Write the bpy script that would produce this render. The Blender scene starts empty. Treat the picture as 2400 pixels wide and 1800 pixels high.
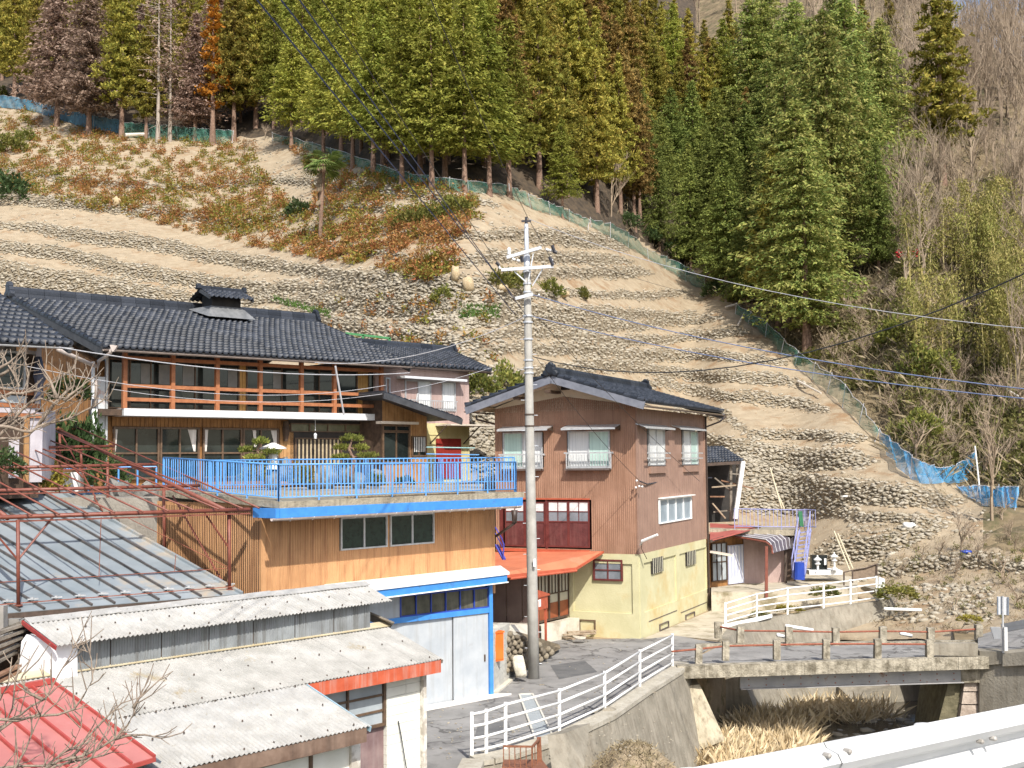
import bpy, math, random
import numpy as np
from mathutils import Vector, Matrix
random.seed(7); rng = np.random.default_rng(7)
sc = bpy.context.scene
C = sc.collection
# ------------------------------------------------------------------ camera, world, sun
FP = 2750.0                      # focal length in photo pixels (2400 wide)
PITCH = math.atan(180/FP); ROLL = -0.010
CAMZ = 7.0
cam = bpy.data.cameras.new('camera'); camo = bpy.data.objects.new('camera', cam); C.objects.link(camo)
RM = Matrix.Rotation(math.pi/2+PITCH, 3, 'X') @ Matrix.Rotation(ROLL, 3, 'Z')
camo.matrix_world = Matrix.Translation((0, 0, CAMZ)) @ RM.to_4x4()
cam.sensor_width = 36.0; cam.lens = 36.0*FP/2400; cam.clip_start = .1; cam.clip_end = 4000
sc.camera = camo
SUN = Vector((-.45, 1.35, -1.42)).normalized()      # direction the light travels
w = bpy.data.worlds.new('World'); sc.world = w; w.use_nodes = True
nt = w.node_tree; bg = nt.nodes['Background']; sky = nt.nodes.new('ShaderNodeTexSky')
sky.sky_type = 'NISHITA'; sky.sun_disc = False
sky.sun_elevation = math.asin(-SUN.z); sky.sun_rotation = math.atan2(-SUN.x, -SUN.y)
sky.dust_density = 2.5; sky.air_density = 1.0; sky.ozone_density = 1.0
nt.links.new(sky.outputs[0], bg.inputs[0]); bg.inputs[1].default_value = .15
sl = bpy.data.lights.new('sun', 'SUN'); sl.energy = 4.3; sl.angle = math.radians(.5); sl.color = (1, .955, .88)
so = bpy.data.objects.new('sun', sl); C.objects.link(so); so.rotation_euler = SUN.to_track_quat('-Z', 'Y').to_euler(); so.location = (20, -30, 60)
sc.view_settings.view_transform = 'Standard'; sc.view_settings.look = 'None'
sc.view_settings.exposure = .46; sc.view_settings.gamma = 1; sc.view_settings.use_curve_mapping = False
# ------------------------------------------------------------------ geometry of sight (survey helpers)
def ray(px, py): return RM @ Vector(((px-1200)/FP, -(py-900)/FP, -1.0))
def U(px, py, D):                       # surveyed point at distance D in front of the viewpoint
    r = ray(px, py); k = D/r.y; return Vector((r.x*k, D, CAMZ+r.z*k))
def G(px, py, z):                       # surveyed point on the level z
    r = ray(px, py); k = (z-CAMZ)/r.z; return Vector((r.x*k, r.y*k, z))
def AT(px, D, z):                       # point under/over an azimuth at level z
    v = U(px, 1075, D); v.z = z; return v
# ------------------------------------------------------------------ materials
MATS = {}
def mat(name, col, col2=None, rough=.8, scale=4, bump=0, bscale=None, metal=0, stretch=(1, 1, 1), streak=None, streak_amt=.5,
        island=None, lo=.35, hi=.65, spec=.5, objrand=None, trans=0, stain=None, cracks=None):
    if name in MATS: return MATS[name]
    m = bpy.data.materials.new(name); m.use_nodes = True; t = m.node_tree; b = t.nodes['Principled BSDF']; N = t.nodes.new; Lk = t.links.new
    b.inputs['Roughness'].default_value = rough; b.inputs['Metallic'].default_value = metal; b.inputs['Specular IOR Level'].default_value = spec
    c4 = lambda c: (c[0], c[1], c[2], 1)
    tc = N('ShaderNodeTexCoord'); mp = N('ShaderNodeMapping'); mp.inputs['Scale'].default_value = stretch
    Lk(tc.outputs['Object'], mp.inputs['Vector'])
    def noise(sca, det=4, rough_=.6, vec=None):
        n = N('ShaderNodeTexNoise'); n.inputs['Scale'].default_value = sca; n.inputs['Detail'].default_value = det; n.inputs['Roughness'].default_value = rough_
        Lk(vec or mp.outputs[0], n.inputs['Vector']); return n.outputs['Fac']
    def ramp(fac, a, c, l, h):
        r = N('ShaderNodeValToRGB'); r.color_ramp.elements[0].position = l; r.color_ramp.elements[1].position = h
        r.color_ramp.elements[0].color = c4(a); r.color_ramp.elements[1].color = c4(c); Lk(fac, r.inputs[0]); return r.outputs[0]
    def mix(fac, a, c, mode='MIX'):
        x = N('ShaderNodeMix'); x.data_type = 'RGBA'; x.blend_type = mode
        if isinstance(fac, (int, float)): x.inputs[0].default_value = fac
        else: Lk(fac, x.inputs[0])
        for i, s in ((6, a), (7, c)):
            if isinstance(s, tuple): x.inputs[i].default_value = c4(s)
            else: Lk(s, x.inputs[i])
        return x.outputs[2]
    base = ramp(noise(scale), col, col2 or col, lo, hi)
    def multi(cols, fac):
        r = N('ShaderNodeValToRGB'); r.color_ramp.interpolation = 'LINEAR'
        while len(r.color_ramp.elements) < len(cols): r.color_ramp.elements.new(.5)
        for i, c in enumerate(cols):
            r.color_ramp.elements[i].position = i/(len(cols)-1); r.color_ramp.elements[i].color = c4(c)
        Lk(fac, r.inputs[0]); return r.outputs[0]
    if island:
        g = N('ShaderNodeNewGeometry'); base = mix(.72, base, multi(island, g.outputs['Random Per Island']))
    if objrand:
        g = N('ShaderNodeObjectInfo'); base = mix(.5, base, multi(objrand, g.outputs['Random']))
    if streak:
        mp2 = N('ShaderNodeMapping'); mp2.inputs['Scale'].default_value = (5, 5, .35); Lk(tc.outputs['Object'], mp2.inputs['Vector'])
        f = noise(1.3, 5, .65, mp2.outputs[0]); mr = N('ShaderNodeMapRange'); mr.inputs[1].default_value = .48; mr.inputs[2].default_value = .72; mr.inputs[4].default_value = streak_amt
        Lk(f, mr.inputs[0]); base = mix(mr.outputs[0], base, streak)
    if stain:
        f = noise(stain[1], 6, .7, tc.outputs['Object']); mr = N('ShaderNodeMapRange'); mr.inputs[1].default_value = stain[2]; mr.inputs[2].default_value = stain[3]
        Lk(f, mr.inputs[0]); base = mix(mr.outputs[0], base, stain[0])
    if cracks:
        dn = N('ShaderNodeTexNoise'); dn.inputs['Scale'].default_value = 1.1; dn.inputs['Detail'].default_value = 4; Lk(tc.outputs['Object'], dn.inputs['Vector'])
        ad = N('ShaderNodeVectorMath'); ad.operation = 'MULTIPLY_ADD'; ad.inputs[1].default_value = (1.6, 1.6, 1.6); Lk(dn.outputs['Color'], ad.inputs[0]); Lk(tc.outputs['Object'], ad.inputs[2])
        vo = N('ShaderNodeTexVoronoi'); vo.feature = 'DISTANCE_TO_EDGE'; vo.inputs['Scale'].default_value = cracks[1]; Lk(ad.outputs[0], vo.inputs['Vector'])
        mr = N('ShaderNodeMapRange'); mr.inputs[1].default_value = .004; mr.inputs[2].default_value = .016; mr.inputs[3].default_value = .8; mr.inputs[4].default_value = 0; Lk(vo.outputs['Distance'], mr.inputs[0]); base = mix(mr.outputs[0], base, cracks[0])
    Lk(base, b.inputs['Base Color'])
    if bump:
        bm = N('ShaderNodeBump'); bm.inputs['Strength'].default_value = bump; bm.inputs['Distance'].default_value = .05
        Lk(noise(bscale or scale*4, 5), bm.inputs['Height']); Lk(bm.outputs[0], b.inputs['Normal'])
    if trans:
        b.inputs['Transmission Weight'].default_value = trans
    MATS[name] = m; return m
def glass(name, col, rough=.05):
    return mat(name, col, rough=rough, spec=.8)
# ------------------------------------------------------------------ mesh builder
WL = {}
def wloc(o): return WL.get(o.name, Vector((0, 0, 0))) if o else Vector((0, 0, 0))
def tag(o, label=None, cat=None, group=None, kind=None):
    if label: o['label'] = label
    if cat: o['category'] = cat
    if group: o['group'] = group
    if kind: o['kind'] = kind
    return o
def thing(name, label, cat, loc, group=None):
    o = bpy.data.objects.new(name, None); C.objects.link(o); o.location = loc; WL[o.name] = Vector(loc); o.empty_display_size = .2
    return tag(o, label, cat, group, 'thing')
def link(o, parent=None, off=None):
    C.objects.link(o); o.parent = parent; WL[o.name] = wloc(parent) + (Vector(off) if off is not None else Vector((0, 0, 0)))
    if off is not None: o.location = off
    return o
def npmesh(name, V, F, m, smooth=False):        # V (n,3) F (k,3 or 4)
    me = bpy.data.meshes.new(name); V = np.asarray(V, dtype=np.float32); F = np.asarray(F, dtype=np.int32); k = F.shape[1]
    me.vertices.add(len(V)); me.vertices.foreach_set('co', V.ravel())
    me.loops.add(F.size); me.loops.foreach_set('vertex_index', F.ravel())
    me.polygons.add(len(F)); me.polygons.foreach_set('loop_start', np.arange(0, F.size, k, dtype=np.int32)); me.polygons.foreach_set('loop_total', np.full(len(F), k, dtype=np.int32))
    if smooth: me.polygons.foreach_set('use_smooth', np.ones(len(F), dtype=bool))
    me.update(calc_edges=True); me.materials.append(m); return me
class MB:
    def __init__(s): s.v = []; s.f = []; s.mi = []
    def add(s, vs, fs, mi=0):
        o = len(s.v); s.v += [Vector(v) for v in vs]; s.f += [tuple(i+o for i in f) for f in fs]; s.mi += [mi]*len(fs); return s
    def box8(s, p, mi=0):      # p: 4 bottom + 4 top
        return s.add(p, [(3, 2, 1, 0), (4, 5, 6, 7), (0, 1, 5, 4), (1, 2, 6, 5), (2, 3, 7, 6), (3, 0, 4, 7)], mi)
    def prism(s, poly, d, mi=0):   # extrude polygon along vector d
        n = len(poly); d = Vector(d); vs = [Vector(p) for p in poly] + [Vector(p)+d for p in poly]
        return s.add(vs, [tuple(reversed(range(n))), tuple(range(n, 2*n))] + [(i, (i+1) % n, n+(i+1) % n, n+i) for i in range(n)], mi)
    def bar(s, a, b, w, h=None, up=(0, 0, 1), mi=0):
        a = Vector(a); b = Vector(b); h = h or w; d = (b-a).normalized(); u = Vector(up)
        if abs(d.dot(u)) > .98: u = Vector((0, 1, 0))
        x = d.cross(u).normalized(); y = x.cross(d).normalized(); x *= w/2; y *= h/2
        return s.box8([a-x-y, a+x-y, b+x-y, b-x-y, a-x+y, a+x+y, b+x+y, b-x+y], mi)
    def tube(s, pts, r, n=6, mi=0, caps=True):
        pts = [Vector(p) for p in pts]; rs = r if isinstance(r, (list, tuple)) else [r]*len(pts); vs = []; k = len(pts)
        for i, p in enumerate(pts):
            d = (pts[min(i+1, k-1)]-pts[max(i-1, 0)]).normalized(); u = Vector((0, 0, 1)) if abs(d.z) < .9 else Vector((1, 0, 0))
            x = d.cross(u).normalized(); y = x.cross(d)
            for j in range(n):
                a = 2*math.pi*j/n; vs.append(p+(x*math.cos(a)+y*math.sin(a))*rs[i])
        fs = [(i*n+j, i*n+(j+1) % n, (i+1)*n+(j+1) % n, (i+1)*n+j) for i in range(k-1) for j in range(n)]
        if caps: fs += [tuple(reversed(range(n))), tuple(range((k-1)*n, k*n))]
        return s.add(vs, fs, mi)
    def sheet(s, q, t, mi=0):      # thick quad: q 4 corners, thickness t along -normal
        q = [Vector(p) for p in q]; n = (q[1]-q[0]).cross(q[3]-q[0]).normalized()
        return s.box8([p-n*t for p in q] + q, mi)
    def build(s, name, m, parent=None, smooth=False, **kw):
        base = wloc(parent); me = bpy.data.meshes.new(name)
        me.from_pydata([tuple(v-base) for v in s.v], [], s.f)
        for x in (m if isinstance(m, (list, tuple)) else [m]): me.materials.append(x)
        if any(s.mi): me.polygons.foreach_set('material_index', s.mi)
        if smooth: me.polygons.foreach_set('use_smooth', [True]*len(me.polygons))
        me.update()
        import bmesh
        bm = bmesh.new(); bm.from_mesh(me); bmesh.ops.recalc_face_normals(bm, faces=bm.faces); bm.to_mesh(me); bm.free()
        o = bpy.data.objects.new(name, me); link(o, parent); tag(o, **kw); return o
def obj_np(name, V, F, m, parent=None, smooth=False, **kw):
    base = np.array(wloc(parent)); o = bpy.data.objects.new(name, npmesh(name, np.asarray(V)-base, F, m, smooth)); link(o, parent); tag(o, **kw); return o
def copy_tree(o, parent=None):
    c = o.copy(); C.objects.link(c); c.parent = parent
    for ch in list(o.children): copy_tree(ch, c)
    return c
class Fr:          # facade frame: a = left foot, b = right foot, seen from outside
    def __init__(s, a, b):
        s.o = Vector(a); d = Vector(b)-s.o; d.z = 0; s.L = d.length; s.d = d.normalized(); s.n = Vector((s.d.y, -s.d.x, 0))
    def P(s, u, v, z): p = s.o+s.d*u+s.n*v; p.z = z; return p
    def pix(s, px, py, v=0):      # pixel of survey -> (u, z) on the plane at offset v
        r = ray(px, py); o = s.o+s.n*v; c = Vector((0, 0, CAMZ)); k = (o-c).dot(s.n)/r.dot(s.n); p = c+r*k
        return (p-s.o).dot(s.d), p.z
    def box(s, mb, u0, u1, v0, v1, z0, z1, mi=0):
        return mb.box8([s.P(u0, v0, z0), s.P(u1, v0, z0), s.P(u1, v1, z0), s.P(u0, v1, z0), s.P(u0, v0, z1), s.P(u1, v0, z1), s.P(u1, v1, z1), s.P(u0, v1, z1)], mi)
def ribwall(fr, u0, u1, z0, z1, pitch, depth, m, parent, name='cladding', v=0, holes=(), ztop=None, duty=.55):
    # ribbed sheet cladding cut round the openings (u0,u1,z0,z1)
    mb = MB(); n = max(1, int(round((u1-u0)/pitch))); p = (u1-u0)/n
    for i in range(n):
        a = u0+i*p; b = a+p; c = (a+b)/2; zt = ztop(c) if ztop else z1
        segs = [(z0, zt)]
        for h in holes:
            if b > h[0]+1e-4 and a < h[1]-1e-4:
                ns = []
                for (x, y) in segs:
                    if h[2] >= y or h[3] <= x: ns.append((x, y)); continue
                    if h[2] > x: ns.append((x, h[2]))
                    if h[3] < y: ns.append((h[3], y))
                segs = ns
        for (x, y) in segs:
            if y-x < .01: continue
            k = a+p*duty; e = p*.12
            pr = [(a, 0), (a+e, depth), (k-e, depth), (k, 0), (b, 0)]
            vs = []
            for (uu, vv) in pr: vs += [fr.P(uu, v+vv, x), fr.P(uu, v+vv, y)]
            mb.add(vs, [(2*j, 2*j+2, 2*j+3, 2*j+1) for j in range(4)])
    me = mb.build(name, m, parent); return me
def window(fr, u0, u1, z0, z1, parent, fm, gm, n=2, mw=.05, depth=.06, v=0, rows=1, fw=.06, back=.0, name='window', cur=None, curfrac=None):
    # a frame part with panes, bars and (behind the glass) curtains as sub-parts
    f = MB()
    fr.box(f, u0, u1, v-.02, v+depth, z0, z0+fw); fr.box(f, u0, u1, v-.02, v+depth, z1-fw, z1)
    fr.box(f, u0, u0+fw, v-.02, v+depth, z0+fw, z1-fw); fr.box(f, u1-fw, u1, v-.02, v+depth, z0+fw, z1-fw)
    W = (u1-u0-2*fw)
    for i in range(1, n): c = u0+fw+W*i/n; fr.box(f, c-mw/2, c+mw/2, v-.02, v+depth*.8, z0+fw, z1-fw)
    for j in range(1, rows): c = z0+(z1-z0)*j/rows; fr.box(f, u0+fw, u1-fw, v-.02, v+depth*.6, c-mw/2, c+mw/2)
    fo = f.build(name, fm, parent)
    for i in range(n):
        g = MB(); a = u0+fw+W*i/n; b = a+W/n; fr.box(g, a, b, v-.012, v-.004 + .006*(i % 2), z0+fw, z1-fw)
        gg = gm[i % len(gm)] if isinstance(gm, (list, tuple)) else gm
        g.build('pane', gg, fo)
    return fo
# ------------------------------------------------------------------ the terraced hillside
def interp(x, pts): return float(np.interp(x, [p[0] for p in pts], [p[1] for p in pts]))
NET = [(-300, 190), (0, 228), (80, 250), (140, 270), (280, 300), (420, 318), (540, 325), (680, 325), (800, 362), (937, 408), (1013, 420), (1190, 440), (1252, 466),
       (1379, 520), (1487, 562), (1600, 640), (1725, 722), (1845, 822), (1964, 905), (2056, 1010), (2110, 1090), (2180, 1130), (2260, 1150), (2380, 1185), (2460, 1200), (2800, 1230)]
LINES = [  # (points (px, py, thickness)), bottom to top: courses of dry stone as surveyed
 ('low stone wall above the stream at the right edge', [(1960, 1375, 0), (2075, 1338, 26), (2200, 1318, 30), (2330, 1322, 26), (2460, 1340, 20)]),
 ('stone wall rising behind the stone lanterns', [(1880, 1318, 0), (1950, 1298, 46), (2050, 1280, 50), (2150, 1250, 40), (2230, 1235, 0)]),
 ('rough stone wall behind the blue railing and ladder', [(1655, 1172, 40), (1736, 1168, 46), (1844, 1182, 48), (1953, 1195, 30), (2040, 1212, 14), (2150, 1222, 16), (2250, 1226, 0)]),
 ('tallest stone wall above the blue railing', [(1640, 1095, 20), (1736, 1108, 46), (1844, 1130, 50), (1953, 1150, 48), (2047, 1160, 46), (2180, 1170, 34), (2270, 1176, 0)]),
 ('thick stone wall below the upper end of the blue net', [(500, 1100, 0), (1100, 1090, 40), (1170, 1086, 40), (1640, 1030, 20), (1681, 1045, 34), (1760, 1064, 44), (1844, 1074, 42), (1925, 1078, 40), (2010, 1080, 34), (2060, 1086, 0)]),
 ('broken stone wall right of the brown house', [(500, 1040, 0), (1095, 1030, 46), (1170, 1026, 46), (1640, 968, 16), (1705, 978, 20), (1752, 1016, 14), (1860, 1022, 18), (2007, 1030, 16), (2040, 1032, 0)]),
 ('stone wall beside the eave of the brown house', [(500, 975, 0), (1090, 965, 40), (1170, 962, 40), (1542, 902, 16), (1690, 925, 18), (1800, 940, 22), (1900, 955, 18), (1960, 960, 0)]),
 ('stone wall just above the ridge of the brown house', [(500, 915, 0), (1060, 905, 36), (1157, 898, 36), (1350, 858, 24), (1450, 862, 24), (1567, 872, 22), (1700, 885, 22), (1830, 893, 20), (1930, 905, 0)]),
 ('stone wall crossing behind the concrete pole at mid height', [(760, 792, 16), (907, 808, 26), (1097, 845, 26), (1190, 812, 20), (1378, 826, 24), (1567, 832, 22), (1700, 838, 18), (1800, 846, 14), (1870, 850, 0)]),
 ('stone wall under the broken terrace edge', [(380, 722, 0), (560, 738, 26), (694, 752, 38), (868, 768, 34), (1000, 792, 26), (1100, 806, 22), (1190, 778, 20), (1400, 795, 22), (1567, 800, 16), (1705, 776, 18), (1780, 780, 0)]),
 ('low stone wall right of the leek bed', [(640, 712, 0), (771, 714, 22), (934, 738, 30), (1038, 756, 22), (1190, 748, 26), (1380, 762, 24), (1500, 768, 18), (1640, 748, 12), (1730, 742, 0)]),
 ('long thick stone wall above the tiled ridge at the left', [(-200, 590, 46), (0, 640, 50), (100, 657, 46), (217, 676, 44), (330, 692, 44), (434, 708, 40), (520, 716, 30), (640, 700, 10), (760, 696, 14), (934, 708, 28), (1030, 716, 30), (1227, 724, 26), (1400, 738, 24), (1580, 738, 14), (1660, 734, 0)]),
 ('curving stone wall below the three round bushes', [(-200, 535, 24), (0, 577, 24), (110, 594, 24), (217, 614, 26), (434, 660, 28), (600, 676, 28), (760, 676, 16), (934, 680, 28), (1100, 686, 26), (1227, 692, 18), (1400, 692, 12), (1560, 690, 16), (1620, 690, 0)]),
 ('stone wall along the lower edge of the shrubs', [(-200, 505, 0), (60, 537, 14), (130, 545, 24), (275, 562, 26), (434, 590, 26), (560, 612, 24), (694, 634, 22), (850, 650, 24), (1000, 660, 24), (1200, 655, 14), (1330, 640, 22), (1480, 636, 22), (1540, 650, 0)]),
 ('short stone wall beside the crossarms of the pole', [(700, 560, 0), (860, 590, 16), (1000, 620, 20), (1150, 606, 22), (1290, 602, 24), (1420, 608, 20), (1500, 625, 0)]),
 ('upper stone wall right of the pole top', [(760, 520, 0), (900, 540, 14), (1050, 560, 12), (1180, 552, 20), (1250, 552, 30), (1350, 562, 32), (1440, 576, 24), (1480, 590, 0)]),
 ('grey stone wall among the orange shrubs', [(-200, 440, 0), (40, 467, 22), (140, 478, 22), (250, 485, 20), (362, 497, 20), (460, 512, 20), (560, 528, 16), (700, 500, 12), (860, 480, 16), (980, 495, 12), (1100, 505, 0)]),
 ('topmost stone wall below the net', [(-200, 380, 0), (120, 416, 12), (240, 430, 14), (380, 445, 12), (560, 430, 10), (760, 425, 18), (880, 440, 20), (1000, 462, 22), (1120, 470, 12), (1200, 490, 0)]),
]
def line_at(L, x):
    xs = [p[0] for p in L]
    if x < xs[0] or x > xs[-1]: return (interp(x, [(p[0], p[1]) for p in L]), 0)
    return interp(x, [(p[0], p[1]) for p in L]), interp(x, [(p[0], p[2]) for p in L])*1.2
PX = np.arange(-420, 2840, 12.0); PY0 = np.arange(1500, -421, -4.0)
NX, NY = len(PX), len(PY0)
Z = np.zeros((NY, NX)); D = np.zeros((NY, NX)); ISW = np.zeros((NY, NX), bool); ZN = np.zeros((NY, NX), int)
HOR = lambda x: 1080-.01*(x-1200)
from math import log, exp
def wobble(x, k): return 3.0*math.sin(x*.021+k*1.7)+2.0*math.sin(x*.057+k*2.9)+1.3*math.sin(x*.133+k)
for j, px in enumerate(PX):
    ys = interp(px, [(1150, 1140), (1700, 1440), (2050, 1500)]); d0 = interp(px, [(-400, 49), (300, 50), (1150, 53), (1640, 55), (1700, 54.5), (1800, 55), (2100, 49), (2400, 44)])
    net = interp(px, NET); act = [(line_at(L, px), k) for k, (nm, L) in enumerate(LINES)]
    act = [(yk+wobble(px, k), tk*.95, k) for (yk, tk), k in act if tk > 6]
    d = d0; prev = min(ys, PY0[0])
    crest = interp(px, [(-400, -430), (2120, -430), (2225, 60), (2400, 150), (2700, 150)])
    for i, py in enumerate(PY0):
        m = (HOR(px)-py)/FP
        if py >= ys: D[i, j] = d0; Z[i, j] = CAMZ+m*d0; ZN[i, j] = 0; continue
        mp_ = (HOR(px)-prev)/FP; dm = m-mp_
        isw = py > net and any(abs(py-yk) < tk/2 for yk, tk, k in act)
        if py < net: g = .30 if m < .55 else .25; g = max(.2, .62-m)     # forest slope
        elif px > 2040: g = .26
        else: g = .27-.22*max(0, m)
        if isw: g = 2.2
        if py > crest: d = d*exp(dm/g)
        ISW[i, j] = isw; ZN[i, j] = 2 if (py < net or (px > 2300 and py < 1290)) else (1 if isw else 0)
        D[i, j] = d; Z[i, j] = CAMZ+m*d
        if py <= crest: Z[i, j] = Z[i-1, j]-.8; D[i, j] = D[i-1, j]+3
        prev = py
# smooth D sideways so courses stay continuous
K = np.array([1, 2, 3, 2, 1.]); K /= K.sum()
for _ in range(6):
    Dp = np.pad(D, ((0, 0), (2, 2)), mode='edge'); D = sum(K[k]*Dp[:, k:k+NX] for k in range(5))
for j, px in enumerate(PX):
    for i, py in enumerate(PY0):
        if not (py <= interp(px, [(-400, -430), (2120, -430), (2225, 60), (2400, 150), (2700, 150)])): Z[i, j] = CAMZ+(HOR(px)-py)/FP*D[i, j]
XX = np.zeros_like(D)
for j, px in enumerate(PX):
    for i in (0,): pass
RX = np.zeros((NY, NX)); RZ = np.zeros((NY, NX))
R3 = np.array(RM)
gx, gy = np.meshgrid((PX-1200)/FP, -(PY0-900)/FP)
rx = R3[0, 0]*gx+R3[0, 1]*gy-R3[0, 2]; ry = R3[1, 0]*gx+R3[1, 1]*gy-R3[1, 2]; rz = R3[2, 0]*gx+R3[2, 1]*gy-R3[2, 2]
XX = rx/ry*D
zt = CAMZ+rz/ry*D
crest_mask = np.array([[py <= interp(px, [(-400, -430), (2120, -430), (2225, 60), (2400, 150), (2700, 150)]) for px in PX] for py in PY0])
Z = np.where(crest_mask, Z, zt)
bumpy = sum(a*np.sin(XX*f1+p1)*np.sin(D*f2+p2) for a, f1, p1, f2, p2 in [(.10, .9, 0, 1.3, 1), (.06, 2.3, 2, 2.9, .4), (.04, 5.1, 1, 4.3, 3)])
Zs = Z + bumpy*np.where(ZN == 2, 2.2, .55)
def hill(px, py):                     # point of the hillside seen at a survey pixel
    fj = (px-PX[0])/12.0; fi = (PY0[0]-py)/4.0
    j = int(min(max(fj, 0), NX-1.001)); i = int(min(max(fi, 0), NY-1.001)); a = min(max(fj-j, 0), 1); b = min(max(fi-i, 0), 1)
    g = lambda A: (A[i, j]*(1-a)+A[i, j+1]*a)*(1-b)+(A[i+1, j]*(1-a)+A[i+1, j+1]*a)*b
    return Vector((g(XX), g(D), g(Zs)))
V = np.stack([XX, D, Zs], -1).reshape(-1, 3)
ii, jj = np.meshgrid(np.arange(NY-1), np.arange(NX-1), indexing='ij'); a = (ii*NX+jj).ravel()
F = np.stack([a, a+1, a+NX+1, a+NX], 1)
zone = ZN[:-1, :-1].ravel()
soil = mat('soil', (.275, .215, .14), (.375, .305, .21), .95, 1.3, 1.0, 7, lo=.3, hi=.7, stain=((.25, .16, .085), .55, .52, .66))
bank = mat('bank_earth', (.16, .125, .08), (.24, .195, .13), .95, 3, .8, 9)
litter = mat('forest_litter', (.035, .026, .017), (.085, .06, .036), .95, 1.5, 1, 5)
scrub = mat('scrub_earth', (.115, .085, .045), (.23, .175, .10), .95, .8, 1, 4, stain=((.09, .08, .035), .5, .5, .62))
# scrub flank at the right of the net
jpx = PX[jj.ravel()]; ipy = PY0[ii.ravel()]
netv = np.interp(jpx, [p[0] for p in NET], [p[1] for p in NET])
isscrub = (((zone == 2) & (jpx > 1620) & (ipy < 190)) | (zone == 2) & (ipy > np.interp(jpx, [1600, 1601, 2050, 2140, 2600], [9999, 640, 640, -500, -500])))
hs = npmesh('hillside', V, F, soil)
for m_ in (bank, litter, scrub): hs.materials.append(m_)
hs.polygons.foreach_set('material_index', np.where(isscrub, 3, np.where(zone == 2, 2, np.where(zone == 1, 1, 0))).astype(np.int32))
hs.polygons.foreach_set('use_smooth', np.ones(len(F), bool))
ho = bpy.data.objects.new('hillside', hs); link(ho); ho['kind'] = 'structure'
# ---- stones of the terrace walls
import bmesh
def ico_verts(sub=1):
    bm = bmesh.new(); bmesh.ops.create_icosphere(bm, subdivisions=sub, radius=1); v = np.array([x.co[:] for x in bm.verts]); f = np.array([[q.index for q in x.verts] for x in bm.faces]); bm.free(); return v, f
IV, IF = ico_verts(1); IV2, IF2 = ico_verts(2)
STONES = []
for k in range(8):
    v = IV.copy(); v *= (1+rng.uniform(-.28, .28, (len(v), 1))); v = np.clip(v, -.78, .78); STONES.append(v)
stone_m = mat('field_stone', (.30, .265, .20), (.44, .40, .32), .92, 7, .6, 20, island=[(.18, .15, .11), (.27, .235, .17), (.33, .29, .22), (.40, .36, .28), (.30, .27, .22), (.44, .395, .32)])
stone_one = mat('field_stone_single', (.30, .265, .20), (.44, .40, .32), .92, 7, .6, 20, objrand=[(.13, .11, .085), (.25, .22, .165), (.40, .36, .28), (.50, .46, .38)])
SM = [npmesh('stone', v, IF, stone_one, False) for v in STONES]
def place_stones(pts, sizes, name, m, parent, singles=0, **kw):
    Vs = []; Fs = []; o = 0
    for n, (p, s) in enumerate(zip(pts, sizes)):
        k = int(rng.integers(8)); ang = rng.uniform(-.5, .5); sc3 = np.array([s*rng.uniform(.8, 1.7), s*rng.uniform(.6, .9), s*rng.uniform(.4, .75)])
        ca, sa = math.cos(ang), math.sin(ang)
        if n < singles:
            ob = bpy.data.objects.new('stone', SM[k]); ob.rotation_euler = (0, ang, rng.uniform(-.3, .3)); ob.scale = sc3
            link(ob, parent, Vector(p)-wloc(parent)); continue
        v = STONES[k]*sc3; v = np.stack([v[:, 0]*ca+v[:, 2]*sa, v[:, 1], -v[:, 0]*sa+v[:, 2]*ca], -1)+np.array(p); Vs.append(v); Fs.append(IF+o); o += len(v)
    if Vs: return obj_np(name, np.concatenate(Vs), np.concatenate(Fs), m, parent, **kw)
def spos(px, py, k):
    p = hill(px, py); return p+Vector((0, -.06, .02))
for k, (nm, L) in enumerate(LINES):
    xs = [p[0] for p in L]; pts = []
    x = xs[0]+10
    while x < min(xs[-1], 2440):
        yk, tk = line_at(L, x); yk += wobble(x, k)
        if tk > 6 and yk > interp(x, NET)+6 and not (x < 1085 and k in (4, 5, 6, 7)):
            d = hill(x, yk).y; sp = .255*FP/d
            y = yk-tk*.54-2
            while y < yk+tk*.54+1:
                pts.append((x+rng.uniform(-.45, .45)*sp, y+rng.uniform(-.25, .25)*sp)); y += sp*.62
            x += sp*.9
        else: x += 12
    if not pts: continue
    P3 = [spos(a, b, k) for a, b in pts if -60 < a < 2460 and b > interp(a, NET)+4]
    P3 = [p for p in P3 if rng.random() < .97]
    sz = [rng.uniform(.075, .185)*(1.25 if rng.random() < .15 else 1) for _ in P3]
    if not P3: continue
    mid = P3[len(P3)//2]
    t = thing('terrace_wall', 'dry '+nm if not nm.startswith('dry') else nm, 'stone wall', mid, 'dry stone walls of the hillside terraces')
    ns = {11: 120, 3: 90, 2: 50, 4: 30}.get(k, 0)
    order = list(range(len(P3)))
    if ns:   # the visible middle of the wall first
        lo_, hi_ = {11: (-10, 420), 3: (1700, 2050), 2: (1690, 1960), 4: (1700, 2010)}[k]
        vis = [i for i in order if lo_ < 1200+P3[i].x/P3[i].y*FP < hi_]; rng.shuffle(vis); vs_ = set(vis[:ns]); order = vis[:ns]+[i for i in order if i not in vs_]; ns = min(ns, len(vis))
    place_stones([P3[i] for i in order], [sz[i]*(1.25 if q < ns else 1) for q, i in enumerate(order)], 'stones', stone_m, t, singles=ns, kind='stuff')
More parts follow.
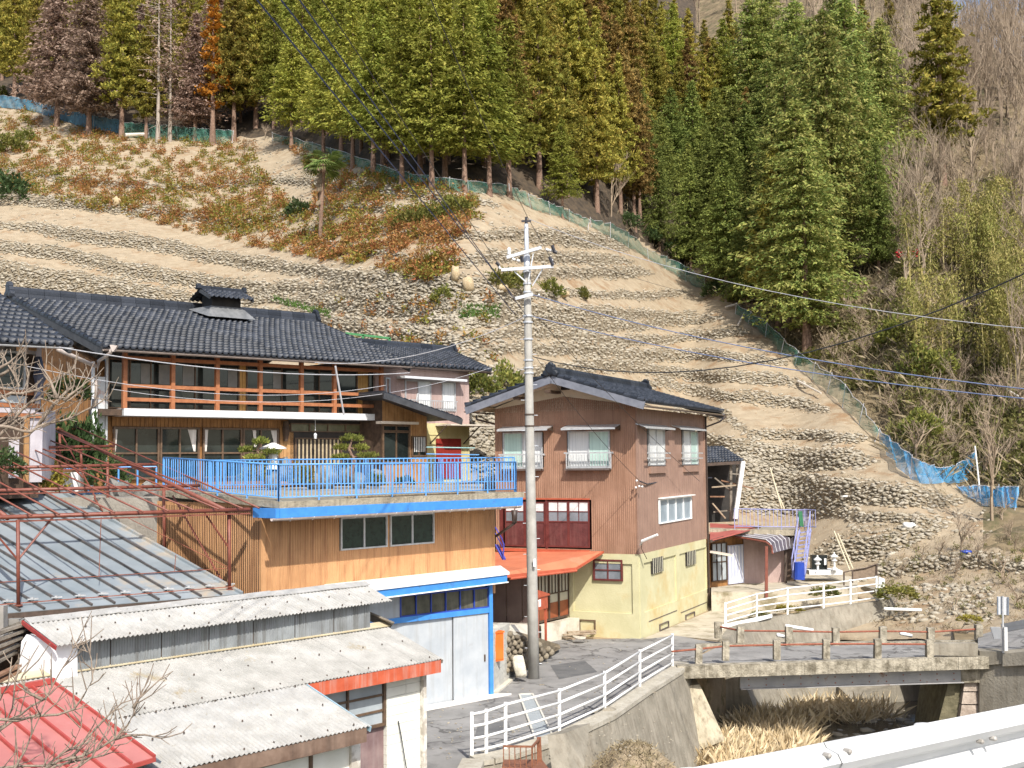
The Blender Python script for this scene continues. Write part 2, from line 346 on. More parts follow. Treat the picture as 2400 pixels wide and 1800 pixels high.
# loose rubble: stony aprons between and below the walls
rub = []
for (x0, x1, y0, y1, n) in [(1095, 1172, 850, 1100, 420), (1000, 1140, 690, 760, 260), (600, 760, 400, 500, 260), (560, 720, 250, 420, 220), (940, 1180, 660, 860, 320), (1640, 1990, 1040, 1160, 300), (2080, 2330, 1370, 1460, 260), (1980, 2330, 1200, 1250, 120), (760, 1120, 700, 800, 260), (0, 560, 430, 520, 150), (900, 1200, 430, 560, 150), (560, 1000, 620, 700, 120)]:
    for _ in range(n):
        a, b = rng.uniform(x0, x1), rng.uniform(y0, y1)
        if b > interp(a, NET)+5: rub.append(hill(a, b)+Vector((0, 0, .03)))
place_stones(rub, rng.uniform(.07, .2, len(rub)), 'rubble', stone_m, None, kind='stuff', label='loose pale stones lying scattered over the terraces', cat=None)
# ------------------------------------------------------------------ ground, street, stream, bridge
asphalt = mat('asphalt', (.20, .195, .185), (.31, .30, .285), .92, .7, .5, 60, lo=.3, hi=.7, stain=((.13, .125, .12), .9, .5, .68), cracks=((.07, .065, .06), .28))
conc = mat('concrete', (.20, .18, .14), (.30, .27, .215), .9, 1.4, .5, 12, streak=(.15, .125, .09), streak_amt=.75)
concL = mat('pale_concrete', (.50, .46, .38), (.62, .58, .49), .9, 1.2, .3, 14, stain=((.36, .31, .23), .8, .55, .7))
dirt = mat('dirt', (.27, .20, .12), (.38, .29, .18), .95, 1.6, 1, 9, stain=((.14, .12, .05), 1.1, .52, .64))
bed = mat('stream_bed', (.10, .08, .055), (.22, .18, .12), .95, 2.2, 1, 8)
garden = mat('garden_ground', (.26, .235, .20), (.36, .33, .28), .93, 1.2, .6, 12)
# base ground at stream level, out to the horizon
mb = MB(); s = 1500; mb.box8([(-s, -200, -9), (s, -200, -9), (s, 2*s, -9), (-s, 2*s, -9), (-s, -200, -3.4), (s, -200, -3.4), (s, 2*s, -3.4), (-s, 2*s, -3.4)])
mb.build('ground', bed, kind='structure')
up0 = Vector((0, 0, 1))
def gz(px, py, z=0): return G(px, py, z)
# village block: street level, bounded by the stream wall
fenceL = [(1106, 1781), (1140, 1776), (1185, 1766), (1311, 1724), (1417, 1674), (1499.5, 1617), (1576, 1569)]
edge = [Vector((-2.2, 14, 0)), Vector((-1.6, 20, 0)), Vector((-1.2, 24.5, 0))]+[G(a+8, b+10, 0) for a, b in fenceL]+[G(1600, 1560, 0)]
edge2 = [G(1700, 1502, 0), G(1720, 1476, 0), U(1774, 1452, 50.5), U(1846, 1446, 51.6), U(1930, 1436, 52.4), U(1993, 1428, 53), U(2070, 1418, 53.4)]
for e in edge2[2:]: e.z = 0
poly = [Vector((-40, 14, 0))] + edge + edge2 + [Vector((24, 70, 0)), Vector((-40, 70, 0))]
mb = MB(); mb.prism([Vector((p.x, p.y, -4.2)) for p in poly], (0, 0, 4.17)); mb.build('village_ground', dirt, kind='structure')
# asphalt street sheet
st = edge[:] + [G(1600, 1556, 0), G(1690, 1505, 0), G(1640, 1500, 0), G(1580, 1488, 0), G(1500, 1496, 0), G(1290, 1500, 0), G(1262, 1500, 0), Vector((-3, 46, 0)), Vector((-9, 34, 0)), Vector((-9, 14, 0))]
mb = MB(); mb.prism([Vector((p.x, p.y, -.02)) for p in st], (0, 0, .024)); mb.build('street', asphalt, kind='structure')
patch = mat('asphalt_patch', (.10, .10, .10), (.15, .15, .145), .9, 2, .5, 50)
for q_ in ([(1290, 1560), (1370, 1548), (1400, 1575), (1310, 1592)], [(1120, 1700), (1190, 1690), (1200, 1715), (1110, 1735)]):
    mb = MB(); mb.prism([G(a, b, .006) for a, b in q_], (0, 0, .004)); mb.build('road_patch', patch, kind='structure')
# path beyond the yellow house, in pale concrete, and yard
pth = [G(1500, 1500, 0), G(1580, 1490, 0), G(1690, 1502, 0), G(1710, 1470, 0), G(1780, 1444, 0), G(1900, 1425, 0), G(2050, 1400, 0), G(1900, 1385, 0), G(1700, 1400, 0), G(1665, 1432, 0)]
yard = mat('yard_concrete', (.38, .33, .25), (.50, .45, .35), .92, 1.1, .5, 10, stain=((.2, .17, .1), .9, .5, .65))
mb = MB(); mb.prism([Vector((p.x, p.y, -.01)) for p in pth], (0, 0, .018)); mb.build('footpath', yard, kind='structure')
# upper garden terrace carrying the old house
up = [U(655, 1176, 33.5), U(375, 1150, 34.4), Vector((-14.5, 36, 0)), Vector((-30, 34, 0)), Vector((-30, 62, 0)), Vector((-1.4, 62, 0)), Vector((-1.25, 50, 0)), Vector((-1.1, 42, 0)), Vector((-1.0, 38.6, 0))]
mb = MB(); mb.prism([Vector((p.x, p.y, .02)) for p in up], (0, 0, 6.0)); mb.build('garden_terrace', garden, kind='structure')
# stream water
water = mat('stream_water', (.045, .04, .03), (.10, .085, .06), .12, 1.5, .35, 5, spec=.6)
mb = MB(); mb.prism([Vector((3.0, 22, -3.3)), Vector((40, 22, -3.3)), Vector((60, 60, -3.3)), Vector((14, 60, -3.3)), Vector((10, 45, -3.3))], (0, 0, .12)); mb.build('stream', water, kind='structure')
# stream-side walls
def wallstrip(pts, z0, top, batter, name, m, label, thick=.35, ztops=None):
    mb = MB(); n = len(pts)
    out = []
    for i, p in enumerate(pts):
        a = pts[max(i-1, 0)]; b = pts[min(i+1, n-1)]; d = (b-a); d.z = 0; d.normalize(); nn = Vector((d.y, -d.x, 0)); out.append(nn)
    for i in range(n-1):
        zt0 = ztops[i] if ztops else top; zt1 = ztops[i+1] if ztops else top
        a, b = pts[i], pts[i+1]; na, nb = out[i], out[i+1]
        lo = lambda p, q: Vector((p.x+q.x*batter, p.y+q.y*batter, z0)); li = lambda p, q: Vector((p.x-q.x*thick, p.y-q.y*thick, z0))
        hi = lambda p, z: Vector((p.x, p.y, z)); h2 = lambda p, q, z: Vector((p.x-q.x*thick, p.y-q.y*thick, z))
        mb.box8([li(a, na), lo(a, na), lo(b, nb), li(b, nb), h2(a, na, zt0), hi(a, zt0), hi(b, zt1), h2(b, nb, zt1)])
    o = mb.build(name, m); tag(o, label, 'wall', kind='thing'); return o
e1 = [p+Vector((.12, -.1, 0)) for p in edge]
wallstrip(e1, -3.6, .10, .9, 'retaining_wall', conc, 'streaked concrete retaining wall under the near white pipe fence')
cap = [p+Vector((.0, -.0, 0)) for p in edge[2:]]
mb = MB()
for a, b in zip(cap, cap[1:]):
    d = (b-a).normalized(); nn = Vector((d.y, -d.x, 0)); mb.box8([a-nn*.30+up0*.0, a+nn*.22, b+nn*.22, b-nn*.30, a-nn*.30+up0*.14, a+nn*.22+up0*.12, b+nn*.22+up0*.12, b-nn*.30+up0*.14])
tag(mb.build('kerb_wall', mat('kerb_concrete', (.34, .31, .25), (.45, .42, .35), .9, 1.6, .5, 14, streak=(.2, .17, .12), streak_amt=.6)), 'pale concrete kerb carrying the near white pipe fence', 'kerb', kind='thing')
e2 = [p+Vector((.1, -.15, 0)) for p in edge2]
wallstrip(e2, -3.6, .12, 1.3, 'retaining_wall', conc, 'sloping weathered concrete retaining wall beyond the bridge', ztops=[.1, .1, .15, .2, .35, .45, .55])
p0 = e2[-1]; wallstrip([p0, p0+Vector((1.2, 2.4, 0)), p0+Vector((1.0, 6, 0))], -3.6, .6, 1.6, 'retaining_wall', conc, 'end face of the sloping concrete wall, beside the white pipe on the slope')
# low concrete wall standing in the stream under the bridge
mb = MB(); a = G(1995, 1655, -3.2); b = G(2185, 1640, -3.2); c_ = G(2190, 1612, -3.2)
mb.box8([a, b, c_+Vector((0, 1.5, 0)), a+Vector((0, 3, 0))]+[q+Vector((0, 0, h)) for q, h in ((a, .3), (b, 1.0), (c_+Vector((0, 1.5, 0)), 1.0), (a+Vector((0, 3, 0)), .5))])
tag(mb.build('stream_wall', conc), 'low concrete wall standing in the stream bed under the bridge', 'wall', kind='thing')
# abutment left: pier faces
mb = MB(); A0 = G(1590, 1560, 0); 
def vp(px, py, D): return U(px, py, D)
mb.box8([vp(1632, 1760, 38.6), vp(1700, 1735, 38.9), vp(1700, 1735, 38.9)+Vector((0, 3.5, 0)), vp(1600, 1760, 38.6)+Vector((-2, 3, 0)), vp(1592, 1610, 39.6), vp(1640, 1604, 39.9), vp(1640, 1604, 39.9)+Vector((0, 3, 0)), vp(1592, 1610, 39.6)+Vector((-1, 3, 0))])
tag(mb.build('bridge_pier', mat('stained_pale_concrete', (.30, .26, .18), (.42, .37, .27), .9, 1.5, .5, 10, streak=(.12, .09, .05), streak_amt=.8)), 'pale concrete pier under the left end of the bridge', 'pier', kind='thing')
# ---- bridge
mossy = mat('mossy_concrete', (.16, .14, .10), (.40, .36, .28), .95, 3.5, 1, 14, lo=.35, hi=.6, streak=(.07, .055, .035), streak_amt=.6)
rust = mat('rust_red_steel', (.20, .055, .03), (.30, .10, .055), .75, 9, .3)
girder = mat('grey_girder', (.27, .27, .27), (.36, .35, .34), .6, 2, .1, stain=((.2, .1, .05), 2, .6, .7))
B = thing('bridge', 'small concrete road bridge with rusty single-pipe railings over the dry stream', 'bridge', U(1960, 1536, 40.5))
zb = .12
nl, nr = AT(1575, 39.6, zb), AT(2292, 40.9, zb); fl, fr_ = AT(1672, 43.6, zb), AT(2300, 43.9, zb)
mb = MB(); mb.prism([Vector((p.x, p.y, -.10)) for p in (nl, nr, fr_, fl)], (0, 0, .2)); mb.build('deck', asphalt, B)
mb = MB(); n_ = 30
for i in range(n_):
    t0, t1 = i/n_, (i+1)/n_; a = nl.lerp(nr, t0); b = nl.lerp(nr, t1); q0 = Vector((0, rng.uniform(-.03, .0), 0))
    mb.box8([a+Vector((0, -.30, -.36))+q0, b+Vector((0, -.30, -.36))+q0, b+Vector((0, .05, -.36)), a+Vector((0, .05, -.36)), a+Vector((0, -.30, .05))+q0, b+Vector((0, -.30, .05))+q0, b+Vector((0, .05, .05)), a+Vector((0, .05, .05))])
mb.build('edge_beam', mossy, B)
mb = MB(); mb.bar(fl+Vector((-.6, .3, -.12)), fr_+Vector((0, .2, -.12)), .3, .36); mb.build('edge_beam', mossy, B)
gl, gr = AT(1722, 40.3, 0), AT(2236, 41.1, 0); mb = MB(); mb.bar(gl+Vector((0, 0, -.56)), gr+Vector((0, 0, -.56)), .12, .42); mb.bar(gl+Vector((0, -.05, -.76)), gr+Vector((0, -.05, -.76)), .28, .03)
g_ = mb.build('girder', girder, B)
for i in range(13):
    p = gl.lerp(gr, (i+.5)/13)
    for dz in (-.46, -.66):
        m2 = MB(); m2.tube([p+Vector((0, -.06, dz)), p+Vector((0, -.085, dz))], .022, 6); m2.build('bolt', rust, g_)
mb = MB(); mb.bar(AT(1935, 40.62, -.56), AT(1943, 40.64, -.56), .04, .4); mb.build('stiffener', rust, g_)
mb = MB(); mb.bar(gl+Vector((0, 2.6, -.56)), gr+Vector((0, 2.4, -.56)), .12, .42); mb.build('girder', girder, B)
mb = MB(); a = AT(2236, 41.0, 0); mb.box8([a+Vector((0, 0, -.78)), a+Vector((.95, 0, -.78)), a+Vector((.95, 3, -.78)), a+Vector((0, 3, -.78)), a+Vector((0, 0, -.3)), a+Vector((.95, 0, -.3)), a+Vector((.95, 3, -.3)), a+Vector((0, 3, -.3))]); mb.build('bearing_block', mossy, B)
posts_n = [(1637, 1510, 1546, 39.9), (1700, 1503, 1539, 40.0), (1820, 1500, 1537, 40.2), (1935.6, 1498, 1536, 40.35), (2056, 1498, 1536, 40.5), (2178, 1499, 1536, 40.65)]
posts_f = [(1683, 1458, 1488, 45.0), (1734.5, 1468, 1499, 44.0), (1849, 1469, 1505, 43.7), (1958.7, 1471, 1505, 43.8), (2068.5, 1469, 1505, 43.8), (2181, 1471, 1500, 43.9), (2293, 1464, 1491, 44)]
for row in (posts_n, posts_f):
    tops = []
    for (px, y0, y1, D_) in row:
        b = U(px, y1, D_); t = U(px, y0, D_); w_ = 16/FP*D_/2*.95
        mb = MB(); q = rng.uniform(-.01, .02); mb.box8([b+Vector((-w_, -w_, -.12)), b+Vector((w_, -w_, -.12)), b+Vector((w_, w_, -.12)), b+Vector((-w_, w_, -.12)), t+Vector((-w_+q, -w_, 0)), t+Vector((w_+q, -w_, 0)), t+Vector((w_+q, w_, q)), t+Vector((-w_+q, w_, 0))]); mb.build('post', mossy, B)
        tops.append(t+Vector((0, 0, -.16)))
    if row is posts_n: tops = [U(1575, 1527, 39.2)] + tops
    for a, b in zip(tops, tops[1:]): mb = MB(); mb.tube([a, b], .035, 6); mb.build('rail', rust, B)
# right bank: parapet blocks, abutment of mortared stone, road beyond
stonem = mat('rubble_masonry', (.24, .19, .15), (.42, .35, .29), .95, 3, .8, 10)
A = thing('bridge_abutment', 'right-hand abutment with mortared stones below the parapet of the bridge', 'abutment', U(2260, 1600, 41))
mb = MB(); a0, a1, b0, b1 = U(2172, 1800, 41.4), U(2250, 1800, 41.4), U(2225, 1592, 41.4), U(2262, 1592, 41.4)
mb.box8([a0, a1, a1+Vector((.6, 3.4, 0)), a0+Vector((.6, 3.4, 0)), b0, b1, b1+Vector((.3, 3.4, 0)), b0+Vector((.3, 3.4, 0))]); mb.build('buttress', mat('dark_mossy', (.09, .08, .045), (.17, .15, .09), .95, 3, .8, 9), A)
for r_ in range(7):
    y0 = 1592+r_*30; mb = MB(); p, q = U(2262-r_*4, y0, 41.2), U(2296, y0, 41.2); u_, v_ = U(2262-r_*4-4, y0+28, 41.15), U(2296, y0+28, 41.15)
    mb.box8([u_, v_, v_+Vector((0, 2, 0)), u_+Vector((0, 2, 0)), p, q, q+Vector((0, 2, 0)), p+Vector((0, 2, 0))]); mb.build('stone', stonem, A)
mb = MB(); p = [U(2296, 1800, 41), U(2520, 1830, 38.5), U(2520, 1545, 38.5), U(2296, 1560, 41)]
mb.prism(p, (0.3, 4, 0)); mb.build('wing_wall', conc, A)
mb = MB(); p = [U(2296, 1560, 40.8), U(2350, 1556, 40.3), U(2350, 1527, 40.3), U(2296, 1526, 40.8)]; mb.prism(p, (.1, .6, 0)); mb.build('parapet', conc, A)
mb = MB(); p = [U(2186, 1536, 40.6), U(2292, 1538, 40.6), U(2292, 1508, 40.6), U(2186, 1508, 40.6)]; mb.prism(p, (.0, .28, 0)); mb.build('parapet', conc, A)
mb = MB(); p = [U(2350, 1562, 40.2), U(2520, 1552, 38.3), U(2520, 1516, 38.3), U(2350, 1532, 40.2)]; mb.prism(p, (.1, .6, 0)); mb.build('parapet', conc, A)
# far bank ground with the road that the bridge joins
mb = MB(); rp = [U(2292, 1536, 40.95), U(2350, 1532, 40.5), U(2520, 1512, 38.8), U(2900, 1440, 34), U(2900, 1400, 44), U(2420, 1450, 47), U(2292, 1490, 44.2)]
mb.prism([Vector((p.x, p.y, p.z-.25)) for p in rp], (0, 0, .25)); mb.build('road', asphalt, kind='structure')
bank2 = [U(2296, 1560, 41.3), U(2900, 1500, 36), Vector((60, 36, 0)), Vector((60, 60, 0)), U(2230, 1500, 52), U(2240, 1515, 44.6)]
mb = MB(); mb.prism([Vector((p.x, p.y, -4)) for p in bank2], (0, 0, 4.0)); mb.build('far_bank', scrub, kind='structure')
# ---- pipe fences
white = mat('white_paint', (.80, .80, .78), (.86, .86, .84), .5, 3, .05, stain=((.55, .48, .38), 3, .62, .75))
def pipefence(posts, label, nr_=4, r=.032, pw=.05):
    f = thing('pipe_fence', label, 'fence', posts[0][1])
    for t, b in posts: mb = MB(); mb.bar(b+Vector((0, 0, -.05)), t, pw*1.5, pw*1.5, up=(0, 1, 0)); mb.build('post', white, f)
    for (t0, b0), (t1, b1) in zip(posts, posts[1:]):
        for k in range(nr_):
            q = .04+k*.255; mb = MB(); a = t0.lerp(b0, q); b = t1.lerp(b1, q); d = Vector((0, -.03, 0)); mb.tube([a+d, b+d], r, 6); mb.build('rail', white, f, smooth=True)
    return f
near = [(1106, 1669, 1781), (1140, 1662, 1776), (1185, 1646, 1766), (1311, 1614, 1724), (1417, 1573, 1674), (1499.5, 1523, 1617), (1576, 1485, 1569)]
ps = []
for px, a, b in near: g = G(px, b, .02); ps.append((U(px, a, g.y), g))
pipefence(ps, 'near white pipe fence curving along the street above the retaining wall')
far = [(1700, 1412, 1468, 49.3), (1773.6, 1390, 1447, 50.6), (1845.5, 1376, 1439, 51.7), (1930, 1366, 1430, 52.5), (1993, 1358, 1422, 53.1), (2054, 1350, 1413, 53.6)]
f = pipefence([(U(px, a, d_), U(px, b, d_)) for px, a, b, d_ in far], 'far white pipe fence above the sloping concrete wall')
mb = MB(); mb.prism([U(2058, 1412, 53.5), U(2072, 1411, 53.5), U(2074, 1357, 53.5), U(2060, 1352, 53.5)], (0, .12, 0)); mb.build('end_board', white, f)
mb = MB(); mb.prism([U(1690, 1480, 48.9), U(1810, 1447, 50.6), U(1810, 1440, 50.6), U(1690, 1466, 48.9)], (0, .15, 0)); tag(mb.build('kerb_board', white), 'white painted kerb board at the foot of the far pipe fence', 'kerb', kind='thing')
for i, (x0, y0, x1, y1, d_, lb) in enumerate([(2072, 1427, 2159, 1430, 52, 'white pipe sticking out of the slope right of the far pipe fence'), (1841, 1467, 1905, 1477, 46.5, 'white pipe sticking out of the wall above the bridge railing'), (2110, 1484, 2136, 1490, 46, 'short white pipe low on the wall behind the bridge'), (1822, 1488, 1838, 1492, 46, 'short white drain pipe at the left behind the bridge railing')]):
    mb = MB(); mb.tube([U(x0, y0, d_), U(x1, y1, d_+.3)], .07, 8); tag(mb.build('drain_pipe', white, smooth=True), lb, 'pipe', 'drain pipes in the stream walls', 'thing')
# ---- handrail of scrap by the far path (dark)
dk = mat('dark_steel', (.05, .035, .025), (.09, .06, .045), .7, 6, .2)
f = thing('net_railing', 'brown railing with sagging net behind the far white pipe fence', 'railing', U(1980, 1360, 56))
for a, b, c_ in ((1978, 1341, 1372), (1998, 1336, 1366), (2055, 1322, 1352)): mb = MB(); mb.bar(U(a, c_, 56), U(a, b, 56), .06); mb.build('post', dk, f)
mb = MB(); mb.tube([U(1978, 1341, 56), U(2000, 1336, 56), U(2030, 1331, 56), U(2055, 1322, 56)], .03, 5); mb.build('rail', dk, f)
mb = MB(); mb.sheet([U(1998, 1362, 56.05), U(2055, 1348, 56.05), U(2055, 1324, 56.05), U(1998, 1338, 56.05)], .01); mb.build('net', mat('brown_net', (.16, .12, .085), (.24, .18, .13), .9, 8), f)
# ---- foreground guard rail of the viewpoint road
gw = mat('guardrail_white', (.50, .51, .51), (.60, .60, .59), .45, 2, .05, stain=((.50, .46, .40), 2.5, .58, .8))
R_ = thing('guard_rail', 'white corrugated guard rail running through the near right corner', 'guard rail', U(2100, 1790, 5.2))
P0 = U(2400, 1650, 6.4); P1 = U(1560, 1812, 4.35); dv = (P1-P0); P2 = P1+dv*.6; P3 = P0-dv*.9
prof = [(0, 0), (.012, -.018), (.065, -.035), (.085, -.07), (.065, -.105), (.012, -.135), (.0, -.165), (.012, -.195), (.065, -.225), (.085, -.26), (.065, -.295), (.012, -.32), (0, -.35)]
outn = Vector((dv.y, -dv.x, 0)).normalized(); outn = -outn if outn.y > 0 else outn      # towards the viewpoint
def wbeam(A_, B_, off):
    mb = MB(); vs = []
    for q in (A_, B_):
        for (o, z) in prof: vs.append(q+outn*(o+off)+Vector((0, 0, z)))
    for q in (A_, B_):
        for (o, z) in prof: vs.append(q+outn*(o+off-.006)+Vector((0, 0, z)))
    n = len(prof); fs = [(i, i+1, n+i+1, n+i) for i in range(n-1)]+[(2*n+i, 3*n+i, 3*n+i+1, 2*n+i+1) for i in range(n-1)]+[(0, n, 3*n, 2*n), (n-1, 3*n-1, 4*n-1, 2*n-1)]
    mb.add(vs, fs); return mb.build('beam', gw, R_)
joint = P0.lerp(P1, .60); b1 = wbeam(P3, joint-(P0-P1).normalized()*.16, .007); b2 = wbeam(joint+(P0-P1).normalized()*.16, P2, 0)
steel = mat('bolt_steel', (.25, .23, .2), (.4, .38, .35), .5, 10, .1)
for px, py in ((1946, 1772), (1994, 1762), (2304, 1739), (2334, 1732)):
    k = (px-1560)/(2400-1560); d_ = 4.35+(6.4-4.35)*(k**.9)
    r_b = ray(px, py); cz = Vector((0, 0, CAMZ)); kk = (P0+outn*.086-cz).dot(outn)/r_b.dot(outn); p = cz+r_b*kk; mb = MB(); mb.tube([p-outn*.03, p-outn*.002, p+outn*.004], [.012, .012, .006], 8); mb.build('bolt', steel, R_)
for t in (-.35, .28, .9, 1.4):
    p = P0.lerp(P1, t)-outn*.12; mb = MB(); mb.tube([Vector((p.x, p.y, p.z-1.1)), Vector((p.x, p.y, p.z-.05))], .06, 10); mb.build('post', gw, R_)
pl = P0-dv*1.2; pr = P1+dv*1.2; back = outn*8
mb = MB(); q = [pl-outn*.5, pr-outn*.5, pr+back, pl+back]; mb.prism([Vector((v.x, v.y, 0))+Vector((0, 0, -3.5)) for v in q], (0, 0, P0.z-.75+3.5))
mb.build('viewpoint_road', asphalt, kind='structure')
# ------------------------------------------------------------------ roofs of clay tile
tilem = mat('glazed_tile', (.013, .016, .022), (.028, .033, .043), .45, 6, .15, 30, spec=.35, island=[(.009, .011, .016), (.024, .029, .039), (.052, .059, .075), (.014, .018, .025)])
tile1 = mat('glazed_tile_single', (.013, .016, .022), (.028, .033, .043), .45, 6, .15, 30, spec=.35, objrand=[(.009, .011, .016), (.024, .029, .039), (.052, .059, .075), (.014, .018, .025)])
fasc = mat('dark_fascia', (.035, .037, .042), (.06, .063, .07), .6, 4, .1)
NW = 6
wave = [(.0, .000), (.12, -.018), (.34, -.028), (.55, -.006), (.72, .036), (.88, .052), (1.0, .006)]
def tile_arrays():
    v = []
    for vv, lift in ((-.08, .075), (1.03, .002)):
        for u_, h in wave: v.append((u_, vv, h+lift))
    for u_, h in wave: v.append((u_, -.08, h+.075-.085))
    n = len(wave); f = [(i, i+1, n+i+1, n+i) for i in range(n-1)] + [(2*n+i, 2*n+i+1, i+1, i) for i in range(n-1)]
    return np.array(v), np.array(f)
TV, TF = tile_arrays()
TILE_ME = npmesh('tile', TV, TF, tile1)
def tileroof(name_parent, EL, ER, RR, RL, nx, ny, single=0, hs=1.0, deck=True, near=None, skip=None):
    EL, ER, RR, RL = map(Vector, (EL, ER, RR, RL)); cells = []
    B_ = lambda s, t: (EL*(1-s)+ER*s)*(1-t)+(RL*(1-s)+RR*s)*t
    for j in range(ny):
        for i in range(nx):
            if skip and skip((i+.5)/nx, (j+.5)/ny): continue
            p = B_(i/nx, j/ny); u = B_((i+1)/nx, j/ny)-p; v = B_(i/nx, (j+1)/ny)-p; n = u.cross(v).normalized(); cells.append((p, u, v, n))
    if near is not None: cells.sort(key=lambda c: (c[0]-Vector(near)).length)
    Vs = []; Fs = []; o = 0; sc_ = 0
    for q, (p, u, v, n) in enumerate(cells):
        k = (u.length/.25)*hs; p = p+n*.01
        if q < single:
            ob = bpy.data.objects.new('tile', TILE_ME); uu = u.normalized(); vv = (v-uu*v.dot(uu)); M = Matrix((u, vv, n*k)).transposed()
            # order axes right handed
            rot = Matrix((uu, vv.normalized(), uu.cross(vv.normalized()))).transposed().to_quaternion(); ob.rotation_mode = 'QUATERNION'; ob.rotation_quaternion = rot; ob.scale = (u.length, vv.length, k)
            link(ob, name_parent, p-wloc(name_parent)); continue
        A_ = np.array([u, v, n*k]); Vs.append(TV @ A_ + np.array(p)); Fs.append(TF+o); o += len(TV)
    if Vs: obj_np('tiles' , np.concatenate(Vs), np.concatenate(Fs), tilem, name_parent, kind='stuff')
    if deck:
        mb = MB(); n = (ER-EL).cross(RL-EL).normalized(); mb.sheet([EL-n*.01, ER-n*.01, RR-n*.01, RL-n*.01], .07); mb.build('roof_deck', fasc, name_parent)
def ridgecap(parent, a, b, h=.32, w_=.26, seg=.45, ends=True, name='ridge_tile'):
    a = Vector(a); b = Vector(b); d = (b-a); L = d.length; n = max(2, int(L/seg)); d.normalize(); side = d.cross(Vector((0, 0, 1))).normalized()
    for i in range(n):
        p = a+d*(L*i/n); q = a+d*(L*(i+1)/n-.015); mb = MB(); hw = w_/2; up = Vector((0, 0, 1))
        prf = [(-hw*1.5, -.06), (-hw*1.1, .10*h/.32), (-hw*1.12, .12*h/.32), (-hw*.95, .13*h/.32), (-hw*.9, h*.7), (-hw*.55, h*.93), (0, h), (hw*.55, h*.93), (hw*.9, h*.7), (hw*.95, .13*h/.32), (hw*1.12, .12*h/.32), (hw*1.1, .10*h/.32), (hw*1.5, -.06)]
        mb.prism([p+side*x+up*z for x, z in prf], q-p); mb.build(name, tile1, parent)
    if ends:
        for e, sgn in ((a, -1), (b, 1)):
            mb = MB(); c = e+d*sgn*.06
            # demon-tile end: disc, shoulders and curled top
            for (ox, oz, r) in ((0, h*.62, .20), (-.17, h*.2, .12), (.17, h*.2, .12), (0, h*1.15, .10), (-.10, h*1.02, .07), (.10, h*1.02, .07)):
                r *= h/.32
                mb.tube([c+side*ox*h/.32+Vector((0, 0, oz))-d*sgn*.09, c+side*ox*h/.32+Vector((0, 0, oz))+d*sgn*.07, c+side*ox*h/.32+Vector((0, 0, oz))+d*sgn*.10], [r, r, r*.6], 10)
            mb.build('ridge_end_tile', tile1, parent)
def verge(parent, a, b, w_=.10, h=.26, m=None, drop=0.0, name='bargeboard'):
    mb = MB(); a = Vector(a); b = Vector(b); mb.bar(a-Vector((0, 0, h/2+drop)), b-Vector((0, 0, h/2+drop)), w_, h); return mb.build(name, m or fasc, parent)
def verge_tiles(parent, a, b, n, r=.09):
    a = Vector(a); b = Vector(b); mb = MB()
    for i in range(n):
        p = a.lerp(b, i/n); q = a.lerp(b, (i+1)/n); mb.tube([p+Vector((0, 0, .05)), q+Vector((0, 0, .02))], [r*1.1, r*.95], 7)
    mb.build('verge_tiles', tilem, parent, kind='stuff')
def gutter(parent, a, b, r=.06, m=None, name='gutter'):
    mb = MB(); a = Vector(a); b = Vector(b); d = (b-a).normalized(); side = d.cross(Vector((0, 0, 1))).normalized(); pts = []
    for q in (a, b):
        for k in range(7): t = math.pi+math.pi*k/6; pts.append(q+side*math.cos(t)*r+Vector((0, 0, math.sin(t)*r)))
        for k in range(6, -1, -1): t = math.pi+math.pi*k/6; pts.append(q+side*math.cos(t)*r*.85+Vector((0, 0, math.sin(t)*r*.85)))
    n = 14; mb.add(pts, [(i, (i+1) % n, n+(i+1) % n, n+i) for i in range(n)]+[tuple(range(n-1, -1, -1)), tuple(range(n, 2*n))]); return mb.build(name, m or mat('gutter_brown', (.10, .075, .06), (.15, .11, .09), .5, 5), parent)
# ------------------------------------------------------------------ palette for the houses
orange_wood = mat('orange_wood', (.29, .105, .042), (.39, .155, .065), .6, 5, .2, 20, stretch=(1, 1, 1), streak=(.22, .08, .03), streak_amt=.4)
brown_board = mat('brown_board', (.23, .105, .030), (.32, .155, .050), .7, 3, .2, 12, streak=(.10, .045, .018), streak_amt=.75)
tan_board = mat('tan_board', (.33, .17, .065), (.44, .25, .105), .7, 2.5, .2, 12, streak=(.2, .1, .04), streak_amt=.5)
darkwood = mat('dark_wood', (.045, .028, .018), (.09, .055, .035), .75, 5, .2)
sash = mat('brown_sash', (.085, .052, .032), (.14, .088, .052), .55, 6, .1)
alu = mat('aluminium', (.42, .43, .44), (.55, .56, .56), .4, 6, .05, metal=.3)
dglass = mat('dark_glass', (.012, .016, .016), (.03, .038, .035), .06, 1.2, 0, spec=.7)
gglass = mat('green_glass', (.010, .022, .018), (.02, .038, .03), .12, 6, .1, spec=.6)
fglass = mat('frosted_glass', (.30, .34, .36), (.42, .46, .48), .35, 1.5, .05, spec=.5)
cglass = mat('curtained_glass', (.58, .60, .60), (.74, .75, .74), .2, 1.2, .1, spec=.7, stretch=(14, 14, .3))
mint = mat('mint_curtained_glass', (.40, .55, .50), (.50, .66, .60), .2, 1.2, .1, spec=.7, stretch=(12, 12, .3))
curtain = mat('curtain', (.52, .48, .44), (.74, .70, .66), .8, 2, .3, stretch=(10, 10, .3))
whiteboard = mat('grey_white_trim', (.55, .57, .60), (.66, .68, .70), .55, 4, .05)
mauve = mat('mauve_render', (.34, .24, .215), (.42, .31, .28), .85, 1.2, .3, 14, streak=(.24, .16, .14), streak_amt=.4)
cream = mat('cream_yellow_render', (.56, .49, .24), (.66, .58, .31), .85, 1.0, .25, 12, streak=(.42, .34, .15), streak_amt=.4)
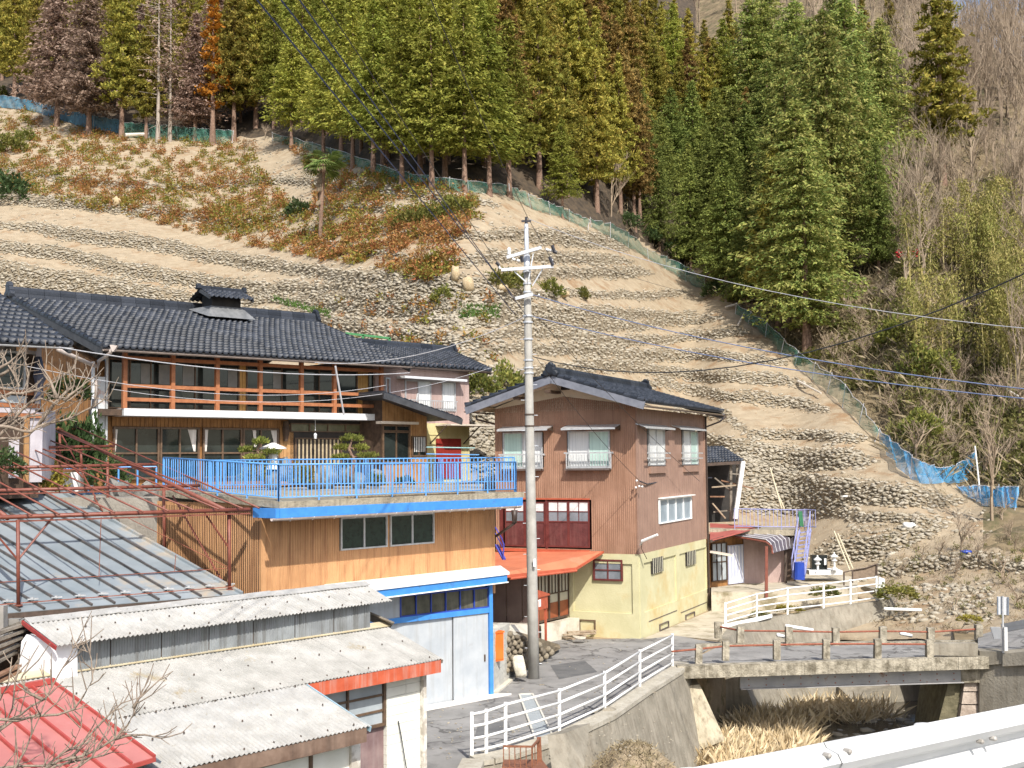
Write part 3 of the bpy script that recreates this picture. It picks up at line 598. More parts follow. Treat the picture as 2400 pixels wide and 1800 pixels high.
redshut = mat('red_shutter', (.22, .018, .012), (.30, .03, .02), .6, 6, .15, stretch=(1, 1, 6))
lilac = mat('lilac_grey_panel', (.42, .39, .42), (.52, .49, .52), .8, 2, .1, streak=(.33, .27, .25), streak_amt=.4)
galv = mat('galvanised_sheet', (.46, .49, .51), (.58, .60, .61), .5, 2, .1, stain=((.40, .13, .03), 1.4, .56, .68))
def rect(fr, x0, x1, y0, y1, v=0):
    xm, ym = (x0+x1)/2, (y0+y1)/2
    return fr.pix(x0, ym, v)[0], fr.pix(x1, ym, v)[0], fr.pix(xm, y1, v)[1], fr.pix(xm, y0, v)[1]
def boards(fr, u0, u1, z0, z1, w_, m, parent, v=0, t=.02, name='board', zt=None, gap=.012):
    n = max(1, int(round((u1-u0)/w_))); p = (u1-u0)/n
    for i in range(n):
        mb = MB(); a, b = u0+i*p, u0+(i+1)*p-gap; top = zt((a+b)/2) if zt else z1; fr.box(mb, a, b, v, v+t+.004*(i % 3), z0, top); mb.build(name, m, parent)
# ================================================================== main old house
dm = Vector((.743, .670, 0)); nin = Vector((-.670, .743, 0))
F0 = U(295, 1000, 42); F0.z = 0
fm_ = Fr(F0-dm*1.6, F0+dm*12.0)       # balcony front plane
H = thing('tiled_house', 'long two-storey old house with black tiled roof and orange timber balcony', 'house', Vector((fm_.P(0, 0, 6.1))))
ZF = lambda py, v=0, px=298: fm_.pix(px, py, v)[1]
uL = fm_.pix(293, 900)[0]; uR = fm_.pix(897, 900)[0]; uC = fm_.pix(222, 900, -.7)[0]
zfl_t, zfl_b = ZF(957), ZF(974); z_up = ZF(829); zm, zl, zt_ = ZF(904), ZF(935.5), ZF(838)
# shell walls behind
mb = MB(); fm_.box(mb, uC, uR+.3, -8.6, -.95, 6.05, 10.75); mb.build('wall', brown_board, H)
mb = MB(); fm_.box(mb, uL-.05, uR+.02, -.95, .06, zfl_b, zfl_t); mb.build('balcony_floor', whiteboard, H)
mb = MB(); fm_.box(mb, uC-.1, uL-.05, -.95, -.1, zfl_b, zfl_t-.03); mb.build('floor_beam', darkwood, H)
for px in (293, 405.5, 510, 611, 707.5, 785, 895):
    u = fm_.pix(px, 900)[0]; mb = MB(); fm_.box(mb, u-.075, u+.075, -.12, .03, zfl_t, z_up+.05); mb.build('post', orange_wood, H)
for z in (zt_, zm, zl):
    mb = MB(); fm_.box(mb, uL, uR, -.085, -.0, z-.065, z+.065); mb.build('rail', orange_wood, H)
# upper glazing
pxs = [256, 289, 312, 345, 368, 402, 424, 455, 475, 507, 530, 558, 578, 608, 620, 655, 672, 706, 716, 752, 760, 786, 795, 836]
v = -.72
bays = [(252, 300), (302, 402), (404, 508), (510, 560), (576, 610), (612, 706), (708, 786), (790, 837)]
for a, b in bays:
    u0, u1 = fm_.pix(a, 900, v)[0], fm_.pix(b, 900, v)[0]
    wf = window(fm_, u0, u1, zfl_t+.02, z_up-.12, H, sash, dglass, n=1 if b-a < 60 else 2, rows=2, v=v, fw=.05, mw=.04)
for a, b in ((560, 576), (837, 862)):
    u0, u1 = fm_.pix(a, 900, v)[0], fm_.pix(b, 900, v)[0]; boards(fm_, u0, u1, zfl_t, z_up, .14, mat('ochre_board', (.40, .22, .06), (.48, .28, .09), .7, 3, .1), H, v=v)
u0, u1 = fm_.pix(862, 900, v)[0], fm_.pix(893, 900, v)[0]; window(fm_, u0, u1, zfl_t+.5, z_up-.1, H, sash, dglass, n=1, v=v, fw=.04)
# pale curtains / screens behind upper glass: blinds as inner strips proud of the wall
for a, b in ((330, 352), (372, 398), (428, 455), (534, 556), (640, 660)):
    u0, u1 = fm_.pix(a, 870, v)[0], fm_.pix(b, 870, v)[0]; mb = MB(); fm_.box(mb, u0, u1, v+.004, v+.012, ZF(900, v), ZF(850, v)); mb.build('blind', mat('screen_paper', (.16, .155, .14), (.21, .2, .18), .5, 3), H)
# lower storey
v2 = -.9
z_lb = ZF(999, v2); u0, u1 = fm_.pix(262, 990, v2)[0], fm_.pix(658, 990, v2)[0]
boards(fm_, u0, u1, z_lb, zfl_b-.005, .155, brown_board, H, v=v2)
ground_z = 6.1
for a, b, n in ((264, 372, 2), (374, 466, 2), (474, 566, 2), (568, 652, 2)):
    q0, q1 = fm_.pix(a, 1040, v2)[0], fm_.pix(b, 1040, v2)[0]
    window(fm_, q0, q1, ground_z+.35, z_lb-.02, H, sash, dglass, n=n, rows=1, v=v2, fw=.07, mw=.06, depth=.08)
    zr = ZF(1062, v2, 400); mb = MB(); fm_.box(mb, q0+.05, q1-.05, v2, v2+.07, zr-.03, zr+.03); mb.build('rail', sash, H)
for a, b, c_ in ((264, 276, 268), (440, 460, 455), (477, 488, 481), (634, 651, 648), (592, 600, 598)):
    mb = MB(); q = [(a, 1006), (b, 1006), (c_+3, 1058), (c_-1, 1058)]; pts = []
    for (x, y) in q: uu, zz = fm_.pix(x, y, v2+.012); pts.append(fm_.P(uu, v2+.008, zz))
    mb.prism(pts, fm_.n*.01); mb.build('curtain', curtain, H)
# wall strips and entrance
q0, q1 = fm_.pix(656, 1040, v2)[0], fm_.pix(688, 1040, v2)[0]; boards(fm_, q0, q1, ground_z, z_lb+.15, .16, tan_board, H, v=v2)
e0, e1 = fm_.pix(676, 1040, v2)[0], fm_.pix(853, 1040, v2)[0]
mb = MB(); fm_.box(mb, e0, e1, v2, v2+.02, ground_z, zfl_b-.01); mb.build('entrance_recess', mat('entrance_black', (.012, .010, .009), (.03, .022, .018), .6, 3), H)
zt0, zt1 = ZF(1010, v2, 760)+.0, ZF(992, v2, 760); zt0, zt1 = fm_.pix(760, 1013, v2)[1], fm_.pix(760, 993, v2)[1]
window(fm_, e0+.05, e1-.05, zt0, zt1, H, sash, mat('olive_glass', (.10, .10, .055), (.17, .165, .10), .2, 3), n=4, v=v2+.03, fw=.04)
d0, d1 = fm_.pix(690, 1060, v2)[0], fm_.pix(800, 1060, v2)[0]; dz1 = fm_.pix(745, 1026, v2)[1]
dr = MB(); fm_.box(dr, d0, d1, v2+.02, v2+.06, dz1-.06, dz1); fm_.box(dr, d0, d0+.07, v2+.02, v2+.06, ground_z, dz1-.06); fm_.box(dr, d1-.07, d1, v2+.02, v2+.06, ground_z, dz1-.06)
dr = dr.build('door', sash, H)
for i in range(11):
    c_ = d0+.1+(d1-d0-.2)*(i+.5)/11; mb = MB(); fm_.box(mb, c_-.035, c_+.035, v2+.03, v2+.055, ground_z, dz1-.07); mb.build('slat', mat('pale_slat', (.34, .27, .17), (.44, .36, .24), .7, 6), dr)
mb = MB(); u_, z_ = fm_.pix(739, 1012, -.3); mb.tube([fm_.P(u_, -.3, z_+.75), fm_.P(u_, -.3, z_+.05)], .012, 5); lw = mb.build('lamp_cord', whiteboard, H); mb = MB(); mb.tube([fm_.P(u_, -.3, z_-.05), fm_.P(u_, -.3, z_-.12), fm_.P(u_, -.3, z_-.28)], [.03, .07, .05], 8); mb.build('bulb', whiteboard, lw)
mb = MB(); u_, z_ = fm_.pix(668, 1002, v2+.1); mb.tube([fm_.P(u_, v2+.15, z_+.25), fm_.P(u_, v2+.2, z_-.1), fm_.P(u_, v2+.15, z_-.55)], [.10, .16, .08], 8); mb.build('wall_lantern', darkwood, H)
q0, q1 = fm_.pix(852, 1040, v2)[0], fm_.pix(896, 1040, v2)[0]; boards(fm_, q0, q1, ground_z, zfl_b-.01, .17, tan_board, H, v=v2, t=.03)
mb = MB(); u_, z_ = fm_.pix(870, 985, v2+.3); mb.prism([fm_.P(u_-.12, v2+.04, zfl_b), fm_.P(u_-.12, -.1, zfl_b), fm_.P(u_-.12, v2+.04, zfl_b-.9)], fm_.d*.24); mb.build('bracket', orange_wood, H)
# roof
EL = U(240, 812, 40.6); ER = EL+dm*13.35; rise = Vector((0, 0, 2.62)); RL = EL+nin*8.3+rise+dm*-.3; RR = EL+dm*13.9+nin*8.3+rise
eo = Vector((0, 0, 0))
tileroof(H, EL, ER, RR, RL, 52, 17, single=288, near=(-13, 43, 12))
BL = RL+(RL-EL)*-1; back = [RL, RR, RR+nin*8.3-rise, RL+nin*8.3-rise]
tileroof(H, back[3]*1, back[2]*1, RR, RL, 30, 10, single=0)
ridgecap(H, RL+Vector((0, 0, .02)), RR+Vector((0, 0, .02)), h=.42, w_=.30, seg=.62)
verge(H, EL-dm*.02, RL-dm*.02, .09, .3); verge(H, RL-dm*.02, back[3]-dm*.02, .09, .3); verge(H, ER, RR, .09, .3); verge(H, RR, back[2], .09, .3)
verge_tiles(H, EL, RL, 24); verge_tiles(H, ER, RR, 24)
mb = MB(); mb.sheet([EL+dm*.1+Vector((0, 0, -.12)), ER-dm*.1+Vector((0, 0, -.12)), ER-dm*.1+nin*1.9+Vector((0, 0, .42)), EL+dm*.1+nin*1.9+Vector((0, 0, .42))], .04); mb.build('soffit', brown_board, H)
gutter(H, EL+Vector((0, 0, -.10))-nin*.08, ER+Vector((0, 0, -.10))-nin*.08, .075, mat('gutter_grey_brown', (.20, .16, .14), (.28, .23, .2), .5, 5))
# gable wall on the left
g0 = fm_.P(uC, -8.6, 0); g1 = fm_.P(uC, -.72, 0); fg = Fr(g0, g1)
ribwall(fg, 0, fg.L, 8.35, 10.9, .16, .015, brown_board, H, v=.02, duty=.9, ztop=lambda u: min(10.75+(fg.L-u)*2.62/8.3*.98-.05, 13.3))
mb = MB(); fg.box(mb, 0, fg.L, .0, .14, 8.15, 8.36); mb.build('ledge', lilac, H)
mb = MB(); mb.prism([fg.P(0, -.1, 10.7), fg.P(fg.L, -.1, 10.7), fg.P(0, -.1, 13.2)], -fg.n*.15); mb.build('gable_fill', brown_board, H)
# corner: white trim, metal panel, downpipes
mb = MB(); fg.box(mb, fg.L-.05, fg.L+.07, .02, .10, 6.1, 10.7); mb.build('corner_trim', whiteboard, H)
u0, u1 = fm_.pix(224, 950, -.6)[0], fm_.pix(246, 950, -.6)[0]; z0, z1 = ZF(1020, -.6, 235), ZF(883, -.6, 235)
mb = MB(); fm_.box(mb, u0, u1, -.66, -.6, z0, z1); mb.build('metal_panel', galv, H)
mb = MB(); fm_.box(mb, u1+.02, u1+.10, -.7, -.58, 6.1, z_up); mb.build('corner_post', alu, H)
pipe = mat('pale_downpipe', (.42, .36, .33), (.52, .46, .42), .5, 4)
mb = MB(); a = U(262, 818, 40.5); b = U(258, 828, 40.6); c_ = U(231, 846, 41.0); d_ = U(226, 900, 41.0)
mb.tube([a, b, c_, d_, U(224, 952, 41)], .065, 8); mb.build('downpipe', pipe, H, smooth=True)
mb = MB(); mb.tube([U(222, 958, 41), U(218, 1048, 41.1)], .10, 8); mb.build('downpipe', white, H, smooth=True)
mb = MB(); mb.tube([U(221, 935, 41), U(219, 962, 41)], .075, 8); mb.build('pipe_sleeve', mat('black_plastic', (.02, .02, .025), (.04, .04, .05), .5, 4), H)
mb = MB(); mb.prism([U(257, 808, 40.4), U(275, 810, 40.4), U(266, 824, 40.4), U(262, 824, 40.4)], (0, .15, 0)); mb.build('gutter_hopper', pipe, H)
mb = MB(); mb.tube([U(137, 820, 37.5), U(223, 858, 40.8)], .075, 8); mb.build('downpipe', pipe, H, smooth=True)
# roof vent turret on the ridge
T = H; tb = fm_.pix(440, 760)[0]
c0 = U(493, 745, 49.0)
def turret():
    ctr = RL.lerp(RR, .0); t = 0
    # find the point of the ridge under px 485
    best = min(((abs(1200+FP*(RL.lerp(RR, k/200).x/RL.lerp(RR, k/200).y)-492), k) for k in range(200)))[1]/200
    c = RL.lerp(RR, best)-nin*1.0; zc = c.z-.30
    sk = mat('lead_flashing', (.12, .125, .13), (.19, .195, .2), .45, 3, .1)
    mb = MB(); q = lambda u, v_, z: c+dm*u+nin*v_+Vector((0, 0, z))
    mb.box8([q(-1.15, -1.0, -.38), q(1.15, -1.0, -.38), q(1.15, .9, .10), q(-1.15, .9, .10), q(-.75, -.5, .16), q(.75, -.5, .16), q(.75, .5, .16), q(-.75, .5, .16)]); mb.build('turret_skirt', sk, H)
    mb = MB(); mb.box8([q(-.7, -.45, .14), q(.7, -.45, .14), q(.7, .45, .14), q(-.7, .45, .14), q(-.7, -.45, .68), q(.7, -.45, .68), q(.7, .45, .68), q(-.7, .45, .68)]); tr = mb.build('turret', mat('soot_black', (.012, .011, .010), (.035, .03, .026), .8, 3), H)
    e0, e1 = q(-1.05, -.95, .52), q(1.05, -.95, .52); r0, r1 = q(-1.05, 0, .92), q(1.05, 0, .92)
    for (s0, s1) in ((e0, e1), (q(1.05, .95, .52), q(-1.05, .95, .52))):
        rr = (r1, r0) if s0 is e0 else (r0, r1)
        A_ = [TV @ np.array([(s1-s0)/9, (rr[0]-s0 if False else ((rr[1] if s0 is not e0 else r0)-s0))/4, Vector((0, 0, .8))])+np.array(s0+(s1-s0)*i/9+(((rr[1] if s0 is not e0 else r0)-s0))*j/4) for i in range(9) for j in range(4)]
        obj_np('turret_tiles', np.concatenate(A_), np.concatenate([TF+len(TV)*k for k in range(36)]), tilem, H, kind='stuff')
    ridgecap(H, r0, r1, h=.17, w_=.17, seg=.5)
    verge(H, e0, r0, .06, .14); verge(H, e1, r1, .06, .14)
turret()
# ================================================================== neighbour at the far left
N_ = thing('neighbour_house', 'tiled house cut by the left edge behind bare branches', 'house', U(40, 1100, 33.5))
NL, NR = U(-160, 792, 31.2), U(165, 808, 34.0)
nr_ = U(-12, 688, 40.5); nl_ = nr_+(NL-NR)*1.05
tileroof(N_, NL, NR, nr_, nl_, 17, 12, single=150, near=(-13, 34, 11))
verge(N_, NR, nr_, .09, .26); verge_tiles(N_, NR, nr_, 16)
gutter(N_, NL+Vector((0, -.08, -.08)), NR+Vector((.1, -.08, -.10)), .05, alu)
fn = Fr(U(-160, 1000, 32.2), U(97, 1000, 34.9)); fn.o.z = 0
mb = MB(); fn.box(mb, 0, fn.L, -4, -.1, 6.05, 10.3); mb.build('wall', darkwood, N_)
def nrect(x0, x1, y0, y1, v, m, name, d=.05): a = rect(fn, x0, x1, y0, y1, v); mb = MB(); fn.box(mb, a[0], a[1], v, v+d, a[2], a[3]); return mb.build(name, m, N_)
a = rect(fn, -20, 58, 822, 912, .0); window(fn, *a, N_, alu, dglass, n=1, v=0)
nrect(82, 94, 808, 960, .0, lilac, 'corner_post'); nrect(66, 84, 808, 822, 0, tan_board, 'panel')
nrect(-60, 92, 912, 924, .02, orange_wood, 'rail'); nrect(-60, 60, 926, 944, -.05, fglass, 'pane'); nrect(-60, 92, 944, 954, .02, orange_wood, 'rail'); nrect(-60, 80, 955, 967, .0, lilac, 'band')
nrect(-60, 96, 968, 978, .02, orange_wood, 'beam'); nrect(55, 66, 978, 1130, .02, tan_board, 'post'); nrect(68, 97, 966, 1130, -.05, lilac, 'panel')
nrect(20, 42, 1028, 1120, 0, lilac, 'panel')
mb = MB(); mb.prism([U(97, 966, 34.95), U(130, 962, 37.5), U(130, 1120, 37.5), U(97, 1125, 34.95)], (-.1, .2, 0)); mb.build('side_wall', lilac, N_)
mb = MB(); mb.prism([U(97, 815, 34.95), U(97, 966, 34.95), U(60, 966, 39), U(60, 800, 39)], (-.1, .1, 0)); mb.build('side_wall', brown_board, N_)
# dark ironwork like bracket on the corner
mb = MB(); mb.tube([U(90, 838, 34.6), U(92, 872, 34.5), U(95, 880, 34.5), U(92, 900, 34.5), U(90, 935, 34.6)], [.10, .16, .22, .12, .14], 8); mb.build('corner_bracket', mat('blue_black_metal', (.03, .035, .06), (.07, .08, .12), .4, 4), N_)
# ================================================================== annex (mauve and cream) and lean-to porch
X_ = thing('annex_house', 'mauve and cream rendered annex with red shutter under a tiled roof', 'house', U(1000, 1125, 52))
fa = Fr(U(880, 1000, 50.0), U(1100, 1000, 54.2)); fa.o.z = 0
zsp = fa.pix(1000, 992, 0)[1]; ztp = fa.pix(1000, 850, 0)[1]
mb = MB(); fa.box(mb, 0, fa.L, -5.5, 0, zsp, ztp); mb.build('upper_wall', mauve, X_)
mb = MB(); fa.box(mb, 0, fa.L, -5.5, .003, 6.0, zsp); mb.build('lower_wall', cream, X_)
mb = MB(); fa.box(mb, 0, fa.L, 0, .03, zsp-.52, zsp-.48); mb.build('moulding', cream, X_)
a = rect(fa, 948, 1066, 893, 962, 0); wn = window(fa, *a, X_, alu, cglass, n=4, v=0, fw=.06, mw=.05)
a2 = rect(fa, 946, 1072, 939, 940, .3); mb = MB()
fa.box(mb, a2[0], a2[1], .28, .32, a2[2], a2[2]+.04); rl = mb.build('window_rail', alu, X_)
for i in range(24): c_ = a2[0]+(a2[1]-a2[0])*(i+.5)/24; mb = MB(); fa.box(mb, c_-.012, c_+.012, .29, .31, a[2]-.05, a2[2]); mb.build('baluster', alu, rl)
a3 = rect(fa, 940, 1086, 881, 893, .3); mb = MB(); fa.box(mb, a3[0], a3[1], .0, .55, a[3]+.02, a[3]+.12); mb.build('awning', whiteboard, X_)
a = rect(fa, 902, 913, 885, 925, 0); window(fa, *a, X_, alu, fglass, n=1, v=0)
a = rect(fa, 1021, 1079, 1028, 1121, 0)
for s_ in (0, 1): mb = MB(); m_ = (a[0]+a[1])/2; fa.box(mb, a[0] if s_ == 0 else m_+.01, m_-.01 if s_ == 0 else a[1], .02, .06, a[2], a[3]); mb.build('shutter', redshut, X_)
z_ = fa.pix(1050, 997, .9)[1]; mb = MB(); fa.box(mb, fa.pix(1020, 1000)[0], fa.L+.9, 0, 1.0, z_, z_+.07); mb.build('canopy', mat('pale_canopy', (.5, .44, .36), (.6, .54, .45), .8, 3), X_)
for px in (1007, 1085): mb = MB(); u_ = fa.pix(px, 1020)[0]; mb.tube([fa.P(u_, .03, z_-.8), fa.P(u_+.3, .8, z_)], .03, 5); mb.build('canopy_brace', darkwood, X_)
for y, m_ in ((1048, mat('teal_pole', (.25, .45, .45), (.35, .55, .55), .4, 3)), (1064, mat('blue_pole', (.10, .30, .62), (.16, .38, .7), .4, 3))):
    mb = MB(); mb.tube([U(1000, y, 47), U(1112 if y < 1050 else 1122, y+2, 49)], .025, 6); mb.build('drying_pole', m_, X_)
AE, AR = U(820, 846, 48.6), U(1150, 868, 54.6); ar1 = U(1060, 826, 60.5); ar0 = ar1+(AE-AR)
tileroof(X_, AE, AR, ar1, ar0, 30, 15); verge(X_, AR, ar1, .08, .22); verge_tiles(X_, AR, ar1, 16)
ridgecap(X_, ar0+Vector((0, 0, .02)), ar1+Vector((0, 0, .02)), h=.32, w_=.28, seg=.7)
gutter(X_, AE+Vector((0, -.05, -.08)), AR+Vector((0, -.05, -.08)), .06)
mb = MB(); n_ = (ar1-AR)*.28; mb.sheet([AE+Vector((0, 0, -.12)), AR+Vector((0, 0, -.12)), AR+n_+Vector((0, 0, -.10)), AE+n_+Vector((0, 0, -.10))], .04); mb.build('soffit', darkwood, X_)
q = [U(858, 868, 50.6), U(1004, 879, 53.0), U(968, 856, 56), U(835, 848, 53.5)]
tileroof(X_, *q, 14, 4); gutter(X_, q[0]+Vector((0, -.05, -.08)), q[1]+Vector((0, -.05, -.08)), .05, alu)
mb = MB(); mb.tube([U(984, 880, 52.5), U(976, 942, 51.5)], .04, 6); mb.build('downpipe', alu, X_)
# porch
Pp = thing('boarded_porch', 'boarded lean-to porch with sloping dark roof between the balcony and the red shutter', 'porch', U(945, 1130, 49.5))
fp = Fr(U(896, 1000, 48.9), U(1000, 1000, 50.9)); fp.o.z = 0
zl0 = fp.pix(898, 930)[1]; zr0 = fp.pix(1000, 968)[1]
mb = MB(); mb.prism([fp.P(0, -.02, 6.0), fp.P(fp.L, -.02, 6.0), fp.P(fp.L, -.02, zr0), fp.P(0, -.02, zl0)], -fp.n*2.5); mb.build('wall', darkwood, Pp)
boards(fp, 0, fp.L, 6.0, 9, .17, tan_board, Pp, zt=lambda u: zl0+(zr0-zl0)*u/fp.L, t=.02)
a = rect(fp, 895, 960, 1010, 1085, .04); window(fp, *a, Pp, sash, dglass, n=2, v=.04, fw=.08)
a = rect(fp, 895, 960, 996, 1012, .04); window(fp, *a, Pp, sash, dglass, n=2, v=.04)
a = rect(fp, 964, 998, 1022, 1070, .04); w_ = window(fp, *a, Pp, sash, dglass, n=2, v=.04)
for i in range(7): c_ = a[0]+.08+(a[1]-a[0]-.16)*(i+.5)/7; mb = MB(); fp.box(mb, c_-.012, c_+.012, .1, .12, a[2]+.2, a[3]-.05); mb.build('bar', white, w_)
mb = MB(); a = rect(fp, 892, 980, 988, 994, .3); fp.box(mb, a[0], a[1], .02, .35, a[2], a[3]); mb.build('awning', mat('pale_canopy', (.5, .5, .5)), Pp)
b0, b1 = U(899, 926, 47.4), U(1083, 988, 50.2)
b0u = b0+Vector((0, 0, .12)); b1u = b1+Vector((0, 0, .12)); off = nin*3.6
mb = MB(); mb.sheet([b0u, b1u, b1u+off, b0u+off], .05); mb.build('roof_deck', fasc, Pp)
mb = MB(); mb.bar(b0-Vector((0, 0, .02)), b1-Vector((0, 0, .02)), .07, .24); mb.build('bargeboard', fasc, Pp)
for i in range(15):
    p = b0u.lerp(b1u, i/15); q_ = b0u.lerp(b1u, (i+1)/15); mb = MB(); mb.box8([p, q_, q_+off, p+off, p+Vector((0, 0, .07)), q_+Vector((0, 0, .03)), q_+off+Vector((0, 0, .03)), p+off+Vector((0, 0, .07))]); mb.build('tile_course', tile1, Pp)
for i in range(4):
    t0 = .12+i*.19; p, q_ = b0.lerp(b1, t0), b0.lerp(b1, t0+.13); mb = MB(); dz = Vector((0, 0, .045)); mb.prism([p+nin*.15+dz, q_+nin*.15+dz, q_+nin*.75+dz, p+nin*.75+dz], (0, 0, .012)); mb.build('soffit_panel', mat('light_soffit', (.45, .30, .14), (.5, .34, .17), .8, 3), Pp)
# ================================================================== ochre building with concrete deck and blue railing
ochre = mat('ochre_cladding', (.43, .225, .10), (.51, .28, .13), .6, 1.5, .1, 8, streak=(.22, .09, .035), streak_amt=.75)
blue = mat('blue_paint', (.045, .215, .58), (.06, .26, .64), .5, 4, .05, stain=((.06, .14, .30), 2.5, .6, .72))
bluep = mat('blue_rail_paint', (.085, .27, .60), (.12, .33, .68), .45, 3, .05)
dblue = mat('deep_blue_paint', (.02, .05, .30), (.03, .07, .38), .5, 4, .05)
do = Vector((.665, .747, 0)); no_in = Vector((-.747, .665, 0))
S0 = U(655, 1176, 30.2); ST = S0.z
S1 = U(1221, 1155, 37.1); S1.z = ST; ds = (S1-S0).normalized(); ns_in = Vector((-ds.y, ds.x, 0))
OB = thing('ochre_workshop', 'ochre ribbed-metal workshop carrying a concrete deck with blue fascia', 'building', S0-Vector((0, 0, 2.6)))
fs = Fr(Vector((S0.x, S0.y, 0)), Vector((S1.x, S1.y, 0)))
OV = -1.03
u_l, u_r = fs.pix(612, 1290, OV)[0], fs.pix(1160, 1265, OV)[0]; zb_ = fs.pix(612, 1392, OV)[1]; zb2 = fs.pix(1160, 1342, OV)[1]; zb_ = min(zb_, zb2)-.05
ztop = ST-.18
a1 = rect(fs, 797, 906, 1210, 1286, OV); a2 = rect(fs, 913, 1016, 1204, 1277, OV)
# align both windows
zw0, zw1 = (a1[2]+a2[2])/2, (a1[3]+a2[3])/2; a1 = (a1[0], a1[1], zw0, zw1); a2 = (a2[0], a2[1], zw0, zw1)
ribwall(fs, u_l, u_r, zb_-.6, ztop, .085, .014, ochre, OB, v=OV, holes=(a1, a2))
mb = MB(); fs.box(mb, u_l, u_r, OV-5.2, OV-.03, zb_-.6, ztop); mb.build('wall', mat('dark_core', (.02, .015, .012), (.03, .02, .02), .9, 3), OB)
for a in (a1, a2): window(fs, *a, OB, alu, gglass, n=2, v=OV, fw=.045, mw=.05, depth=.05)
fl_ = Fr(fs.P(u_l, OV-6.0, 0), fs.P(u_l, OV, 0))
ribwall(fl_, 0, fl_.L, 2.6, ztop+.1, .085, .012, ochre, OB, v=.0, duty=.5)
mb = MB(); fs.box(mb, u_l-.02, u_l+.10, OV-.02, OV+.03, zb_-.6, ztop); mb.build('corner_trim', ochre, OB)
# deck
m_slab = mat('deck_concrete', (.26, .225, .165), (.38, .335, .25), .9, 2.2, .8, 14, streak=(.12, .10, .07), streak_amt=.75)
L1 = U(372, 1149, 34.3)
dk_poly = [S0, S1+ds*.15, S1+ds*.15+ns_in*4.5, S0+ds*2+ns_in*7, L1+Vector((-.6, 2.5, 0)), L1]
for i, p in enumerate(dk_poly): dk_poly[i] = Vector(p)
for i in (1, 2, 3): dk_poly[i].z = ST
mb = MB(); th = .17; top = dk_poly; n = len(top); mb.add([p-Vector((0, 0, th)) for p in top]+top, [tuple(range(n-1, -1, -1)), tuple(range(n, 2*n))]+[(i, (i+1) % n, n+(i+1) % n, n+i) for i in range(n)]); mb.build('deck_slab', m_slab, OB)
mb = MB(); fs.box(mb, -.0, fs.L+.05, -.05, .03, ST-.42, ST-.17); fs.box(mb, -.12, -.0, OV+.05, -.0, ST-.42, ST-.17); mb.build('fascia', blue, OB)
mb = MB(); fs.box(mb, fs.L+.0, fs.L+.06, OV-2, -.05, ST-.42, ST-.17); mb.build('fascia', blue, OB)
gm = mat('gutter_pale', (.34, .28, .24), (.44, .37, .33), .5, 5)
gt = gutter(OB, fs.P(-.28, .05, ST-.42), fs.P(fs.L-.1, .05, ST-.42), .07, gm)
for i in range(13): c_ = .3+i*(fs.L-.6)/12; mb = MB(); mb.tube([fs.P(c_, .13, ST-.42), fs.P(c_, .05, ST-.505), fs.P(c_, -.02, ST-.42)], .012, 4); mb.build('gutter_bracket', white, gt)
pb = mat('brown_downpipe', (.035, .022, .018), (.06, .04, .03), .5, 5)
mb = MB(); e = fs.P(fs.L-.35, .03, ST-.55); k0 = fs.P(fs.L-.35, .03, ST-.95); k1 = fs.P(u_r+.05, OV+.03, ST-1.4); mb.tube([e, k0], [.10, .07], 8); mb.tube([k0, k1], .045, 8); mb.build('downpipe', pb, OB, smooth=True)
mb = MB(); mb.bar(fs.P(2.4, -.25, ST+.03), fs.P(7.4, -.22, ST+.03), .12, .06); mb.build('plank', mat('old_plank', (.25, .19, .13), (.36, .29, .2), .9, 5), OB)
# blue railing along the deck
def railing(pts, label, h=.95, pitch=.125, r=.0125, low=.10, m=None, post_every=1.3, extra=None, sag=0):
    m = m or bluep; f = thing('deck_railing', label, 'railing', pts[0])
    for a, b in zip(pts, pts[1:]):
        a = Vector(a); b = Vector(b); L = (b-a).length; n = max(1, int(round(L/post_every)))
        up = Vector((0, 0, 1))
        for z, rr in ((h, .024), (low, .018)) + (((extra, .016),) if extra else ()):
            mb = MB(); mb.tube([a+up*z, b+up*z], rr, 7); mb.build('rail', m, f, smooth=True)
        for i in range(n+1):
            p = a.lerp(b, i/n); mb = MB(); mb.tube([p-up*.06, p+up*h], .024, 7); mb.build('post', m, f)
        k = int(L/pitch)
        for i in range(k):
            p = a.lerp(b, (i+.5)/k); mb = MB(); q = rng.uniform(-.012, .012); mb.bar(p+up*low, p+up*(h-.01)+ds*q, r*2, r*2); mb.build('baluster', m, f)
    return f
ri = -.10
rp0, rp1 = fs.P(.05, ri, ST), fs.P(fs.L-.12, ri, ST)
rl0 = L1+(S0-L1).normalized()*.1+Vector((.05, .1, 0))
railing([rl0, rp0, rp1, rp1+ns_in*.0+Vector((-.05, 3.2, 0))], 'bright blue railing along the front edge of the concrete deck')
bk0, bk1 = U(492, 1138, 40.5), U(1206, 1140, 42.5); bk0.z = bk1.z = 6.14
railing([bk0, bk1], 'blue railing at the back of the deck before the garden', h=.98, low=.12, pitch=.14)
for q0, q1, lab in ((U(142, 1167, 39), U(270, 1167, 40), 'short blue pipe rail behind the metal roof'), (U(277, 1180, 37.5), U(366, 1150, 38), 'tall blue posts beside the left end of the deck')):
    f = thing('pipe_rail', lab, 'railing', q0); zt = (.95 if 'short' in lab else 1.15); mb = MB(); q1.z = q0.z
    mb.tube([q0+Vector((0, 0, zt)), q1+Vector((0, 0, zt))], .03, 6); mb.build('rail', bluep, f)
    mb = MB(); mb.tube([q0+Vector((0, 0, .1)), q1+Vector((0, 0, .1))], .03, 6); mb.build('rail', bluep, f)
    for t in (0, .5, 1): mb = MB(); p = q0.lerp(q1, t); mb.tube([p-Vector((0, 0, .3)), p+Vector((0, 0, zt))], .03, 6); mb.build('post', bluep, f)
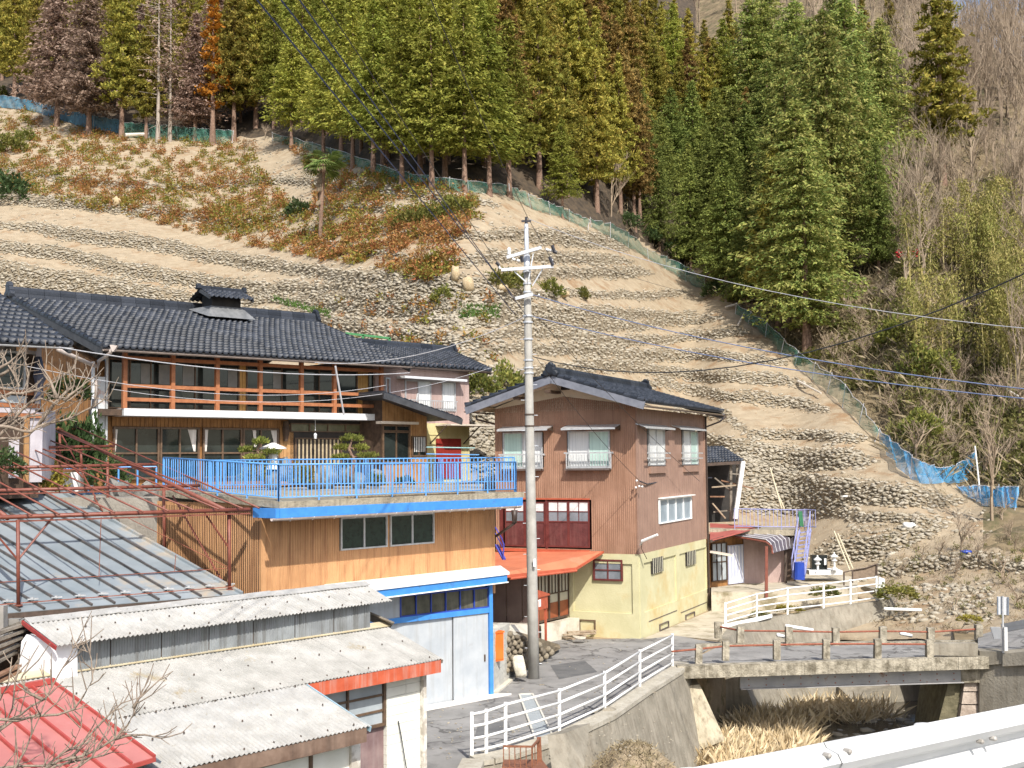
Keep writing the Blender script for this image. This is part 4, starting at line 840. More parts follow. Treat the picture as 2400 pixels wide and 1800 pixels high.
# ---- garage under it
GA, GB = U(890, 1400, 33.0), U(1154, 1620, 35.6)
GA.z = GB.z = 0; ga = Fr(GA-(GB-GA).normalized()*3.2, GB)
GG = thing('garage', 'garage with pale grey sliding doors in a bright blue steel frame', 'garage', Vector(GB))
zt1 = ga.pix(1140, 1376)[1]; zt0 = ga.pix(1140, 1424)[1]; zd = ga.pix(1140, 1436)[1]; zcan = ga.pix(1180, 1364, .5)[1]; zc_0 = 3.45
mb = MB(); ga.box(mb, 0, ga.L-.06, -5, -.12, 0, zc_0); mb.build('wall', mat('grey_render', (.3, .29, .27), (.4, .39, .36), .9, 2), GG)
mb = MB(); ga.box(mb, ga.L-.13, ga.L, -.1, .06, .0, zt1+.12); mb.build('post', blue, GG)
u_tr = ga.pix(975, 1440)[0]
mb = MB(); ga.box(mb, 0, ga.L-.13, -.04, .05, zd, zt0); mb.build('beam', blue, GG)
uw0, uw1 = ga.pix(937, 1430)[0], ga.pix(1146, 1400)[0]
window(ga, uw0, uw1, zt0, zt1, GG, dblue, mat('grimy_glass', (.05, .05, .035), (.11, .105, .075), .3, 2.5, streak=(.18, .17, .13), streak_amt=.6), n=6, v=-.03, fw=.035, mw=.03)
mb = MB(); ga.box(mb, uw0-1.2, uw0, -.05, .0, zt0, zt1); mb.build('panel', mat('door_grey', (.36, .39, .42), (.44, .465, .485), .55, 1.5, .05, streak=(.25, .235, .21), streak_amt=.45, stain=((.30, .29, .28), 1.2, .62, .8)), GG)
dg = MATS['door_grey']; us = [0.3, ga.pix(1063, 1520)[0]+.0, ga.L-.13]
for i in (0, 1):
    mb = MB(); ga.box(mb, us[i]+.01, us[i+1]-.015, -.10+.05*i, -.05+.05*i, .05, zd-.01); dd = mb.build('sliding_door', dg, GG)
    if i: mb = MB(); ga.box(mb, us[2]-.18, us[2]-.14, 0, .03, 1.05, 1.25); mb.build('handle', darkwood, dd)
mb = MB(); ga.box(mb, 0, ga.L-.1, -.1, .08, 0.0, .05); mb.build('door_track', darkwood, GG)
mb = MB(); mb.prism([ga.P(0.5, .0, .012), ga.P(ga.L, .0, .012), ga.P(ga.L+.45, .35, .012), ga.P(.5, .55, .012)], (0, 0, .05)); mb.build('apron', mat('apron_concrete', (.66, .64, .6), (.74, .72, .68), .85, 2, .2), GG)
# canopy
wl = fs.P(fs.pix(800, 1372, OV)[0], OV, 0); wr = fs.P(u_r+.25, OV, 0); c_r = U(1194, 1345, 35.7); c_l = U(860, 1386, 31.4); zc = c_r.z
c_l = Vector((c_l.x, c_l.y, zc)); mb = MB(); mb.prism([Vector((p.x, p.y, zc-.02)) for p in (c_l-ds*1.2, c_r, wr, wl-ds*.6)], (0, 0, .08)); mb.build('canopy', mat('canopy_white', (.72, .71, .69), (.8, .79, .77), .8, 1.5, .15, stain=((.5, .47, .42), 1.5, .6, .75)), GG)
fc = Fr(Vector((c_l-ds*1.2).xy.to_3d()), Vector(c_r.xy.to_3d())); mb = MB(); fc.box(mb, 0, fc.L-.06, -.10, -.04, zc-.23, zc-.02); mb.build('fascia', blue, GG); mb = MB(); fc.box(mb, 0, fc.L-.03, -.06, -.01, zc-.26, zc-.23); mb.build('drip_edge', white, GG)
# block wall right of the post with orange cabinet, stone wall, sack
bw = mat('block_wall', (.42, .41, .37), (.52, .51, .46), .9, 2, .4, 12)
Bk = thing('block_wall', 'grey concrete block wall right of the blue garage post', 'wall', U(1175, 1590, 36.6))
fb = Fr(Vector(GB)+Vector((.0, .3, 0)), U(1195, 1560, 38.2)); fb.o.z = 0
for r_ in range(9):
    for c2 in range(3):
        mb = MB(); l0 = c2*fb.L/3; fb.box(mb, l0+.006, l0+fb.L/3-.006, -.3, .004*((r_+c2) % 3), r_*.2+.004, r_*.2+.196)
        if r_*.2 < 2.2-.0 : mb.build('block', bw, Bk)
mb = MB(); fb.box(mb, 0, fb.L, .0, .16, 0, .06); mb.build('kerb', concL, Bk)
orange = mat('orange_paint', (.72, .13, .015), (.80, .17, .025), .5, 3, .05)
Oc = thing('orange_cabinet', 'bright orange metal box mounted on the block wall beside the blue post', 'cabinet', U(1166, 1548, 36.2))
fo_ = Fr(U(1155, 1500, 36.25), U(1180, 1500, 36.5)); a = (0, fo_.L, fo_.pix(1167, 1550)[1], fo_.pix(1167, 1480)[1])
mb = MB(); fo_.box(mb, a[0], a[1], -.2, .0, a[2], a[3]-.05); mb.build('body', orange, Oc); mb = MB(); fo_.box(mb, a[0]-.01, a[1]+.02, -.2, .03, a[3]-.05, a[3]); mb.build('lid', orange, Oc); mb = MB(); fo_.box(mb, a[0]+.04, a[1]-.04, .0, .015, a[2]+.05, a[3]-.12); mb.build('door', orange, Oc)
cob = mat('cobble', (.16, .13, .09), (.27, .235, .18), .9, 6, .5, 20, objrand=[(.07, .055, .04), (.24, .2, .14), (.33, .28, .2)])
Sw = thing('cobble_wall', 'rounded cobble wall sloping down behind the concrete pole', 'stone wall', U(1215, 1560, 38.9))
SMc = [npmesh('cobble', v*1, IF2 if len(v) > 20 else IF, cob, True) for v in [IV2*(1+rng.uniform(-.1, .1, (len(IV2), 1))) for _ in range(4)]]
cnt = 0
yy = 1575
rows = []
for r_ in range(9):
    for c2 in range(11):
        px = 1188+c2*11.5+rng.uniform(-2, 2)+(5 if r_ % 2 else 0); base = interp(px, [(1188, 1572), (1235, 1556), (1250, 1556), (1312, 1518)]); py = base-r_*12.0+rng.uniform(-2, 2)
        topy = interp(px, [(1188, 1484), (1235, 1496), (1262, 1508), (1285, 1515), (1310, 1528)])
        if py < topy: continue
        D_ = interp(px, [(1188, 37.8), (1235, 39.2), (1312, 43.0)])
        o = bpy.data.objects.new('stone', SMc[int(rng.integers(4))]); s_ = rng.uniform(.085, .115)*D_/38; o.scale = (s_*1.15, s_, s_*.95); o.rotation_euler = rng.uniform(-1, 1, 3); link(o, Sw, U(px, py, D_)-wloc(Sw))
mb = MB(); mb.prism([U(1186, 1576, 38.0), U(1240, 1560, 39.5), U(1314, 1520, 43.3), U(1286, 1514, 43.3), U(1250, 1500, 39.9), U(1186, 1482, 38.0)], (0, .9, 0)); mb.build('backing', bank, Sw)
mb = MB(); mb.prism([U(1155, 1466, 37), U(1200, 1478, 38.3), U(1240, 1500, 40), U(1262, 1505, 42), U(1262, 1462, 45.4), U(1155, 1459, 45.4)], (0, 0, -.1)); tag(mb.build('ledge_slab', concL), 'pale sloping concrete ledge under the dark glazed porch', 'ledge', kind='thing')
# sack leaning on the wall
sack = mat('woven_sack', (.50, .46, .37), (.68, .64, .54), .9, 5, .8, 14)
def lump(center, r3, seed, amp=.12, m=sack, name='sack', lean=0, pw=.55, **kw):
    g = np.random.default_rng(seed); v = IV2.copy(); v = np.sign(v)*np.abs(v)**pw
    v *= 1+amp*np.sin(v[:, :1]*5+seed)*np.sin(v[:, 2:]*7+seed*2)+g.uniform(-amp*.4, amp*.4, (len(v), 1)); v *= np.array(r3); v[:, 0] += v[:, 2]*lean; v += np.array(center); return obj_np(name, v, IF2, m, None, True, **kw)
lump(U(1218, 1562, 37.7), (.20, .14, .36), 3, .10, lean=-.12, label='crumpled white woven sack leaning against the cobble wall by the pole', cat='sack', kind='thing')
# ================================================================== fibre-cement sheds in front
asb = mat('fibre_cement', (.31, .305, .29), (.42, .415, .40), .92, 2.5, .5, 40, streak=(.36, .33, .28), streak_amt=.3, stain=((.27, .25, .21), 9, .60, .70))
asbd = mat('fibre_cement_mossy', (.30, .295, .275), (.41, .40, .38), .95, 2.2, .6, 30, stain=((.27, .21, .11), .8, .60, .72))
redfas = mat('red_fascia', (.42, .075, .03), (.52, .11, .05), .6, 3, .1, streak=(.45, .38, .33), streak_amt=.55)
brnfas = mat('brown_fascia', (.13, .08, .055), (.22, .15, .11), .7, 3, .1, streak=(.06, .04, .03), streak_amt=.6)
clers = mat('clerestory_sheet', (.17, .18, .185), (.27, .29, .30), .6, 1.3, .1, streak=(.07, .06, .045), streak_amt=.8)
val_m = mat('valley_dirt_shade', (.15, .14, .12), (.27, .255, .225), .95, 6, .5, 30, lo=.3, hi=.6)  # valley dirt tone that also paints in rib shading too flat to show
def lerp4(q, s, t): return (q[0]*(1-s)+q[1]*s)*(1-t)+(q[3]*(1-s)+q[2]*s)*t
def corrug(parent, q, nsheet, rows, m, pitch=.085, amp=.020, name='roof_sheet', bolts=True, lap=.03):
    q = [Vector(p) for p in q]; n = (q[1]-q[0]).cross(q[3]-q[0]).normalized(); L = (q[1]-q[0]).length; nn = max(8, int(L/pitch/nsheet)*4)
    for j in range(rows):
        for i in range(nsheet):
            V_, F_ = [], []
            dz = rng.uniform(0, .006)
            for a in range(nn+1):
                s_ = (i+a/nn)/nsheet; h = amp*math.sin(a/4*2*math.pi)
                for t, l in ((max(0, j/rows-.012), lap if j < rows-1 or rows == 1 else 0), ((j+1)/rows, 0)):
                    p = lerp4(q, s_, t)+n*(h+dz+(lap*(rows-1-j)*0)+(.022 if t == max(0, j/rows-.012) and j > 0 else 0)); V_.append(p)
            nv = len(V_); V_ += [p-n*.008 for p in V_]
            for a in range(nn): F_ += [(2*a, 2*a+2, 2*a+3, 2*a+1), (nv+2*a, nv+2*a+1, nv+2*a+3, nv+2*a+2), (2*a, nv+2*a, nv+2*a+2, 2*a+2)]
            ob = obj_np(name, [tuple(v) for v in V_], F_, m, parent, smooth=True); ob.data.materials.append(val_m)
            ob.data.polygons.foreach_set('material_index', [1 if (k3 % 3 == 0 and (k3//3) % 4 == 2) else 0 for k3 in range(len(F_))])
    if bolts:
        mb = MB(); B_ = MB()
        for i in range(int(L/.55)):
            for t in ((.06, .5, .93) if rows > 1 or True else (.1,)):
                p = lerp4(q, (i+.5)/int(L/.55)+rng.uniform(-.004, .004), t)+n*.014; B_.box8([p+Vector((-.012, -.012, 0)), p+Vector((.016, -.016, 0)), p+Vector((.016, .016, 0)), p+Vector((-.016, .016, 0)), p+Vector((-.01, -.01, .03)), p+Vector((.01, -.01, .03)), p+Vector((.01, .01, .03)), p+Vector((-.01, .01, .03))])
        B_.build('roof_bolts', dk, parent, kind='stuff')
SH = thing('corrugated_shed', 'long shed with grey fibre-cement corrugated roofs in the lower left', 'shed', U(700, 1790, 24))
UEL, UER, URR, URL = U(136, 1514, 20.8), U(919, 1408, 27.0), U(852, 1367, 27.6), U(57, 1454, 21.6)
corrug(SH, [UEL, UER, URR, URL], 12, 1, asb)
nb = (URL-UEL); nb.z = -nb.z; BRL, BRR = URL+nb, URR+Vector((nb.x, nb.y, nb.z))
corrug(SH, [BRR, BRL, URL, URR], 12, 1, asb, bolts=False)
d_ = (URR-URL).normalized(); up = Vector((0, 0, 1))
for i in range(9):   # ridge pieces
    a = URL.lerp(URR, i/9)+up*.03; b = URL.lerp(URR, (i+1)/9)+up*(.03+.015*(i % 2)); s1 = (UEL-URL).normalized()*.20; s2 = (BRL-URL).normalized()*.2
    mb = MB(); mb.prism([a+s1, a+up*.02, a+s2, a+s2-up*.015, a-up*.005, a+s1-up*.015], b-a+d_*.04); mb.build('ridge_piece', asb, SH)
# red painted verge edge on the left gable, rafters and dark barn side
mb = MB(); mb.bar(UEL-d_*.04-up*.03, URL-d_*.04-up*.03, .03, .07); mb.build('verge_strip', mat('maroon_strip', (.25, .03, .03), (.33, .05, .04), .6, 4), SH)
mb = MB(); mb.bar(BRL-d_*.04-up*.05, URL-d_*.04-up*.05, .05, .10); mb.build('rafter', mat('old_grey_wood', (.14, .12, .095), (.24, .21, .17), .9, 5, .4), SH)
# clerestory wall of ribbed sheet
fcw = Fr(U(131, 1560, 21.15).xy.to_3d(), U(869, 1440, 26.75).xy.to_3d()); zc0 = 3.18; zc1 = 3.88
n6 = 7
for i in range(n6): ribwall(fcw, fcw.L*i/n6, fcw.L*(i+1)/n6-.02, zc0, zc1, .055, .012, clers, SH, name='wall_sheet')
mb = MB(); fcw.box(mb, 0, fcw.L, -1.6, -.03, 2.4, 3.75); mb.build('core', darkwood, SH)
# white gable wall
wg = mat('white_wall', (.74, .73, .74), (.80, .79, .80), .8, 1.5, .1)
mb = MB(); mb.prism([U(131, 1640, 21.0), U(131, 1512, 21.0), U(118, 1500, 21.05), U(62, 1487, 21.5), U(50, 1504, 21.5), U(38, 1640, 21.5)], (.25, .35, 0)); mb.build('white_gable', wg, SH)
mb = MB(); mb.prism([U(50, 1640, 22.2), U(50, 1485, 22.2), U(-120, 1530, 20.5), U(-120, 1700, 20.5)], (.1, 2.0, 0)); mb.build('back_wall', darkwood, SH)
ogw = MATS['old_grey_wood']
for i in range(5): mb = MB(); mb.bar(U(-60+i*8, 1500+i*16, 20.6), U(62-i*6, 1462+i*16, 21.7), .08, .05); mb.build('batten', ogw, SH)
mb = MB(); mb.bar(U(-5, 1420, 23), U(-5, 1660, 23), .3, .2); mb.bar(U(34, 1450, 23.4), U(34, 1600, 23.4), .25, .2); mb.build('post', mat('greybrown_post', (.2, .19, .17), (.3, .28, .26), .9, 3), SH)
for i in range(4): mb = MB(); mb.bar(U(-20, 1590+i*14, 20.2), U(44, 1560+i*12, 20.9), .12, .04); mb.build('leaning_board', mat('rusty_board', (.16, .08, .045), (.26, .15, .09), .9, 4), SH)
# lower roof, two lapped fields
LTR, LER = U(898, 1461, 27.3), U(1037, 1544, 26.0); LEM = U(719, 1602, 23.2); LTM = LTR+(LEM-LER)
dl = (LEM-LER).normalized(); XEL = U(290, 1682, 19.6); k = (XEL-LER).length
ML, MR = LER+dl*((LEM-LER).length*2.45), LER      # mid line left end
TL = LTR+dl*((LEM-LER).length*2.62)
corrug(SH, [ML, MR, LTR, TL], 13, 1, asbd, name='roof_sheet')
mb = MB(); a = TL+up*.0; mb.sheet([TL+up*.03+(MR-LTR)*.0, LTR+up*.03, LTR+(MR-LTR)*.13+up*.035, TL+(MR-LTR)*.13+up*.035], .02); mb.build('flashing', mat('stained_flashing', (.44, .36, .22), (.56, .49, .34), .9, 2, .4, stain=((.3, .3, .27), 1, .5, .7)), SH)
XER = U(868.5, 1701, 21.9); down = XER-LEM; XEL = ML+down
ov = -down*.06+up*-.02
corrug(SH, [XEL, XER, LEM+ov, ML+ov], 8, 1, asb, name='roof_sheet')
# eave fascias
def fas(a, b, h, m, set_=.03): mb = MB(); d2 = (b-a).normalized(); o_ = Vector((d2.y, -d2.x, 0))*set_; mb.bar(a-up*(h/2+.02)-o_, b-up*(h/2+.02)-o_, .03, h); return mb.build('fascia', m, SH)
fas(LEM+dl*-.02, LER-d_*.03, .27, redfas); fas(XEL, XER-d_*.08, .26, brnfas)
mb = MB(); mb.bar(LEM-up*.06, XER-up*.06, .03, .10); mb.build('verge_board', mat('blue_grey_edge', (.25, .38, .45), (.35, .48, .55), .6, 3), SH)
mb = MB(); mb.bar(LTR-up*.06, LER-up*.06, .03, .08); mb.build('verge_board', ogw, SH)
# front wall below red fascia: door with panes, block wall, posts
fsh = Fr((LEM+Vector((-.28, .3, 0))).xy.to_3d(), (LER+Vector((-.28, .3, 0))).xy.to_3d())
fsh = Fr(fsh.o-fsh.d*.6, fsh.o+fsh.d*(fsh.L+.0))
rc = lambda x0, x1, y0, y1, v=0: rect(fsh, x0, x1, y0, y1, v)
a = rc(906, 996, 1590, 1850)
wbk = mat('white_block', (.66, .66, .58), (.74, .74, .67), .85, 1.5, .15, stain=((.5, .46, .36), 1.2, .62, .8))
for r_ in range(14):
    for c2 in range(2):
        z = -.4+r_*.2; w2 = (a[1]-a[0])/2
        if z > 2.2: continue
        mb = MB(); fsh.box(mb, a[0]+c2*w2+.005, a[0]+(c2+1)*w2-.005, -.2, .002*((r_+c2) % 3), z+.004, z+.197); mb.build('block', wbk, SH)
mb = MB(); u_, z_ = fsh.pix(987, 1620); fsh.box(mb, u_-.04, u_+.05, .02, .12, -.4, 2.35); mb.build('post', mat('peeling_post', (.42, .38, .32), (.66, .63, .57), .9, 3, .4, lo=.45, hi=.55), SH)
a2 = rc(776, 908, 1590, 1850); mb = MB(); fsh.box(mb, a2[0]-1.5, a2[1], -.3, -.1, -.4, 2.3); mb.build('recess', mat('maroon_board', (.16, .10, .10), (.26, .18, .17), .8, 2, streak=(.3, .25, .24), streak_amt=.5), SH)
a3 = rc(752, 905, 1612, 1718)
window(fsh, a3[0]-.3, a3[1], a3[2], a3[3]+.05, SH, sash, fglass, n=2, rows=3, v=-.06, fw=.06, mw=.045)
mb = MB(); a4 = rc(700, 912, 1592, 1612); fsh.box(mb, a4[0], a4[1], -.06, .06, a4[2], a4[3]); mb.build('lintel', ogw, SH)
mb = MB(); u_, z_ = fsh.pix(935, 1690, .05); mb.tube([fsh.P(u_, .03, z_), fsh.P(u_+.05, .06, z_-.3), fsh.P(u_+.2, .08, z_-1.1)], .012, 5); mb.build('cable', MATS['black_plastic'], SH)
# extension wall below
fx = Fr((XEL+Vector((-.2, .3, 0))).xy.to_3d(), (XER+Vector((-.35, .25, 0))).xy.to_3d())
a5 = rect(fx, 820, 836, 1740, 1850); mb = MB(); fx.box(mb, a5[0], a5[1]+.05, -.1, .05, -.4, 1.95); mb.build('post', MATS['peeling_post'], SH)
mb = MB(); fx.box(mb, 0, a5[0], -.1, -.02, -.4, 1.95); mb.build('wall', wbk, SH)
mb = MB(); z_ = fx.pix(700, 1770)[1]; fx.box(mb, 0, a5[0]+.0, -.02, .04, z_-.05, z_+.03); mb.build('rail', ogw, SH)
mb = MB(); u_ = fx.pix(728, 1790)[0]; fx.box(mb, u_-.03, u_+.03, -.02, .03, -.4, z_-.05); mb.build('mullion', sash, SH)
for q in ((2.0,), ): 
    mb = MB(); mb.prism([fsh.P(0, -.25, -.3), fsh.P(fsh.L, -.25, -.3), fsh.P(fsh.L, -3.0, -.3), fsh.P(0, -3, -.3)], (0, 0, 2.4)); mb.build('core', darkwood, SH)
# small gap roof next to the garage panel
mb = MB(); mb.sheet([U(868, 1434, 27.3), U(925, 1458, 26.9), U(915, 1470, 27.6), U(868, 1452, 28)], .04); mb.build('small_eave', ogw, SH)
# ================================================================== red sheet-metal roof, bottom left
redroof = mat('red_roof_sheet', (.40, .15, .135), (.47, .19, .17), .55, 1.2, .05, stain=((.42, .13, .115), .7, .5, .7))
redrib = mat('red_roof_rib', (.33, .055, .045), (.40, .075, .06), .5, 3)
RH = thing('red_roofed_shed', 'small shed with a salmon red standing-seam roof in the bottom left corner', 'shed', U(200, 1790, 18))
RE, RT = U(363, 1777, 18.5), U(125, 1601, 20.6); RT2 = U(-160, 1657, 18.6); RE2 = RE+(RT2-RT)*1.02; RE2.z = RE.z
nseam = 5
for i in range(nseam):
    s0, s1 = i/nseam, (i+1)/nseam; P_ = lambda s, t: lerp4([RE2, RE, RT, RT2], s, t)
    mb = MB(); mb.sheet([P_(s0, 0), P_(s1, 0), P_(s1, 1), P_(s0, 1)], .03); mb.build('roof_panel', redroof, RH)
for i in range(nseam+1):
    mb = MB(); s = i/nseam; mb.bar(P_(s, 0)+up*.03, P_(s, 1)+up*.03, 0.035, .04); mb.build('seam', redrib, RH)
mb = MB(); mb.bar(RT2+up*.05, RT+up*.05, .10, .09); mb.build('top_flashing', redrib, RH)
mb = MB(); mb.bar(RE2-up*.02, RE-up*.02, .05, .06); mb.build('eave_strip', redrib, RH)
mb = MB(); dd = (RE-RE2).normalized(); mb.sheet([RE+dd*.02-up*.02, RE+dd*.14-up*.08, RT+dd*.14-up*.08, RT+dd*.02-up*.02], .04); mb.build('valley_gutter', mat('slate_blue_sheet', (.10, .12, .15), (.16, .18, .21), .5, 4), RH)
mb = MB(); nn_ = (RT-RE); nn_.z = 0; mb.box8([Vector((p.x, p.y, -.5)) for p in (RE2+nn_*.1, RE+nn_*.1, RT, RT2)]+[p-up*.12 for p in (RE2+nn_*.1, RE+nn_*.1, RT, RT2)]); mb.build('wall', mat('green_grey_wall', (.2, .21, .16), (.3, .31, .24), .8, 2), RH)
# ================================================================== grey metal roof with standing seams + pipe frame
greyroof = mat('grey_roof_sheet', (.21, .245, .265), (.29, .325, .345), .45, .7, .05, 3, metal=.1, stain=((.46, .36, .24), .55, .56, .72))
MR_ = thing('grey_roofed_barn', 'barn with a pale blue-grey standing-seam metal roof beside the ochre building', 'barn', U(300, 1400, 31))
E1, E0 = U(566, 1394, 30.2), U(-330, 1474, 25.0); E0.z = E1.z; R1 = U(144, 1154, 36.5); R0 = R1+(E0-E1)*1.15; R0.z = R1.z
Q = [E0, E1, R1, R0]; ns = 16
for i in range(ns):
    for j in range(3):
        mb = MB(); t0, t1 = j/3, (j+1)/3; mb.sheet([lerp4(Q, i/ns, t0)+up*.012*(2-j), lerp4(Q, (i+1)/ns, t0)+up*.012*(2-j), lerp4(Q, (i+1)/ns, t1)+up*.012*(2-j), lerp4(Q, i/ns, t1)+up*.012*(2-j)], .02); mb.build('roof_panel', greyroof, MR_)
batten = mat('seam_batten', (.06, .06, .06), (.11, .09, .08), .5, 6, .1)
for i in range(ns+1):
    a, b = lerp4(Q, i/ns, 0), lerp4(Q, i/ns, 1); mb = MB(); mb.bar(a+up*.055, b+up*.04, .045, .05); mb.build('seam', batten, MR_)
    g = lerp4(Q, i/ns, .055); sg = MB(); e_ = (E1-E0).normalized(); sg.bar(g+up*.10-e_*.11, g+up*.10+e_*.13, .07, .03); sg.bar(g+up*.06, g+up*.14, .05); sg.build('snow_stop', alu, MR_)
mb = MB(); mb.bar(lerp4(Q, 0, .035)+up*.10, lerp4(Q, 1, .035)+up*.10, .02); mb.build('snow_rail', rust, MR_)
mb = MB(); mb.bar(E0-up*.05, E1-up*.05, .05, .12); mb.build('eave_trim', dk, MR_)
gutter(MR_, E0-up*.12-Vector((0, .08, 0)), E1-up*.12-Vector((0, .08, 0)), .07, mat('maroon_gutter', (.12, .03, .025), (.18, .05, .04), .5, 4))
mb = MB(); mb.bar(E1+up*.03, R1+up*.03, .09, .10); mb.build('verge_trim', greyroof, MR_)
mb = MB(); inn = (R1-E1); inn.z = 0; inn = inn.normalized()*.5; mb.box8([Vector((p.x, p.y, 0)) for p in (E0+inn, E1+inn, R1, R0)]+[p-up*.15 for p in (E0+inn, E1+inn, R1, R0)]); mb.build('wall', darkwood, MR_)
mb = MB(); mb.bar(U(338, 1203, 35), U(338, 1262, 35), .11); tag(mb.build('white_post', white), 'white post standing in the dark gap behind the grey metal roof', 'post', kind='thing')
# pipe frame
PFm = mat('red_brown_pipe', (.15, .043, .027), (.21, .065, .042), .5, 5, .1, stain=((.13, .05, .03), 3, .58, .7))
PF = thing('steel_pergola', 'rust-red steel pipe frame standing over the grey metal roof', 'pergola', U(290, 1400, 30))
beams = {'A': ((-80, 1215, 26.6), (586, 1194, 30.6)), 'B': ((-90, 1151.5, 29.2), (468, 1138, 33.0)), 'C': ((-90, 1098.5, 32), (366, 1088, 35.4)), 'D': ((-90, 1052, 34.6), (268, 1045.5, 37.6)), 'E': ((-90, 1009, 37.2), (180, 1006, 39.6))}
for k_, (a, b) in beams.items():
    r_ = .052 if k_ == 'A' else .045; a, b = U(*a), U(*b); mb = MB(); mb.tube([a, b], r_, 8); mb.build('beam', PFm, PF, smooth=True)
    mb = MB(); mb.bar(a-up*(r_+.05), b-up*(r_+.05), .05, .035); mb.build('beam_flange', PFm, PF)
def along(k_, px, dz=0):
    a, b = U(*beams[k_][0]), U(*beams[k_][1]); best = min((abs(1200+FP*(a.lerp(b, t/400).x/a.lerp(b, t/400).y)-px), t) for t in range(-80, 520))[1]; return a.lerp(b, best/400)+up*dz
purl = [(592, 176), (553, 105), (496, 40), (437, -25), (380, -90), (320, -150), (255, -215), (193, -280), (127, -340), (62, -400)]
for a_, b_ in purl:
    p = along('A', a_, .11); q = along('E', b_, .09) if b_ > -90 else None
    if q is None: aE, bE = U(*beams['E'][0]), U(*beams['E'][1]); q = p+(along('E', 105, .09)-along('A', 553, .11))
    mb = MB(); e = (p-q).normalized(); mb.tube([p+e*.35, q-e*.3], .023, 6); mb.build('purlin', PFm, PF, smooth=True)
for a_, b_ in ((532, 138), (20, -250)):
    p = along('A', a_, -.02); q = along('E', b_, -.02) if b_ > -90 else p+(along('E', 138)-along('A', 532)); mb = MB(); mb.tube([p, q], .06, 8); mb.build('rafter', PFm, PF, smooth=True)
for px, y0, y1, d_ in ((537, 1206, 1382, 30.4), (42, 1218, 1420, 27.2), (384, 1144, 1296, 32.8), (252, 1082, 1219, 35.2), (140, 1016, 1156, 38.6), (190, 1052, 1105, 38)):
    mb = MB(); t = U(px, y0, d_); b = U(px+1, y1, d_); mb.tube([b, t], .045, 8); o = mb.build('post', PFm, PF, smooth=True); mb = MB(); mb.tube([b, b+up*.03], .10, 8); mb.build('base_plate', PFm, o)
for (x0, y0, d0, x1, y1, d1) in ((127, 1208, 27.9, 44, 1310, 27.2), (-40, 1215, 26.8, 40, 1310, 27.2), (478, 1200, 30.1, 537, 1285, 30.4), (405, 1162, 32.9, 532, 1382, 31.6), (220, 1165, 35, 240, 1197, 35.1), (92, 1016, 38.6, 195, 1120, 36.5), (145, 1020, 38.4, 240, 1196, 35.2)):
    mb = MB(); mb.tube([U(x0, y0, d0), U(x1, y1, d1)], .026, 6); mb.build('brace', PFm, PF)
for (x0, y0, d0, x1, y1, d1) in ((-20, 1366, 27.2, 535, 1332, 30.5), (237, 1212, 29, 232, 1350, 29), (412, 1300, 30, 409, 1338, 30), (296, 1212, 30, 535, 1330, 30.5)):
    mb = MB(); mb.tube([U(x0, y0, d0), U(x1, y1, d1)], .009, 4); mb.build('wire', rust, PF)
# ================================================================== brown and yellow house
brib = mat('brown_cladding', (.27, .15, .095), (.33, .19, .125), .65, 1.3, .1, 8, streak=(.17, .085, .05), streak_amt=.65)
brib2 = mat('brown_cladding_side', (.25, .155, .115), (.31, .195, .145), .7, 1.3, .1, 8, streak=(.17, .10, .07), streak_amt=.4)
yel = mat('yellow_render', (.48, .45, .265), (.56, .53, .33), .85, .9, .2, 14, stain=((.50, .38, .17), .5, .52, .7))
plaster = mat('beige_plaster', (.50, .42, .32), (.57, .49, .39), .85, 2, .1)
orangeroof = mat('orange_roof', (.46, .14, .07), (.53, .175, .09), .6, 1.5, .1, stain=((.55, .22, .14), .8, .55, .75))
redstrip = mat('orange_red_trim', (.36, .075, .035), (.44, .10, .05), .55, 4)
maroon = mat('maroon_panel', (.075, .018, .018), (.12, .033, .032), .6, 3, .2, stretch=(1, 1, 1), streak=(.18, .08, .07), streak_amt=.5)
maroonf = mat('maroon_frame', (.095, .018, .016), (.135, .03, .026), .55, 4)
BC = U(1500, 1494, 46.5); BC.z = 0
dg_ = Vector((.905, -.425, 0)).normalized(); ng = Vector((-dg_.y*-1, 0, 0))
BL_ = BC-dg_*6.24; fg2 = Fr(BL_, BC)            # gable front, left->right
dr_ = Vector((.425, .905, 0)).normalized()
BR_ = BC+dr_*9.5; fr2 = Fr(BC, BR_)             # right-hand side
BH = thing('brown_house', 'three-storey brown-clad house on a pale yellow base with a black tiled gable roof', 'house', BC)
zy = fg2.pix(1480, 1299)[1]; zw = 9.12; LG = fg2.L; LR = fr2.L
wt = lambda u: 9.16+(9.60-9.16)*(1-abs(u-LG/2)/(LG/2))
wins_g = [rect(fg2, 1180, 1272, 1012, 1097), rect(fg2, 1332, 1430, 1010, 1095)]
zg0, zg1 = wins_g[1][2], wins_g[1][3]; wins_g = [(a[0], a[1], zg0, zg1) for a in wins_g]
door = rect(fg2, 1176, 1382, 1171, 1285)
mb = MB(); fg2.box(mb, .12, LG-.32, -9.3, -.32, 0, 9.0); mb.build('wall_core', MATS['dark_core'], BH)
mid = fg2.pix(1388, 1200)[0]; lsp = fg2.pix(1384, 1235)[1]
ribwall(fg2, 0, LG, zy, 9.2, .085, .014, brib, BH, holes=wins_g+[door], ztop=wt)
ribwall(fr2, 0, LR, zy, 9.05, .32, .012, brib2, BH, holes=[rect(fr2, 1519, 1556, 1005, 1092), rect(fr2, 1600, 1634, 1008, 1090), rect(fr2, 1544, 1619, 1166, 1222)], duty=.93)
mb = MB(); fg2.box(mb, LG-.03, LG+.03, -.03, .03, zy, 9.1); mb.build('corner_trim', brib2, BH)
mb = MB(); fr2.box(mb, LR-.05, LR+.12, -.1, .06, zy, 9.0); mb.build('corner_board', brib2, BH)
